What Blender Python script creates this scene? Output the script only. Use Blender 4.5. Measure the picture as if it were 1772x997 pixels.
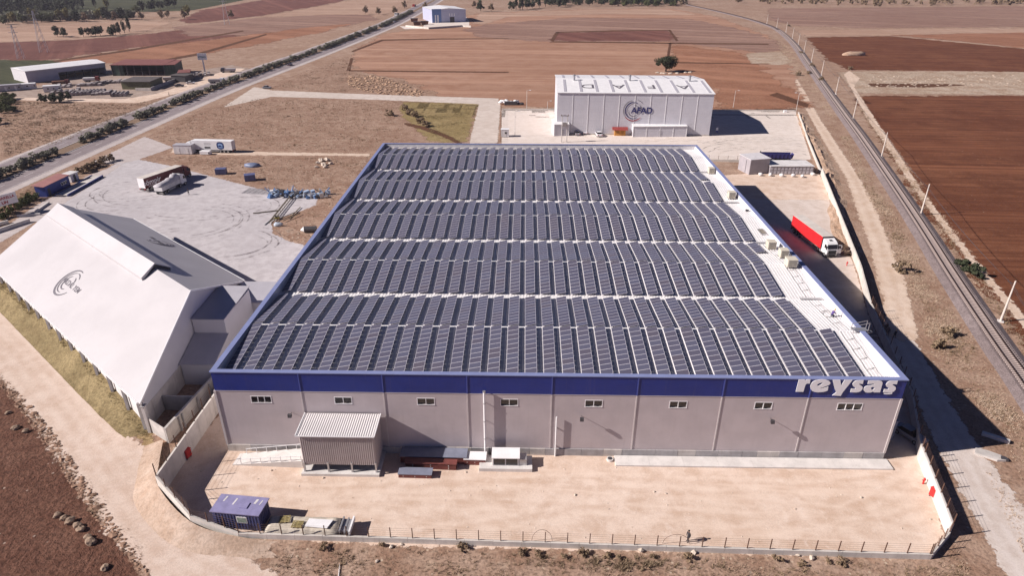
import bpy, bmesh, math, random
import numpy as np
from mathutils import Vector, Matrix, noise as mnoise

for o in list(bpy.data.objects):
    bpy.data.objects.remove(o)
C = bpy.context.scene.collection
S = bpy.context.scene
R = math.radians
rng = random.Random(7)

# ------------------------------------------------------------------ camera, sky, sun, exposure
cam_d = bpy.data.cameras.new('camera')
cam = bpy.data.objects.new('camera', cam_d)
C.objects.link(cam)
cam_d.sensor_fit = 'HORIZONTAL'
cam_d.sensor_width = 36.0
cam_d.lens = 36.0 * 1148.29 / 1772.0
cam_d.clip_start = 1.0
cam_d.clip_end = 6000.0
PITCH, YAW, ROLL = 0.465593, -0.0176305, 0.00177595
fwd = Vector((math.sin(YAW) * math.cos(PITCH), math.cos(YAW) * math.cos(PITCH), -math.sin(PITCH)))
rgt = Vector((math.cos(YAW), -math.sin(YAW), 0))
up = rgt.cross(fwd)
r2 = rgt * math.cos(ROLL) + up * math.sin(ROLL)
u2 = -rgt * math.sin(ROLL) + up * math.cos(ROLL)
m = Matrix((r2, u2, -fwd)).transposed().to_4x4()
m.translation = Vector((38.93, -68.662, 59.178))
cam.matrix_world = m
S.camera = cam

SUN = Vector((1.524, 0.28, -1.0)).normalized()          # direction the light travels
world = bpy.data.worlds.new('World')
S.world = world
world.use_nodes = True
nt = world.node_tree
nt.nodes.clear()
out = nt.nodes.new('ShaderNodeOutputWorld')
bg = nt.nodes.new('ShaderNodeBackground')
sky = nt.nodes.new('ShaderNodeTexSky')
sky.sky_type = 'NISHITA'
sky.sun_disc = False
sky.sun_elevation = math.asin(-SUN.z)
sky.sun_rotation = math.atan2(-SUN.x, -SUN.y)
sky.altitude = 3500
sky.air_density = 0.5
sky.ozone_density = 1.6
sky.dust_density = 0.6
bg.inputs['Strength'].default_value = 0.05
tint = nt.nodes.new('ShaderNodeMix'); tint.data_type = 'RGBA'; tint.blend_type = 'MULTIPLY'; tint.inputs[0].default_value = 1.0
tint.inputs[7].default_value = (1.0, .92, 1.12, 1)        # the photograph's violet white balance
nt.links.new(sky.outputs[0], tint.inputs[6]); nt.links.new(tint.outputs[2], bg.inputs[0])
nt.links.new(bg.outputs[0], out.inputs[0])

sun_d = bpy.data.lights.new('sun', 'SUN')
sun_d.energy = 5.0
sun_d.angle = R(0.5)
sun_d.color = (1.0, 0.93, 0.885)
sun = bpy.data.objects.new('sun', sun_d)
C.objects.link(sun)
sun.rotation_euler = SUN.to_track_quat('-Z', 'Y').to_euler()

S.view_settings.view_transform = 'Standard'
S.view_settings.look = 'None'
S.view_settings.gamma = 1.0
S.view_settings.exposure = 0.55
S.view_settings.use_curve_mapping = False
S.render.engine = 'CYCLES'
S.cycles.max_bounces = 5
S.cycles.diffuse_bounces = 3
S.cycles.glossy_bounces = 2
S.cycles.transparent_max_bounces = 12


# ------------------------------------------------------------------ mesh building
class MB:
    def __init__(s):
        s.v = []
        s.f = []
        s.m = []
        s.cm = 0

    def add(s, vs, fs):
        b = len(s.v)
        s.v += [tuple(p) for p in vs]
        s.f += [tuple(b + i for i in f) for f in fs]
        s.m += [s.cm] * len(fs)
        return s

    def box(s, x0, x1, y0, y1, z0, z1):
        return s.add([(x0, y0, z0), (x1, y0, z0), (x1, y1, z0), (x0, y1, z0), (x0, y0, z1), (x1, y0, z1), (x1, y1, z1), (x0, y1, z1)],
                     [(0, 3, 2, 1), (4, 5, 6, 7), (0, 1, 5, 4), (1, 2, 6, 5), (2, 3, 7, 6), (3, 0, 4, 7)])

    def bar(s, p, q, w, h=None, upv=(0, 0, 1)):
        """box bar of section w x h from p to q"""
        h = h or w
        p = Vector(p); q = Vector(q)
        d = (q - p).normalized()
        a = d.cross(Vector(upv))
        if a.length < 1e-4:
            a = d.cross(Vector((1, 0, 0)))
        a.normalize()
        b = a.cross(d)
        vs = []
        for e in (p, q):
            for sa, sb in ((-1, -1), (1, -1), (1, 1), (-1, 1)):
                vs.append(e + a * sa * w / 2 + b * sb * h / 2)
        return s.add(vs, [(0, 1, 2, 3), (7, 6, 5, 4), (0, 4, 5, 1), (1, 5, 6, 2), (2, 6, 7, 3), (3, 7, 4, 0)])

    def tube(s, p, q, r, r1=None, n=8, caps=True):
        r1 = r if r1 is None else r1
        p = Vector(p); q = Vector(q)
        d = (q - p).normalized()
        a = d.cross(Vector((0, 0, 1)))
        if a.length < 1e-3:
            a = Vector((1, 0, 0))
        a.normalize()
        b = d.cross(a)
        vs = []
        for e, rr in ((p, r), (q, r1)):
            for i in range(n):
                t = 2 * math.pi * i / n
                vs.append(e + (a * math.cos(t) + b * math.sin(t)) * rr)
        fs = [(i, (i + 1) % n, n + (i + 1) % n, n + i) for i in range(n)]
        if caps:
            fs += [tuple(range(n - 1, -1, -1)), tuple(range(n, 2 * n))]
        return s.add(vs, fs)

    def prism(s, poly, y0, y1, axis='y'):
        """poly (a,b) extruded: axis y -> (a,y,b); axis x -> (x,a,b); axis z -> (a,b,z)"""
        n = len(poly)
        def P(a, b, t):
            return (a, t, b) if axis == 'y' else ((t, a, b) if axis == 'x' else (a, b, t))
        vs = [P(a, b, y0) for a, b in poly] + [P(a, b, y1) for a, b in poly]
        fs = [tuple(range(n)), tuple(range(2 * n - 1, n - 1, -1))]
        fs += [(i, n + i, n + (i + 1) % n, (i + 1) % n) for i in range(n)]
        return s.add(vs, fs)

    def hexa(s, b4, t4):
        """8 corners: bottom ring, top ring"""
        return s.add(list(b4) + list(t4), [(3, 2, 1, 0), (4, 5, 6, 7), (0, 1, 5, 4), (1, 2, 6, 5), (2, 3, 7, 6), (3, 0, 4, 7)])

    def blob(s, c, r, seed=0, n=7, sq=(1, 1, 1), amp=.3):
        """lumpy stone"""
        bm = bmesh.new()
        bmesh.ops.create_icosphere(bm, subdivisions=2 if n > 6 else 1, radius=1)
        off = Vector((seed * 3.17, seed * 1.7, seed * .9))
        vs = []
        for v in bm.verts:
            k = 1 + amp * mnoise.noise(v.co * 1.3 + off)
            vs.append((c[0] + v.co.x * r * k * sq[0], c[1] + v.co.y * r * k * sq[1], c[2] + v.co.z * r * k * sq[2]))
        fs = [tuple(v.index for v in f.verts) for f in bm.faces]
        bm.free()
        return s.add(vs, fs)

    def mesh(s, name, mats, smooth=False, fix=True):
        me = bpy.data.meshes.new(name)
        me.from_pydata(s.v, [], s.f)
        for mm in (mats if isinstance(mats, (list, tuple)) else [mats]):
            me.materials.append(mm)
        if isinstance(mats, (list, tuple)) and len(mats) > 1:
            me.polygons.foreach_set('material_index', s.m)
        if fix:
            bm = bmesh.new(); bm.from_mesh(me)
            bmesh.ops.recalc_face_normals(bm, faces=bm.faces)
            bm.to_mesh(me); bm.free()
        if smooth:
            me.polygons.foreach_set('use_smooth', [True] * len(me.polygons))
        me.update()
        return me

    def build(s, name, mats, parent=None, smooth=False, fix=True, bevel=0):
        o = bpy.data.objects.new(name, s.mesh(name, mats, smooth, fix))
        C.objects.link(o)
        if parent is not None:
            o.parent = parent
        if bevel:
            md = o.modifiers.new('bevel', 'BEVEL')
            md.width = bevel; md.segments = 2; md.limit_method = 'ANGLE'
        return o


def tag(o, label, cat, group=None):
    o['label'] = label
    o['category'] = cat
    if group:
        o['group'] = group
    return o


def thing(name, label, cat, loc=(0, 0, 0), rz=0.0, group=None):
    o = bpy.data.objects.new(name, None)
    C.objects.link(o)
    o.empty_display_size = 0.3
    o.location = (loc[0], loc[1], loc[2] if len(loc) > 2 else 0)
    o.rotation_euler = (0, 0, rz)
    return tag(o, label, cat, group)


def struct(o):
    o['kind'] = 'structure'
    return o


def stuff(o, label=None, cat=None):
    o['kind'] = 'stuff'
    if label:
        tag(o, label, cat)
    return o


def copy_tree(o, parent=None):
    c = o.copy()
    C.objects.link(c)
    c.parent = parent
    for ch in o.children:
        copy_tree(ch, c)
    return c


def share(name, me, parent=None, loc=(0, 0, 0), rot=None, scl=None):
    o = bpy.data.objects.new(name, me)
    C.objects.link(o)
    o.parent = parent
    o.location = loc
    if rot:
        o.rotation_euler = rot
    if scl:
        o.scale = scl
    return o


# ------------------------------------------------------------------ materials
def base_mat(name):
    mt = bpy.data.materials.new(name)
    mt.use_nodes = True
    n = mt.node_tree.nodes
    return mt, n, mt.node_tree.links, n['Principled BSDF']


def mixc(n, l, fac, a, b, mode='MIX'):
    mx = n.new('ShaderNodeMix')
    mx.data_type = 'RGBA'
    mx.blend_type = mode
    if isinstance(fac, (int, float)):
        mx.inputs[0].default_value = fac
    else:
        l.new(fac, mx.inputs[0])
    for k, c in ((6, a), (7, b)):
        if isinstance(c, (tuple, list)):
            mx.inputs[k].default_value = (*c[:3], 1)
        else:
            l.new(c, mx.inputs[k])
    return mx.outputs[2]


def tex_noise(n, l, co, scale, detail=4, rough=.55, dist=0.0):
    t = n.new('ShaderNodeTexNoise')
    t.inputs['Scale'].default_value = scale
    t.inputs['Detail'].default_value = detail
    t.inputs['Roughness'].default_value = rough
    t.inputs['Distortion'].default_value = dist
    l.new(co, t.inputs['Vector'])
    return t.outputs[0]


def ramp(n, l, v, a, b):
    r = n.new('ShaderNodeMapRange')
    r.interpolation_type = 'SMOOTHSTEP'
    r.inputs[1].default_value = a
    r.inputs[2].default_value = b
    l.new(v, r.inputs[0])
    return r.outputs[0]


def math_n(n, l, op, a, b=None):
    t = n.new('ShaderNodeMath')
    t.operation = op
    for i, x in enumerate((a, b)):
        if x is None:
            continue
        if isinstance(x, (int, float)):
            t.inputs[i].default_value = x
        else:
            l.new(x, t.inputs[i])
    return t.outputs[0]


def plain(name, col, rough=.6, var=.12, scale=1.5, metal=0.0, spec=.4, bump=0.0, bscale=8, world_co=False, dirt=0.0, alpha=None):
    """painted / cast surface: colour, gentle mottling, optional dirt streaks and fine relief"""
    mt, n, l, p = base_mat(name)
    if world_co:
        g = n.new('ShaderNodeNewGeometry'); co = g.outputs['Position']
    else:
        g = n.new('ShaderNodeTexCoord'); co = g.outputs['Object']
    v = tex_noise(n, l, co, scale, 5, .6)
    v = ramp(n, l, v, .3, .7)
    lo = tuple(c * (1 - var) for c in col)
    hi = tuple(min(1, c * (1 + var)) for c in col)
    c = mixc(n, l, v, lo, hi)
    if dirt:
        mp = n.new('ShaderNodeMapping')
        mp.inputs['Scale'].default_value = (1.4, 1.4, .18)
        l.new(co, mp.inputs[0])
        d = ramp(n, l, tex_noise(n, l, mp.outputs[0], 1.1, 6, .65), .5, .78)
        c = mixc(n, l, math_n(n, l, 'MULTIPLY', d, dirt), c, (.16, .12, .09))
    l.new(c, p.inputs['Base Color'])
    p.inputs['Roughness'].default_value = rough
    p.inputs['Metallic'].default_value = metal
    p.inputs['Specular IOR Level'].default_value = spec
    if bump:
        b = n.new('ShaderNodeBump')
        b.inputs['Strength'].default_value = bump
        b.inputs['Distance'].default_value = .05
        l.new(tex_noise(n, l, co, bscale, 5, .6), b.inputs['Height'])
        l.new(b.outputs[0], p.inputs['Normal'])
    if alpha is not None:
        p.inputs['Alpha'].default_value = alpha
    return mt


def ribbed(name, col, period, axis, depth=.03, rough=.5, metal=0.0, var=.08, spec=.4, sharp=False):
    """profiled metal sheet, relief of even ribs along one object axis"""
    mt, n, l, p = base_mat(name)
    g = n.new('ShaderNodeTexCoord'); co = g.outputs['Object']
    sx = n.new('ShaderNodeSeparateXYZ'); l.new(co, sx.inputs[0])
    k = math_n(n, l, 'MULTIPLY', sx.outputs['XYZ'.index(axis)], 2 * math.pi / period)
    w = math_n(n, l, 'SINE', k)
    if sharp:
        w = ramp(n, l, w, .75, .95)
    v = ramp(n, l, tex_noise(n, l, co, .35, 5, .6), .3, .7)
    c = mixc(n, l, v, tuple(x * (1 - var) for x in col), tuple(min(1, x * (1 + var)) for x in col))
    oi = n.new('ShaderNodeObjectInfo')                       # sheets differ a little from one another
    c = mixc(n, l, math_n(n, l, 'MULTIPLY', oi.outputs['Random'], .10), c, tuple(x * .55 for x in col))
    mp = n.new('ShaderNodeMapping'); mp.inputs['Scale'].default_value = (1.6, 1.6, .12); l.new(co, mp.inputs[0])
    dr = ramp(n, l, tex_noise(n, l, mp.outputs[0], 1.2, 6, .7), .52, .80)
    c = mixc(n, l, math_n(n, l, 'MULTIPLY', dr, .16), c, (.20, .15, .12))
    l.new(c, p.inputs['Base Color'])
    b = n.new('ShaderNodeBump')
    b.inputs['Strength'].default_value = 1.0
    b.inputs['Distance'].default_value = depth
    l.new(w, b.inputs['Height'])
    l.new(b.outputs[0], p.inputs['Normal'])
    p.inputs['Roughness'].default_value = rough
    p.inputs['Metallic'].default_value = metal
    p.inputs['Specular IOR Level'].default_value = spec
    return mt


def soil(name, c1, c2, c3, big=.04, mid=.35, fine=3.0, bump=.5, edge=0.0, jag=1.0, grain=.5, light=None, rut=None, furrow=None, tracks=None, rough=.95, bdist=.12, speck=None):
    """earth / gravel / worn concrete laid as a sheet; world-space mottling at three scales.
    edge>0: the sheet fades out over `edge` metres at its border, broken up by noise"""
    mt, n, l, p = base_mat(name)
    g = n.new('ShaderNodeNewGeometry'); co = g.outputs['Position']
    a = ramp(n, l, tex_noise(n, l, co, big, 5, .6, .4), .35, .65)
    b = ramp(n, l, tex_noise(n, l, co, mid, 6, .65, .3), .38, .66)
    f = tex_noise(n, l, co, fine, 4, .7)
    c = mixc(n, l, a, c1, c2)
    c = mixc(n, l, math_n(n, l, 'MULTIPLY', b, .75), c, c3)
    if light:
        b2 = ramp(n, l, tex_noise(n, l, co, mid * 2.7, 6, .7, .5), .52, .72)
        c = mixc(n, l, math_n(n, l, 'MULTIPLY', b2, .6), c, light)
    dark = ramp(n, l, f, .30, .62)
    c = mixc(n, l, dark, mixc(n, l, grain, c, (0, 0, 0)), c)
    hgt = f
    if furrow:
        ang, per, amt = furrow
        mp = n.new('ShaderNodeMapping')
        mp.inputs['Rotation'].default_value = (0, 0, ang)
        l.new(co, mp.inputs[0])
        mp2 = n.new('ShaderNodeMapping')
        mp2.inputs['Scale'].default_value = (.012, 1, 1)
        l.new(mp.outputs[0], mp2.inputs[0])
        s1 = tex_noise(n, l, mp2.outputs[0], 1.0 / per, 5, .7)
        s1r = ramp(n, l, s1, .35, .65)
        mp3 = n.new('ShaderNodeMapping')
        mp3.inputs['Scale'].default_value = (.05, 1, 1)
        l.new(mp.outputs[0], mp3.inputs[0])
        s2 = ramp(n, l, tex_noise(n, l, mp3.outputs[0], .18 / per, 6, .65, .5), .46, .66)
        c = mixc(n, l, math_n(n, l, 'MULTIPLY', s2, .55), c, tuple(min(1, x * 1.28) for x in c2))
        c = mixc(n, l, math_n(n, l, 'MULTIPLY', s1r, amt), c, c3)
        hgt = math_n(n, l, 'ADD', f, s1)
    if tracks:
        ang, per, amt, col = tracks
        mp = n.new('ShaderNodeMapping')
        mp.inputs['Rotation'].default_value = (0, 0, ang)
        l.new(co, mp.inputs[0])
        mp2 = n.new('ShaderNodeMapping')
        mp2.inputs['Scale'].default_value = (.05, 1, 1)
        l.new(mp.outputs[0], mp2.inputs[0])
        s1 = ramp(n, l, tex_noise(n, l, mp2.outputs[0], 1.0 / per, 4, .6, .6), .5, .7)
        c = mixc(n, l, math_n(n, l, 'MULTIPLY', s1, amt), c, col)
    if speck:
        vo = n.new('ShaderNodeTexVoronoi')
        vo.inputs['Scale'].default_value = speck[0]
        l.new(co, vo.inputs['Vector'])
        sp = ramp(n, l, vo.outputs['Distance'], speck[1] + .04, speck[1])
        c = mixc(n, l, math_n(n, l, 'MULTIPLY', sp, .8), c, speck[2])
    if rut:
        ra = n.new('ShaderNodeAttribute'); ra.attribute_name = 'rut'
        brk = ramp(n, l, tex_noise(n, l, co, .45, 5, .7), .34, .62)
        pos = math_n(n, l, 'MULTIPLY', math_n(n, l, 'MAXIMUM', ra.outputs['Fac'], 0.0), brk)
        neg = math_n(n, l, 'MULTIPLY', math_n(n, l, 'MAXIMUM', math_n(n, l, 'MULTIPLY', ra.outputs['Fac'], -1.0), 0.0), brk)
        c = mixc(n, l, math_n(n, l, 'MULTIPLY', pos, .5), c, rut[0])
        c = mixc(n, l, math_n(n, l, 'MULTIPLY', neg, .4), c, rut[1])
    l.new(c, p.inputs['Base Color'])
    p.inputs['Roughness'].default_value = rough
    p.inputs['Specular IOR Level'].default_value = .15
    if bump:
        bn = n.new('ShaderNodeBump')
        bn.inputs['Strength'].default_value = bump
        bn.inputs['Distance'].default_value = bdist
        l.new(hgt, bn.inputs['Height'])
        l.new(bn.outputs[0], p.inputs['Normal'])
    if edge:
        at = n.new('ShaderNodeAttribute'); at.attribute_name = 'w'
        nn = tex_noise(n, l, co, 1.0 / (edge * 1.6), 6, .7)
        nn = math_n(n, l, 'MULTIPLY', math_n(n, l, 'SUBTRACT', nn, .5), edge * 3.0 * jag)
        d = math_n(n, l, 'ADD', at.outputs['Fac'], nn)
        l.new(ramp(n, l, d, -edge * .10, edge * .10), p.inputs['Alpha'])
    return mt


def poly_sd(P, poly):
    """signed distance (inside +) of points P (N,2) to polygon"""
    poly = np.array(poly, float)
    Q = np.roll(poly, -1, 0)
    best = np.full(len(P), 1e9)
    ins = np.zeros(len(P), bool)
    for a, b in zip(poly, Q):
        ab = b - a
        t = np.clip(((P - a) @ ab) / max(ab @ ab, 1e-9), 0, 1)
        dd = np.hypot(*(P - a - t[:, None] * ab).T)
        best = np.minimum(best, dd)
        c = ((a[1] > P[:, 1]) != (b[1] > P[:, 1]))
        xx = a[0] + (P[:, 1] - a[1]) / (b[1] - a[1] + 1e-12) * (b[0] - a[0])
        ins ^= c & (P[:, 0] < xx)
    return np.where(ins, best, -best)


def line_dist(P, line):
    best = np.full(len(P), 1e9)
    L_ = np.array([q[:2] for q in line], float)
    for a, b in zip(L_[:-1], L_[1:]):
        ab = b - a
        t = np.clip(((P - a) @ ab) / max(ab @ ab, 1e-9), 0, 1)
        best = np.minimum(best, np.hypot(*(P - a - t[:, None] * ab).T))
    return best


def sheet(name, poly, z, mt, edge=0.0, cell=None, ruts=None):
    """ground sheet over polygon (world metres). edge>0 -> soft border carried in attribute w"""
    poly = [(p[0], p[1]) for p in poly]
    if edge <= 0:
        bm = bmesh.new()
        vs = [bm.verts.new((x, y, z)) for x, y in poly]
        f = bm.faces.new(vs)
        bmesh.ops.triangulate(bm, faces=[f])
        for f in bm.faces:
            f.normal_update()
            if f.normal.z < 0:
                f.normal_flip()
        me = bpy.data.meshes.new(name); bm.to_mesh(me); bm.free()
        me.materials.append(mt)
    else:
        xs = [p[0] for p in poly]; ys = [p[1] for p in poly]
        mg = edge * 2
        x0, x1, y0, y1 = min(xs) - mg, max(xs) + mg, min(ys) - mg, max(ys) + mg
        cell = cell or max(edge * .8, math.sqrt((x1 - x0) * (y1 - y0) / 9000))
        nx = max(2, int((x1 - x0) / cell) + 1); ny = max(2, int((y1 - y0) / cell) + 1)
        gx, gy = np.meshgrid(np.linspace(x0, x1, nx + 1), np.linspace(y0, y1, ny + 1))
        P = np.stack([gx.ravel(), gy.ravel()], 1)
        w = poly_sd(P, poly)
        idx = np.arange((nx + 1) * (ny + 1)).reshape(ny + 1, nx + 1)
        q = np.stack([idx[:-1, :-1], idx[:-1, 1:], idx[1:, 1:], idx[1:, :-1]], -1).reshape(-1, 4)
        keep = (w[q] > -mg).any(1)
        q = q[keep]
        used = np.unique(q)
        rm = np.full(len(P), -1); rm[used] = np.arange(len(used))
        V = np.column_stack([P[used], np.full(len(used), z)])
        me = bpy.data.meshes.new(name)
        me.from_pydata(V.tolist(), [], rm[q].tolist())
        at = me.attributes.new('w', 'FLOAT', 'POINT')
        at.data.foreach_set('value', w[used].astype(np.float32))
        if ruts:
            U_ = P[used]; acc = np.zeros(len(U_))
            for line, pale, dark, wd in ruts:
                sl_ = smooth_line(line, 4)
                for off, sg in [(d, 1) for d in pale] + [(d, -1) for d in dark]:
                    dd = line_dist(U_, offset_line(sl_, off))
                    acc += sg * np.exp(-(dd / wd) ** 2)
            at = me.attributes.new('rut', 'FLOAT', 'POINT')
            at.data.foreach_set('value', np.clip(acc, -1, 1).astype(np.float32))
        me.materials.append(mt)
    me.update()
    o = bpy.data.objects.new(name, me)
    C.objects.link(o)
    return struct(o)


def offset_line(pts, d):
    """polyline offset to its right by d"""
    o = []
    for i, p in enumerate(pts):
        a = Vector(pts[max(0, i - 1)][:2]); b = Vector(pts[min(len(pts) - 1, i + 1)][:2])
        t = (b - a).normalized()
        o.append((p[0] + t.y * d, p[1] - t.x * d))
    return o


def strip(pts, a, b):
    return offset_line(pts, a) + offset_line(pts, b)[::-1]


def smooth_line(pts, n=6):
    P = [Vector((p[0], p[1], 0)) for p in pts]
    P = [P[0] * 2 - P[1]] + P + [P[-1] * 2 - P[-2]]
    o = []
    for i in range(1, len(P) - 2):
        for k in range(n):
            t = k / n
            a, b, c, d = P[i - 1:i + 3]
            q = .5 * ((2 * b) + (c - a) * t + (2 * a - 5 * b + 4 * c - d) * t * t + (3 * b - a - 3 * c + d) * t ** 3)
            o.append((q.x, q.y))
    o.append((P[-2].x, P[-2].y))
    return o


def scatter(poly, n, seed=1, inner=0.0):
    r = np.random.RandomState(seed)
    xs = [p[0] for p in poly]; ys = [p[1] for p in poly]
    out = np.zeros((0, 2))
    for _ in range(30):
        P = np.column_stack([r.uniform(min(xs), max(xs), n * 2), r.uniform(min(ys), max(ys), n * 2)])
        out = np.vstack([out, P[poly_sd(P, poly) > inner]])
        if len(out) >= n:
            break
    return out[:n]


def text_mesh(txt, size, extrude=.02, offset=0.0, shear=0.0, spacing=1.0, align='CENTER'):
    cu = bpy.data.curves.new('lettering', 'FONT')
    cu.body = txt
    cu.size = size
    cu.extrude = extrude
    cu.offset = offset
    cu.shear = shear
    cu.space_character = spacing
    cu.align_x = align
    cu.align_y = 'CENTER'
    cu.resolution_u = 3
    o = bpy.data.objects.new('lettering', cu)
    C.objects.link(o)
    dg = bpy.context.evaluated_depsgraph_get()
    me = bpy.data.meshes.new_from_object(o.evaluated_get(dg))
    bpy.data.objects.remove(o)
    return me


def lettering(name, txt, size, mt, parent, loc, rot, **kw):
    me = text_mesh(txt, size, **kw)
    me.materials.clear(); me.materials.append(mt)
    return share(name, me, parent, loc, rot)


def arc(mb, r0, r1, a0, a1, n=18, t=.02, taper=True):
    """flat ring segment in local XY, thickness t in z; tapers to its ends"""
    vs = []
    for k in range(n + 1):
        a = R(a0 + (a1 - a0) * k / n)
        w = (r1 - r0) / 2 * (math.sin(math.pi * (k + .6) / (n + 1.2)) ** .5 if taper else 1)
        c = (r0 + r1) / 2
        for rr in (c - w, c + w):
            vs += [(rr * math.cos(a), rr * math.sin(a), 0), (rr * math.cos(a), rr * math.sin(a), t)]
    fs = []
    for k in range(n):
        i = 4 * k
        fs += [(i + 1, i + 3, i + 7, i + 5), (i, i + 4, i + 6, i + 2), (i, i + 1, i + 5, i + 4), (i + 2, i + 6, i + 7, i + 3)]
    fs += [(0, 2, 3, 1), (4 * n, 4 * n + 1, 4 * n + 3, 4 * n + 2)]
    return mb.add(vs, fs)


def ordn(i):
    return f"{i}{'th' if 10 <= i % 100 <= 20 else {1: 'st', 2: 'nd', 3: 'rd'}.get(i % 10, 'th')}"
ORD = [ordn(i) for i in range(400)]

# ------------------------------------------------------------------ shared materials
WHITE_ROOF = plain('white roof sheet', (.78, .75, .74), .45, .05, .3, dirt=.10)
WHITE = plain('white paint', (.78, .76, .76), .45, .05, .6)
WHITE_D = plain('dusty white paint', (.66, .63, .62), .6, .1, .6, dirt=.25)
GREY_WALL = ribbed('grey wall sheet', (.50, .435, .44), 1.0, 'Z', .002, .55, sharp=True, var=.06)
BLUE_FASCIA = ribbed('blue fascia sheet', (.012, .026, .19), 1.0, 'Z', .003, .45, sharp=True, var=.08)
BLUE_CAP = plain('blue capping', (.21, .24, .42), .45, .06, .4)
CONC = plain('cast concrete', (.50, .46, .43), .9, .15, .5, bump=.2, dirt=.35)
CONC_W = plain('pale concrete', (.62, .58, .55), .9, .10, .5, bump=.15, dirt=.2)
CONC_D = plain('grey concrete', (.36, .34, .34), .9, .15, .6, bump=.2, dirt=.4)
GALV = plain('galvanised steel', (.46, .45, .46), .4, .1, 2, metal=.6)
STEEL_D = plain('dark steel', (.06, .055, .06), .55, .2, 2)
RUST = plain('rusty steel', (.16, .07, .04), .8, .3, 3)
BROWN_POST = plain('brown painted post', (.13, .07, .05), .7, .15, 3)
GLASS_D = plain('dark glass', (.025, .02, .02), .12, .05, 1, spec=.6)
RUBBER = plain('tyre rubber', (.02, .02, .02), .85, .1, 3)
RIM = plain('wheel rim', (.35, .34, .34), .5, .1, 3, metal=.4)
CHASSIS = plain('truck chassis', (.03, .03, .035), .7, .2, 3)
RED = plain('red tarpaulin', (.55, .02, .025), .55, .08, .8)
RED_P = plain('red enamel', (.55, .03, .03), .4, .1, 1)
STONE = plain('pale limestone', (.55, .46, .38), .95, .2, 2, bump=.4)
STONE_D = plain('brown stone', (.30, .21, .15), .95, .25, 2, bump=.4)
LEAD = plain('logo ink', (.05, .045, .06), .6, .1, 1)
NAVY = plain('navy ink', (.02, .02, .12), .5, .1, 1)
REDINK = plain('red ink', (.35, .02, .03), .5, .1, 1)

# ------------------------------------------------------------------ ground sheets
M_ground = soil('scrub earth', (.37, .24, .172), (.45, .315, .238), (.27, .155, .102), .02, .22, 2.2, .8, grain=.45, light=(.52, .385, .285), speck=(.8, .10, (.5, .4, .3)))
M_redfield = soil('red tilled earth', (.165, .058, .028), (.235, .095, .048), (.10, .034, .017), .018, .10, 1.6, .7, edge=5, grain=.35, furrow=(R(3), 2.2, .9), light=(.26, .115, .065), speck=(.35, .035, (.4, .28, .2)))
M_nearfield = soil('brown tilled earth', (.155, .072, .048), (.20, .10, .068), (.12, .052, .034), .04, .35, 1.8, 1.0, edge=1.6, grain=.5, light=(.24, .125, .085), bdist=.35, speck=(.5, .05, (.42, .32, .26)))
M_maroon = soil('maroon tilled earth', (.17, .068, .052), (.22, .10, .075), (.13, .05, .04), .008, .06, .8, .5, edge=11, furrow=(R(60), 3, .5))
M_ochre = soil('ochre stubble field', (.36, .205, .14), (.43, .265, .188), (.29, .15, .095), .010, .09, 1.4, .5, edge=9, grain=.3, furrow=(R(2), 3.0, .65))
M_orange = soil('orange earth', (.31, .145, .085), (.36, .185, .115), (.25, .11, .064), .01, .1, 1.0, .5, edge=11, furrow=(R(28), 3.5, .4))
M_tanf = soil('tan stubble', (.42, .275, .20), (.48, .33, .25), (.35, .215, .15), .01, .08, 1.0, .4, edge=11, furrow=(R(10), 3, .5))
M_greyf = soil('dun field', (.28, .165, .125), (.33, .21, .16), (.23, .13, .098), .01, .09, 1.0, .5, edge=11, furrow=(R(20), 2.5, .4))
M_green = soil('green crop', (.055, .06, .03), (.085, .085, .04), (.04, .045, .022), .02, .2, 2.0, .8, edge=4, furrow=(R(35), 2.0, .6))
M_grass = soil('dry grass ground', (.38, .27, .13), (.45, .33, .18), (.31, .20, .10), .05, .5, 3.0, .8, edge=1.2)
M_olive = soil('olive grass ground', (.30, .225, .10), (.37, .28, .14), (.25, .17, .075), .05, .4, 2.5, .8, edge=3)
M_sand = soil('trodden sandy yard', (.65, .50, .40), (.71, .565, .47), (.53, .375, .28), .06, .3, 5, .2, edge=.8, grain=.14, light=(.76, .635, .55), tracks=(R(4), 1.3, .5, (.70, .55, .45)), speck=(1.1, .05, (.70, .60, .5)), rut=((.74, .60, .50), (.50, .345, .25)))
M_road = soil('dirt road', (.62, .485, .40), (.68, .545, .46), (.54, .395, .31), .05, .35, 5, .25, edge=1.6, grain=.18, light=(.66, .53, .46), tracks=(R(40), 1.1, .5, (.62, .48, .40)), speck=(1.3, .05, (.66, .56, .48)), rut=((.70, .58, .50), (.45, .32, .24)))
M_track = soil('sandy track', (.62, .48, .38), (.68, .54, .44), (.54, .39, .29), .06, .4, 4, .3, edge=1.2, grain=.2, tracks=(R(70), .9, .4, (.62, .49, .39)), rut=((.70, .57, .46), (.46, .32, .22)))
M_gravel = soil('pale gravel road', (.58, .50, .45), (.64, .56, .51), (.51, .42, .365), .06, .5, 5, .2, edge=1.0, grain=.15, tracks=(R(115), 1.2, .4, (.55, .47, .43)), rut=((.64, .57, .54), (.42, .34, .30)))
M_conc = soil('worn concrete yard', (.48, .445, .455), (.55, .51, .515), (.41, .37, .378), .06, .5, 6, .08, edge=.7, grain=.10, tracks=(R(30), 5, .15, (.40, .36, .36)), rough=.85)
M_conc2 = soil('pale concrete yard', (.66, .575, .52), (.72, .635, .58), (.60, .51, .445), .04, .4, 6, .06, edge=.5, grain=.08, rough=.85)
M_conc3 = soil('dusty concrete yard', (.60, .50, .445), (.66, .565, .51), (.53, .43, .365), .05, .4, 5, .08, edge=.6, grain=.10, rough=.85)
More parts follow.
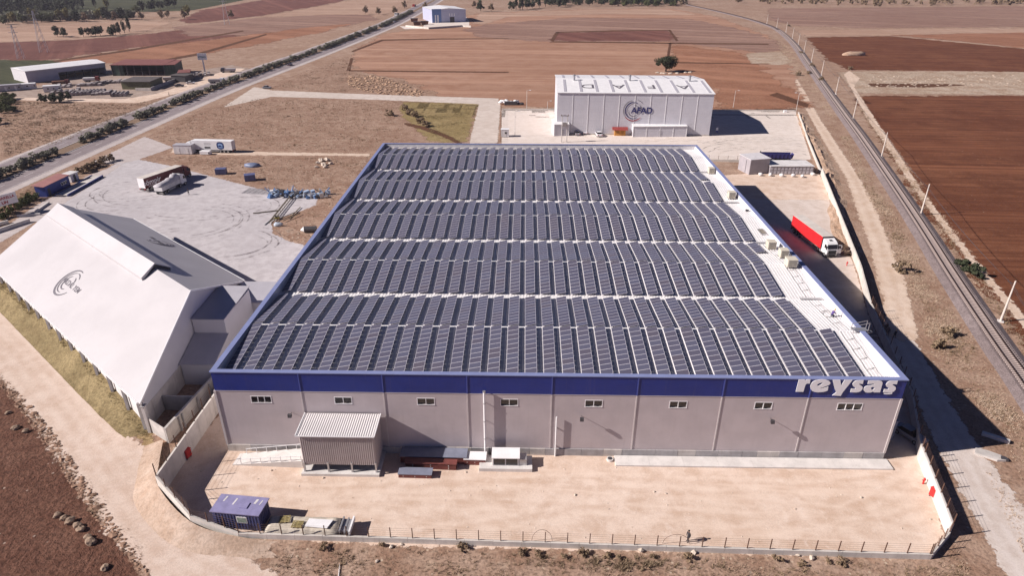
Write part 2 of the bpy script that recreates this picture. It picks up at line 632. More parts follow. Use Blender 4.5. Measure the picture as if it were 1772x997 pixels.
M_asph = soil('old asphalt', (.255, .21, .215), (.29, .245, .25), (.22, .18, .185), .05, .4, 6, .08, edge=.35, grain=.15, rough=.85)
M_shoulder = soil('pale road shoulder', (.48, .415, .40), (.54, .475, .455), (.42, .355, .335), .05, .4, 5, .12, edge=.6, grain=.15)
M_works = soil('dirty works ground', (.36, .275, .23), (.43, .34, .29), (.28, .20, .16), .05, .3, 3, .4, edge=2.5, grain=.3)
M_ballast = soil('railway ballast', (.26, .205, .20), (.31, .25, .245), (.21, .165, .16), .06, .8, 6, .8, bdist=.15)
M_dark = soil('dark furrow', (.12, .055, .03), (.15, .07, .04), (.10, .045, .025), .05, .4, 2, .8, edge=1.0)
M_pale = soil('pale stony strip', (.46, .35, .265), (.52, .41, .32), (.34, .22, .145), .02, .12, 1.0, .8, edge=3.0)
M_bank = soil('sunlit spoil bank', (.50, .35, .255), (.58, .42, .32), (.42, .27, .18), .05, .5, 2.5, 1.0, bdist=.25)
M_litter = soil('trampled brown earth', (.345, .22, .158), (.42, .285, .212), (.25, .14, .092), .05, .3, 2.2, .8, edge=2.5, grain=.42, light=(.54, .41, .31), speck=(.6, .10, (.55, .46, .38)))

# wheel lines worn into the unpaved surfaces
ROADC = [(-73.33, 43.36), (-49.4, 25.77), (-36.06, 14.7), (-23.9, 3.82), (-12.7, -5.94), (-4.8, -12.72), (2.99, -17.92), (10.34, -22.17)]
TRK = [(160.93, 221.93), (147.32, 166.67), (137.13, 124.77), (127.94, 95.6), (119.52, 69.5), (114.16, 54.31), (107.15, 36.38), (105.8, 30.74)]
TRK2 = [(219.75, 315.22), (180.42, 207.73), (164.5, 156.2), (150.42, 113.64), (140.56, 79.23), (133.99, 54.74), (128.42, 32.18)]
SVC = [(104.29, 31.48), (101.58, 18.17), (98.53, 4.34), (95.64, -8.45), (94.07, -18.74)]
YARD_RUTS = [(l_, (-.9, .9), (-.2,), .32) for l_ in ([(-0.86, -9.45), (4.49, -6.91), (14.65, -7.2), (28.81, -6.12), (46.16, -4.55), (64.18, -5.01), (80.47, -5.48), (88.16, -5.73)], [(6.63, -12.49), (15.43, -10.06), (31.93, -8.98), (49.27, -9.38), (66.01, -10.86), (79.36, -11.04), (87.33, -8.62)], [(25.81, -14.25), (38.92, -11.4), (56.54, -7.34), (71, -6.07), (87.57, -2.67)], [(62.04, -13.11), (72.62, -11.17), (80.83, -7.81), (87.77, -3.71), (90.64, -1)], [(17.38, -6.65), (35.25, -5.28), (53.15, -6.43), (73.48, -8.89), (85.41, -12.22)])]
bm = MB()
bm.add([(-3000, -400, 0), (3000, -400, 0), (3000, 5000, 0), (-3000, 5000, 0)], [(0, 1, 2, 3)])
ground = struct(bm.build('ground', M_ground))

# far fields, left of the highway
sheet('field', [(-336.54, 330.67), (-289.57, 360.91), (-252.07, 359.49), (-209.88, 336.67), (-212.07, 306.8), (-216.28, 284.18), (-222.31, 267.06), (-248.17, 229.86)], .02, M_green, 4)
sheet('field', [(-499.03, 545.48), (-434.68, 563.42), (-346.4, 624.8), (-310.02, 632.55), (-285.04, 528.43), (-312.49, 483.4), (-354.1, 450.97), (-398.22, 424.97)], .02, M_tanf, 11)
sheet('field', [(-398.22, 424.97), (-351.54, 447.4), (-303.22, 475.62), (-272.23, 514.96), (-262.08, 553.87), (-187.06, 517.88), (-208.99, 448.43), (-238.93, 423.42), (-255.65, 359.39), (-289.57, 360.91), (-325.36, 337.87)], .024, M_maroon, 11)
sheet('field', [(-250.7, 354.51), (-234.86, 423.55), (-182.26, 518.05), (-163.46, 567.8), (-127.28, 614.39), (-133.2, 533.7), (-158.23, 439.49), (-180.49, 385.73), (-195.32, 341.72), (-214.35, 350.69), (-235.93, 345.23)], .03, M_orange, 11)
sheet('field', [(-279.62, 568.98), (-242.57, 668.83), (-183.03, 716), (-132.34, 718.02), (-112.57, 666.82), (-125.87, 585.44), (-179.08, 509.19), (-231.84, 498.69)], .026, M_greyf, 11)
sheet('field', [(-304.34, 632.76), (-344.32, 768.76), (-344.69, 969.39), (-286.47, 1094.42), (-219.7, 1132.87), (-226.52, 875.1), (-247.01, 697.96), (-281.84, 608.68)], .022, M_maroon, 11)
sheet('field', [(-244.34, 690.53), (-223.5, 864.04), (-212.38, 1098.13), (-143.16, 1136.78), (-120.44, 879.78), (-115.36, 680.88), (-176.79, 693.17)], .02, M_tanf, 11)
sheet('field', [(-598.46, 568.36), (-567.18, 663.39), (-454.83, 729.48), (-354.41, 768.35), (-376.18, 1056.9), (-526.63, 1377.98), (-1328.6, 1331.38)], .018, M_green, 6)
# fields beyond the large warehouse
sheet('field', [(-78.51, 409.46), (-79.51, 512.59), (-48.59, 588.23), (-12.91, 747.32), (103.03, 805.98), (219.83, 830.48), (246.29, 709.71), (238.87, 514.65), (203.6, 370.68), (165.33, 236.94), (162.81, 225.57), (122.17, 224.51), (32.08, 225.81), (2.37, 243.29), (-24.48, 293.16), (-57.22, 323.56)], .02, M_ochre, 10)
sheet('field', [(-12.39, 739), (102.37, 796.49), (210.73, 820.19), (234.24, 724.65), (130.53, 736.51), (21.11, 700.91), (1.29, 607.2), (-13.31, 618.6)], .03, M_tanf, 11)
sheet('field', [(-14.34, 562.65), (1.29, 607.2), (88.7, 688.77), (208.47, 679.12), (233.71, 561.21), (232.22, 473.9), (219.81, 425.06), (203.63, 406.24), (152.32, 471.28), (57.33, 468.16), (2.55, 498.13)], .034, M_greyf, 11)
sheet('field', [(65.37, 535.85), (167.12, 558.87), (155.19, 479.03), (59.8, 475.88)], .04, M_maroon, 7)
sheet('field', [(149.39, 456.48), (187.95, 405.76), (164.36, 234.33), (162.81, 225.57), (123.42, 224.54), (134.13, 276.91), (123.31, 333.09)], .036, M_orange, 13)
# fields right of the railway
sheet('field', [(194.19, 254.07), (275.65, 257.71), (413.92, 254.33), (275.01, 84.82), (133.91, -9.5), (121.65, 14.08), (126.5, 32.73), (130.59, 51.25), (136.86, 74.56), (144.53, 101.79), (155.38, 135.43), (168.16, 173.84), (180.51, 211)], .02, M_redfield, 5)
sheet('field', [(266.63, 507.02), (339.24, 518.05), (394.53, 437.01), (486.69, 392.36), (445.26, 346.89), (323.84, 330.39), (269.08, 333.03), (226.58, 333.94), (230.16, 374.03)], .02, M_redfield, 6)
sheet('field', [(343.61, 527.03), (469.33, 549.84), (627.77, 575.06), (491.82, 397.99), (398.99, 443.75)], .022, M_orange, 11)
sheet('field', [(343.25, 835.71), (696.9, 893.1), (1021.33, 979.16), (684.13, 609.07), (504.31, 602.6), (351.41, 586.18), (295.76, 606.35), (288.85, 668.38)], .02, M_greyf, 11)
sheet('field', [(274.8, 562.65), (336.03, 575.05), (496.86, 591.37), (684.13, 609.07), (644.55, 565.63), (466.12, 544.99), (341.41, 522.51), (269.88, 515.7)], .018, M_tanf, 10)
sheet('stony_strip', [(217.19, 327.31), (267.93, 330.88), (323.84, 330.39), (437.08, 337.91), (362.23, 255.75), (276.63, 259.19), (219.57, 260.58), (198.66, 262.99), (207.79, 296.09)], .024, M_pale, 5)
# near red field, bottom left
sheet('field', [(-97.44, 51.07), (-58.22, 26.9), (-41.83, 15.2), (-29.47, 4.85), (-16.56, -6.83), (-9.83, -12.82), (-2.08, -19.17), (4.75, -25.59), (-29.45, -26.26)], .012, M_nearfield, 1.6, cell=1.3)
# vacant lot and its grassy corner
sheet('vacant_lot', [(-97.57, 167.23), (-99.03, 217.51), (-86.23, 243.69), (-31.61, 239.65), (-15.36, 237.39), (11.27, 232.85), (17.2, 163.46), (-8.94, 150.49), (-11.91, 146.1), (-59.02, 148.54), (-80.05, 151.73)], .012, M_litter, 3)
sheet('grass_patch', [(-14.93, 234.76), (18.57, 231.75), (18.42, 163.49), (5.99, 163.18), (-9.36, 200.71), (-15.57, 223.33)], .02, M_olive, 3)
sheet('rubble_ground', [(-91.79, 270.67), (-83.41, 327.07), (-76.32, 380.62), (-52.25, 307.44), (-27.53, 293.07), (-7.9, 260.39), (-7.31, 245.81), (-56.1, 251.64)], .014, M_litter, 4)
# works yard by the highway
sheet('works_yard', [(-222.38, 244.25), (-213.51, 254.78), (-205.15, 267.54), (-204.84, 327.87), (-151.83, 308.53), (-136.85, 343.45), (-121.46, 330.31), (-126.24, 248.29), (-139.09, 231.46), (-173.33, 235.86), (-199.45, 235.16), (-211.13, 229.54)], .014, M_works, 2.5)
sheet('works_road', [(-217.14, 237.4), (-204.29, 241.91), (-175.03, 238.53), (-143.97, 238), (-135.8, 250.94), (-133.63, 276.13), (-131.48, 330.02), (-123.13, 330.26), (-120.1, 305.5), (-124.88, 257.2), (-132.58, 229.03), (-170.82, 231.92), (-199.45, 235.16), (-211.13, 229.54)], .018, M_sand, 1.5)
sheet('ditch', [(121.32, 225.09), (155.84, 224.18), (154.61, 219.41), (119.95, 219.68)], .03, M_dark, 1.5)  # flat dark sheet: painted shade of the grass bank behind the forecourt
# warehouse plot
front_pts = [(-6.23, -6.42), (-6.23, -2.63), (-4.47, 7.32), (-3.91, 10.07), (-6.26, 15.94), (97.98, 18.1), (91.98, 0.13), (87.36, -12.86), (83.96, -16.01), (58.15, -15.81), (26.02, -15.56), (6.99, -14.46), (-0.19, -11.83)]
sheet('front_yard', front_pts, .012, M_sand, .5, cell=.42, ruts=YARD_RUTS)
sheet('side_yard', [(86.6, 0.5), (91.2, 0.5), (96, 12.5), (103, 40.6), (108.4, 57.2), (128.3, 127.5), (114, 130), (86.6, 118)], .016, M_conc3, .5, cell=1.2)
sheet('gravel_patch', [(88, 104), (124, 104), (128, 127), (116, 130), (90, 124)], .022, M_sand, 4)
sheet('hall_court', [(-23.29, 84.28), (-19.47, 76.38), (-10.31, 69.6), (-8.77, 78.46), (-11.91, 146.1), (-80.77, 153.22), (-87.34, 140.1), (-63.77, 128.96), (-29.13, 105.93), (-16.73, 101.83)], .010, M_litter, 3)
sheet('truck_yard', [(-87.85, 87.71), (-85.51, 92.04), (-86.49, 104.6), (-89.53, 128.35), (-89.81, 135.35), (-87.34, 140.1), (-70.29, 131.31), (-58.98, 124.23), (-29.13, 105.93), (-16.6, 101.36), (-15.94, 96.29), (-23.29, 84.28), (-20.41, 76.72), (-15, 71.88), (-10.67, 69.93), (-9.82, 61.62), (-10.7, 47.69), (-18.69, 47.52), (-72.58, 77.03)], .014, M_conc, .7, cell=1.0)
sheet('site_entrance', [(-89.34, 129.6), (-91.17, 120.54), (-89.64, 107.04), (-89.21, 94.17), (-85.92, 76.73), (-83.88, 63.09), (-77.15, 54.28), (-80.9, 69.72), (-81.45, 82.57), (-83.42, 102.22), (-87.63, 134.75)], .018, M_shoulder, .8)
sheet('site_entrance', [(-98.34, 132.55), (-98.85, 168.91), (-81.13, 153.97), (-85.36, 137.44), (-89.65, 133.4)], .02, M_shoulder, 1.5)
# dirt road along the plot
sheet('dirt_road', [(-124.31, 88.57), (-81.65, 58.54), (-57.34, 38.99), (-43.28, 27.6), (-31, 17.33), (-17.37, 5.22), (-10.05, -1.37), (-5.03, -7.1), (0.58, -12.61), (8.37, -17.03), (14.66, -20.67), (19.59, -25.3), (6.46, -25.56), (0.03, -20.6), (-9.5, -12.81), (-16.87, -6.33), (-30.07, 5.74), (-42.72, 16.44), (-59.7, 28.8), (-93.94, 53.92)], .016, M_road, 1.8, cell=.6, ruts=[(ROADC, (-3.2, -1.6, .4, 2.0, 3.4), (-2.4, -.6, 1.3, 2.8), .42)])
VERGE_POLY = [(-86.3, 66.26), (-67.23, 50.65), (-51.78, 38.2), (-35.71, 24.41), (-21.49, 11.13), (-12, 3.07), (-9.61, 0.36), (-9.94, -0.69), (-17.16, 5.75), (-30.85, 17.98), (-43.18, 28.37), (-57.87, 40.36), (-74.16, 53.23)]
sheet('grass_verge', VERGE_POLY, .02, M_grass, 1.0, cell=.9)
# right-hand lane: concrete apron, gravel road, sandy track
sheet('service_road', [(102.25, 32.61), (106.4, 30.37), (102.61, 13.69), (100.48, 2.01), (98.94, -10.65), (97.4, -18.31), (90.46, -19.18), (92.46, -10.33), (94.92, 2.48), (99.51, 19.72)], .016, M_gravel, 1.0, cell=.6, ruts=[(SVC, (-1.6, .2, 1.7), (-.8, 1.0), .4)])
sheet('dirt_track', [(149.85, 168.36), (139.03, 124.82), (132.25, 101.05), (121.32, 67.93), (117.56, 55.74), (109.54, 36.22), (107.6, 31.36), (104.41, 29.95), (102.27, 32.22), (107.77, 44.14), (110.81, 52.91), (117.69, 71.1), (123.52, 90.02), (135.06, 124.73), (144.38, 163.39), (158.22, 216.04), (174.09, 278.01), (184.61, 318.18), (189.13, 318.31), (174.58, 262.34), (160.39, 210.48)], .018, M_track, 1.4, cell=.7, ruts=[(TRK, (-1.4, 1.2), (-.2, 2.2), .5)])
sheet('dirt_track', [(216.97, 319.11), (178.01, 205.53), (162.59, 154.67), (149.06, 112.58), (139.13, 77.41), (132.71, 52.86), (126.99, 30.8), (129.88, 33.59), (135.3, 56.68), (141.9, 81.09), (151.91, 115.24), (166.04, 157.74), (182.36, 208.86), (205.07, 278.87), (219.89, 305.6), (225.64, 331.77)], .034, M_track, 1.6, cell=.9, ruts=[(TRK2, (-.9, .9), (0,), .5)])
# lane from the highway to the far hall
sheet('concrete_lane', [(-91.37, 220.11), (-96.1, 270.55), (-84.23, 261.37), (-34.26, 252.23), (18.26, 245.1), (26.86, 243.95), (28.55, 225.72), (29.7, 162.16), (19.76, 161.91), (18.91, 230.48), (-31.61, 239.65), (-78.69, 245.29)], .024, soil('dusty concrete lane', (.56, .48, .425), (.62, .54, .485), (.49, .405, .35), .04, .3, 5, .1, edge=.9, grain=.12), .9, cell=1.2)
sheet('concrete_lane', [(-80.77, 153.22), (-59.31, 149.27), (-12.21, 147.51), (-11.61, 144.69), (-57.61, 144.99), (-78.93, 147.33)], .022, M_track, 1.0)
sheet('hall_forecourt', [(29.29, 218.49), (51.54, 220.25), (118.92, 218.48), (154.12, 219.4), (146.93, 194.46), (132.16, 144.02), (112.64, 143.56), (94.83, 143.13), (77.99, 161.76), (31.17, 160.61)], .02, M_conc2, .5, cell=1.4)
# dark drainage line, plough marks
for pts in ([(-61.67, 325.56), (-29.59, 324.36), (29.86, 321.89), (29.96, 317.78), (-28.9, 320.19), (-60.66, 321.36)], [(59.67, 472.03), (105.87, 469.76), (166.14, 464.28), (221.9, 462.44), (219.54, 455.19), (164.5, 456.97), (105, 462.29), (57.21, 464.42)], [(58.46, 475.83), (65.56, 540.61), (68.54, 540.71), (61, 472.07)],
            [(120.77, 337.4), (147.78, 463.68), (149.53, 463.74), (122.47, 337.45)], [(65.56, 540.61), (116.06, 557.08), (168.11, 563.97), (167.12, 558.87), (114.9, 547.15), (65.37, 535.85)], [(168.11, 563.97), (157.89, 479.12), (155.31, 475.18), (165.59, 558.82)],
            [(-62.48, 323.41), (-72.44, 375.34), (-70.96, 375.39), (-60.5, 323.47)], [(132.78, 363.53), (157.29, 361.79), (187.89, 357.84), (187.1, 355.42), (156.03, 356.89), (131.78, 358.59)], [(-80.1, 409.41), (-73.02, 479.3), (-28.94, 488.81), (25.96, 490.64), (26.06, 486.59), (-28.01, 480.8), (-69.73, 471.6), (-77.9, 403.42)],
            [(-8.18, 193.51), (1.96, 185.92), (12.28, 171.67), (17.33, 161.85), (15.31, 161.8), (9.12, 171.6), (0.27, 182.11), (-7.53, 189.55)], [(-194.64, 341.74), (-180.5, 394.32), (-177.47, 518.21), (-173.4, 509.39), (-174.83, 385.91), (-189.5, 337.27)],
            [(-254.05, 356.91), (-235.52, 417.04), (-207.45, 545.71), (-202.75, 536.08), (-229.78, 407.79), (-248.8, 352.1)], [(154.75, 255.89), (160.88, 261.97), (165.65, 234.37), (161.77, 226.76)]):
    sheet('plough_line', pts, .05, M_dark, .8)
sheet('stony_strip', [(187.95, 405.76), (215.62, 418.68), (204.53, 363.2), (193.34, 353.23), (177.27, 357.52)], .045, M_pale, 3)
sheet('stony_strip', [(203.1, 269.23), (227.42, 276.24), (291.26, 281.25), (286.9, 274.67), (221.08, 263.6)], .03, M_pale, 3)
sheet('drain', [(216.17, 289.28), (257.31, 288.7), (267.26, 285.58), (239.91, 278.2), (214.43, 279.13)], .034, M_dark, 3)

# ------------------------------------------------------------------ highway with planted median
CL = smooth_line([(-118, -60), (-116.5, 40), (-116, 118), (-115, 200), (-113.3, 262), (-109.8, 312), (-103.2, 397), (-94.4, 545), (-91.5, 620), (-91.5, 752), (-93.5, 941), (-100, 1300)], 6)
sheet('highway_shoulder', strip(CL, 9.5, 13.2), .03, M_shoulder, .6, cell=2.2)
sheet('highway', strip(CL, 2.9, 10.2), .036, M_asph, .35, cell=2.2)
sheet('highway', strip(CL, -10.2, -2.9), .036, M_asph, .35, cell=2.2)
sheet('highway_shoulder', strip(CL, -12.0, -9.8), .03, M_shoulder, .6, cell=2.2)
PAINT = plain('road paint', (.60, .56, .55), .7, .2, 1, world_co=True)
KERB = plain('kerb concrete', (.44, .39, .38), .9, .15, 1, world_co=True)
md = MB()
for d in (-2.85, 2.6):
    a = offset_line(CL, d); b = offset_line(CL, d + .25)
    for i in range(len(a) - 1):
        md.hexa([(*a[i], 0), (*a[i + 1], 0), (*b[i + 1], 0), (*b[i], 0)], [(*a[i], .16), (*a[i + 1], .16), (*b[i + 1], .16), (*b[i], .16)])
struct(md.build('kerb', KERB))
sheet('median_bed', strip(CL, -2.62, 2.62), .06, soil('median earth', (.25, .17, .12), (.30, .21, .15), (.20, .13, .09), .05, .4, 3, .6), 0)
ln = MB()
for d in (3.25, 9.7, -3.25, -9.7):
    a = offset_line(CL, d); b = offset_line(CL, d + .16)
    for i in range(len(a) - 1):
        ln.add([(*a[i], .046), (*a[i + 1], .046), (*b[i + 1], .046), (*b[i], .046)], [(0, 1, 2, 3)])
def along(line, step):
    d = 0; nxt = 0
    for p, q in zip(line[:-1], line[1:]):
        p = Vector(p[:2]); q = Vector(q[:2]); L = (q - p).length
        while nxt < d + L:
            yield p.lerp(q, (nxt - d) / L), (q - p).normalized()
            nxt += step
        d += L
for d in (6.4, -6.4):
    for p, t in along(offset_line(CL, d), 12):
        if 60 < p.y < 900:
            s_ = Vector((t.y, -t.x)) * .08
            q = p + t * 4
            ln.add([(*(p + s_), .046), (*(q + s_), .046), (*(q - s_), .046), (*(p - s_), .046)], [(0, 1, 2, 3)])
struct(ln.build('road_marking', PAINT))

# ------------------------------------------------------------------ railway
RL = smooth_line([(108.12, -13.28), (110.69, -4.07), (113.44, 5.87), (116.85, 18.18), (119.8, 29.52), (126.87, 54.32), (139.12, 95.42), (160.14, 169.44), (170.47, 207.47), (186.8, 267.24), (212, 358.55), (240.65, 463.05), (262.98, 562.24), (269.4, 617.02), (270.26, 695.8), (265.5, 784.84), (255.66, 896.34)], 6)
bl = MB()
ca = [offset_line(RL, d) for d in (-3.0, -1.7, 1.7, 3.0)]
for i in range(len(RL) - 1):
    for k, (za, zb) in enumerate(((0.0, .55), (.55, .55), (.55, 0.0))):
        bl.add([(*ca[k][i], za), (*ca[k][i + 1], za), (*ca[k + 1][i + 1], zb), (*ca[k + 1][i], zb)], [(0, 1, 2, 3)])
railway = struct(bl.build('railway', M_ballast))
tb = MB(); ta = [offset_line(RL, d) for d in (-1.45, 1.45)]
for i in range(len(RL) - 1):
    tb.add([(*ta[0][i], .556), (*ta[0][i + 1], .556), (*ta[1][i + 1], .556), (*ta[1][i], .556)], [(0, 1, 2, 3)])
tb.build('track_bed', soil('stained ballast', (.19, .145, .14), (.235, .185, .18), (.15, .11, .105), .06, .8, 6, .6), railway)
SLEEP = plain('concrete sleeper', (.46, .37, .335), .9, .12, 2)
RAILM = plain('brown rail steel', (.045, .026, .022), .5, .15, 2, metal=.3)
for sgn in (-1, 1):
    rb = MB()
    a = offset_line(RL, sgn * .76 - .07); b = offset_line(RL, sgn * .76 + .07)
    for i in range(len(RL) - 1):
        rb.hexa([(*a[i], .66), (*a[i + 1], .66), (*b[i + 1], .66), (*b[i], .66)], [(*a[i], .83), (*a[i + 1], .83), (*b[i + 1], .83), (*b[i], .83)])
    o = rb.build('rail', RAILM, railway)
sl = MB().prism([(-1.25, .5), (1.25, .5), (1.25, .68), (.55, .68), (.4, .63), (-.4, .63), (-.55, .68), (-1.25, .68)], -.13, .13)
slm = sl.mesh('sleeper', SLEEP)
rest = MB(); cnt = 0
for p, t in along(RL, .62):
    if p.y < 8 or p.y > 560:
        continue
    if cnt < 300:
        share('sleeper', slm, railway, (p.x, p.y, 0), (0, 0, math.atan2(t.y, t.x) - math.pi / 2))
    else:
        n_ = Vector((t.y, -t.x)) * 1.25; tt = t * .13
        c4 = [p - n_ - tt, p + n_ - tt, p + n_ + tt, p - n_ + tt]
        rest.hexa([(*c, .5) for c in c4], [(*c, .66) for c in c4])
    cnt += 1
o = rest.build('sleepers', SLEEP, railway, fix=False); o['kind'] = 'stuff'
POLE = plain('spun concrete pole', (.62, .54, .48), .8, .1, 1)
cpx = [(125.36, 37.4), (140.3, 92.89), (156.22, 147.35), (171.9, 204.31), (187.27, 258.23), (201.97, 312.75), (216.96, 366.05), (228.67, 409.98), (240.2, 452.33), (252.33, 498.21), (264.45, 547.52), (270.33, 588.69), (274.44, 629.22)]
cpole = MB().tube((0, 0, 0), (0, 0, 8.2), .21, .13, 10).mesh('pole', POLE)
cfoot = MB().box(-.45, .45, -.45, .45, 0, .25).mesh('footing', CONC_W)
carm = MB().bar((0, 0, 7.7), (-1.1, 0, 7.9), .07).tube((-1.05, 0, 7.9), (-1.05, 0, 8.12), .06, n=6).mesh('arm', STEEL_D)
for i, p in enumerate(cpx):
    side = ['nearest of the row, beside the shaded lane end', '2nd from the near end of the row', '3rd from the near end of the row', '4th from the near end of the row'] + [f'{ORD[k]} from the near end of the row' for k in range(5, 14)]
    t = thing('catenary_pole', f'concrete line pole beside the railway, {side[i]}', 'pole', (p[0], p[1], 0), R(-25), 'concrete poles beside the railway')
    share('shaft', cpole, t); share('footing', cfoot, t); share('arm', carm, t)
wr = MB()
ends = [([(119.58, 18.55)][0])] + cpx
for h, dx in ((8.05, -1.05), (7.2, 0)):
    for a, b in zip(ends[:-1], ends[1:]):
        A = Vector((a[0] + dx, a[1], h)); B = Vector((b[0] + dx, b[1], h))
        prev = A
        for k in range(1, 9):
            q = A.lerp(B, k / 8); q.z -= 4 * .7 * (k / 8) * (1 - k / 8)
            wr.tube(prev, q, .028, n=4, caps=False); prev = q
tag(wr.build('overhead_wire', STEEL_D), 'thin overhead wires strung between the railway poles', 'wire')
# spoil bank along the right-hand plot wall
bk = MB()
BL = smooth_line([(110.5, 66), (117, 88), (126, 112), (131, 128), (138, 152), (146, 185), (154, 213)], 8)
prof = [(-1.6, .0), (-.9, .55), (0.0, .95), (.9, .6), (2.6, 0.0)]
rowz = []
for i, (p, t) in enumerate(along(BL, 1.0)):
    row = []
    for d, h in prof:
        k = .6 + .9 * mnoise.noise(Vector((p.x * .25, p.y * .25 + d, 1.3))) + .4 * mnoise.noise(Vector((p.x * .9, p.y * .9, d)))
        sh = 1.2 * mnoise.noise(Vector((p.x * .12, p.y * .12, 9)))
        row.append((p.x + t.y * (d + sh), p.y - t.x * (d + sh), max(-.05, h * max(.15, k))))
    rowz.append(row)
bv = [v for r_ in rowz for v in r_]
n5 = len(prof)
bk.add(bv, [(i * n5 + j, (i + 1) * n5 + j, (i + 1) * n5 + j + 1, i * n5 + j + 1) for i in range(len(rowz) - 1) for j in range(n5 - 1)])
struct(bk.build('spoil_bank', M_bank))

# dark curved tyre marks on the concrete yards
mt, n, l, p = base_mat('tyre mark')
g = n.new('ShaderNodeNewGeometry')
l.new(math_n(n, l, 'MULTIPLY', ramp(n, l, tex_noise(n, l, g.outputs['Position'], .5, 4, .6), .35, .7), .55), p.inputs['Alpha'])
p.inputs['Base Color'].default_value = (.14, .115, .115, 1); p.inputs['Roughness'].default_value = .9
TYRE = mt
def tyre(c, r0, a0, a1, sx=1.0, w_=.28, z=.03):
    for dr in (0, 2.0):
        mb = MB(); n_ = 36; vs = []
        for k in range(n_ + 1):
            a = R(a0 + (a1 - a0) * k / n_)
            for rr in (r0 + dr, r0 + dr + w_):
                vs.append((c[0] + rr * sx * math.cos(a), c[1] + rr * math.sin(a), z))
        mb.add(vs, [(2 * k, 2 * k + 2, 2 * k + 3, 2 * k + 1) for k in range(n_)])
        struct(mb.build('tyre_mark', TYRE, fix=False))
yz = .034
for c, r0, a0, a1, sx in (((-43.08, 83.44), 9, -70, 95, 1.1), ((-43.08, 83.44), 11.5, -40, 80, 1.0), ((-28.02, 70.9), 8, -80, 70, 1.1), ((-26.7, 69.24), 6, -70, 60, 1.2), ((-70.31, 107.49), 7, 120, 330, 1.2), ((-68.76, 100.16), 9, 140, 300, 1.0), ((-63.86, 107.64), 12, 180, 290, 1.1), ((-52.29, 93.68), 16, 200, 300, 1.0), ((-46.2, 100.68), 14, -120, -20, 1.2), ((-81.32, 112.45), 10, -40, 60, 1.3), ((-34.25, 94.09), 7, -60, 120, 1.0)):
    tyre(c, r0, a0, a1, sx, .3, yz)
for c, r0, a0, a1, sx in (((121.52, 153.67), 10, 20, 170, 1.8), ((121.52, 153.67), 14, 30, 140, 1.6), ((118.17, 149.25), 7, 0, 160, 2.0), ((125.23, 159.02), 12, 40, 150, 1.7), ((92.23, 152.96), 14, 20, 120, 1.5)):
    tyre(c, r0, a0, a1, sx, .3, yz)


# ------------------------------------------------------------------ the large solar warehouse
W, L, H = 86.4, 112.7, 12.6
VY = [1.2 + 22.45 * k for k in range(6)]
VZ, RZ = 11.2, 12.22
SLOPE = math.atan2(RZ - VZ, 22.45 / 2)
wh = thing('warehouse', 'huge grey warehouse with blue fascia band and solar panels across its ridged white roof', 'warehouse')
seams = [0.0, 11.0, 21.5, 32.1, 42.75, 53.45, 64.1, 74.85, W]
BLUE_TRIM = plain('blue trim', (.06, .08, .30), .45, .08, 1)
GREY_TRIM = plain('grey trim', (.52, .47, .46), .5, .06, 1)
wins = [(4.49, 7.0, 3), (15.2, 17.3, 2), (25.75, 27.85, 2), (36.35, 38.45, 2), (47.05, 49.15, 2), (57.7, 59.8, 2), (68.4, 70.5, 2), (78.75, 81.75, 3)]
WZ0, WZ1 = 7.92, 8.86
for i in range(8):
    x0, x1 = seams[i] + .04, seams[i + 1] - .04
    a, b, n_ = wins[i]
    mb = MB()                                   # wall sheet with a real opening
    mb.box(x0, a, 0, .25, 1.1, 9.68); mb.box(b, x1, 0, .25, 1.1, 9.68)
    mb.box(a, b, 0, .25, 1.1, WZ0); mb.box(a, b, 0, .25, WZ1, 9.68)
    mb.build('wall_panel', GREY_WALL, wh)
    MB().box(x0, x1, -.02, .25, 9.72, H - .12).build('fascia_panel', BLUE_FASCIA, wh)
    w = MB().box(a - .08, b + .08, -.03, .06, WZ1, WZ1 + .08).box(a - .08, b + .08, -.05, .06, WZ0 - .08, WZ0).box(a - .08, a, -.03, .06, WZ0, WZ1).box(b, b + .08, -.03, .06, WZ0, WZ1).build('window', WHITE, wh)
    pw = (b - a) / n_
    for k in range(n_):
        if k:
            MB().box(a + pw * k - .035, a + pw * k + .035, -.02, .08, WZ0, WZ1).build('mullion', WHITE, w)
        MB().box(a + pw * k + .035, a + pw * (k + 1) - .035, .13 + .02 * ((i + k) % 3), .17 + .02 * ((i + k) % 3), WZ0, WZ1).build('pane', GLASS_D, w)
for i in range(1, 8):
    x = seams[i]
    MB().box(x - .07, x + .07, -.06, .0, 1.1, 9.68).build('joint_cover', GREY_TRIM, wh)
    MB().box(x - .07, x + .07, -.08, -.02, 9.72, H - .13).build('joint_cover', BLUE_TRIM, wh)
MB().box(-.12, .16, -.09, .3, 1.1, 9.68).build('corner_trim', GREY_TRIM, wh)
MB().box(W - .16, W + .12, -.09, .3, 1.1, 9.68).build('corner_trim', GREY_TRIM, wh)
MB().box(0, W, -.05, .2, 9.68, 9.72).build('drip_trim', GREY_TRIM, wh)
# plinth of cast concrete panels
random.seed(3)
x = 0.0
k = 0
while x < W - .5:
    w_ = min(rng.choice([2.4, 2.9, 3.1, 2.0]), W - x)
    yy = -.14 - .01 * (k % 3)
    MB().box(x + .015, x + w_ - .015, yy, .22, 0, 1.09).build('plinth_panel', CONC_D if k % 4 else CONC, wh)
    x += w_; k += 1
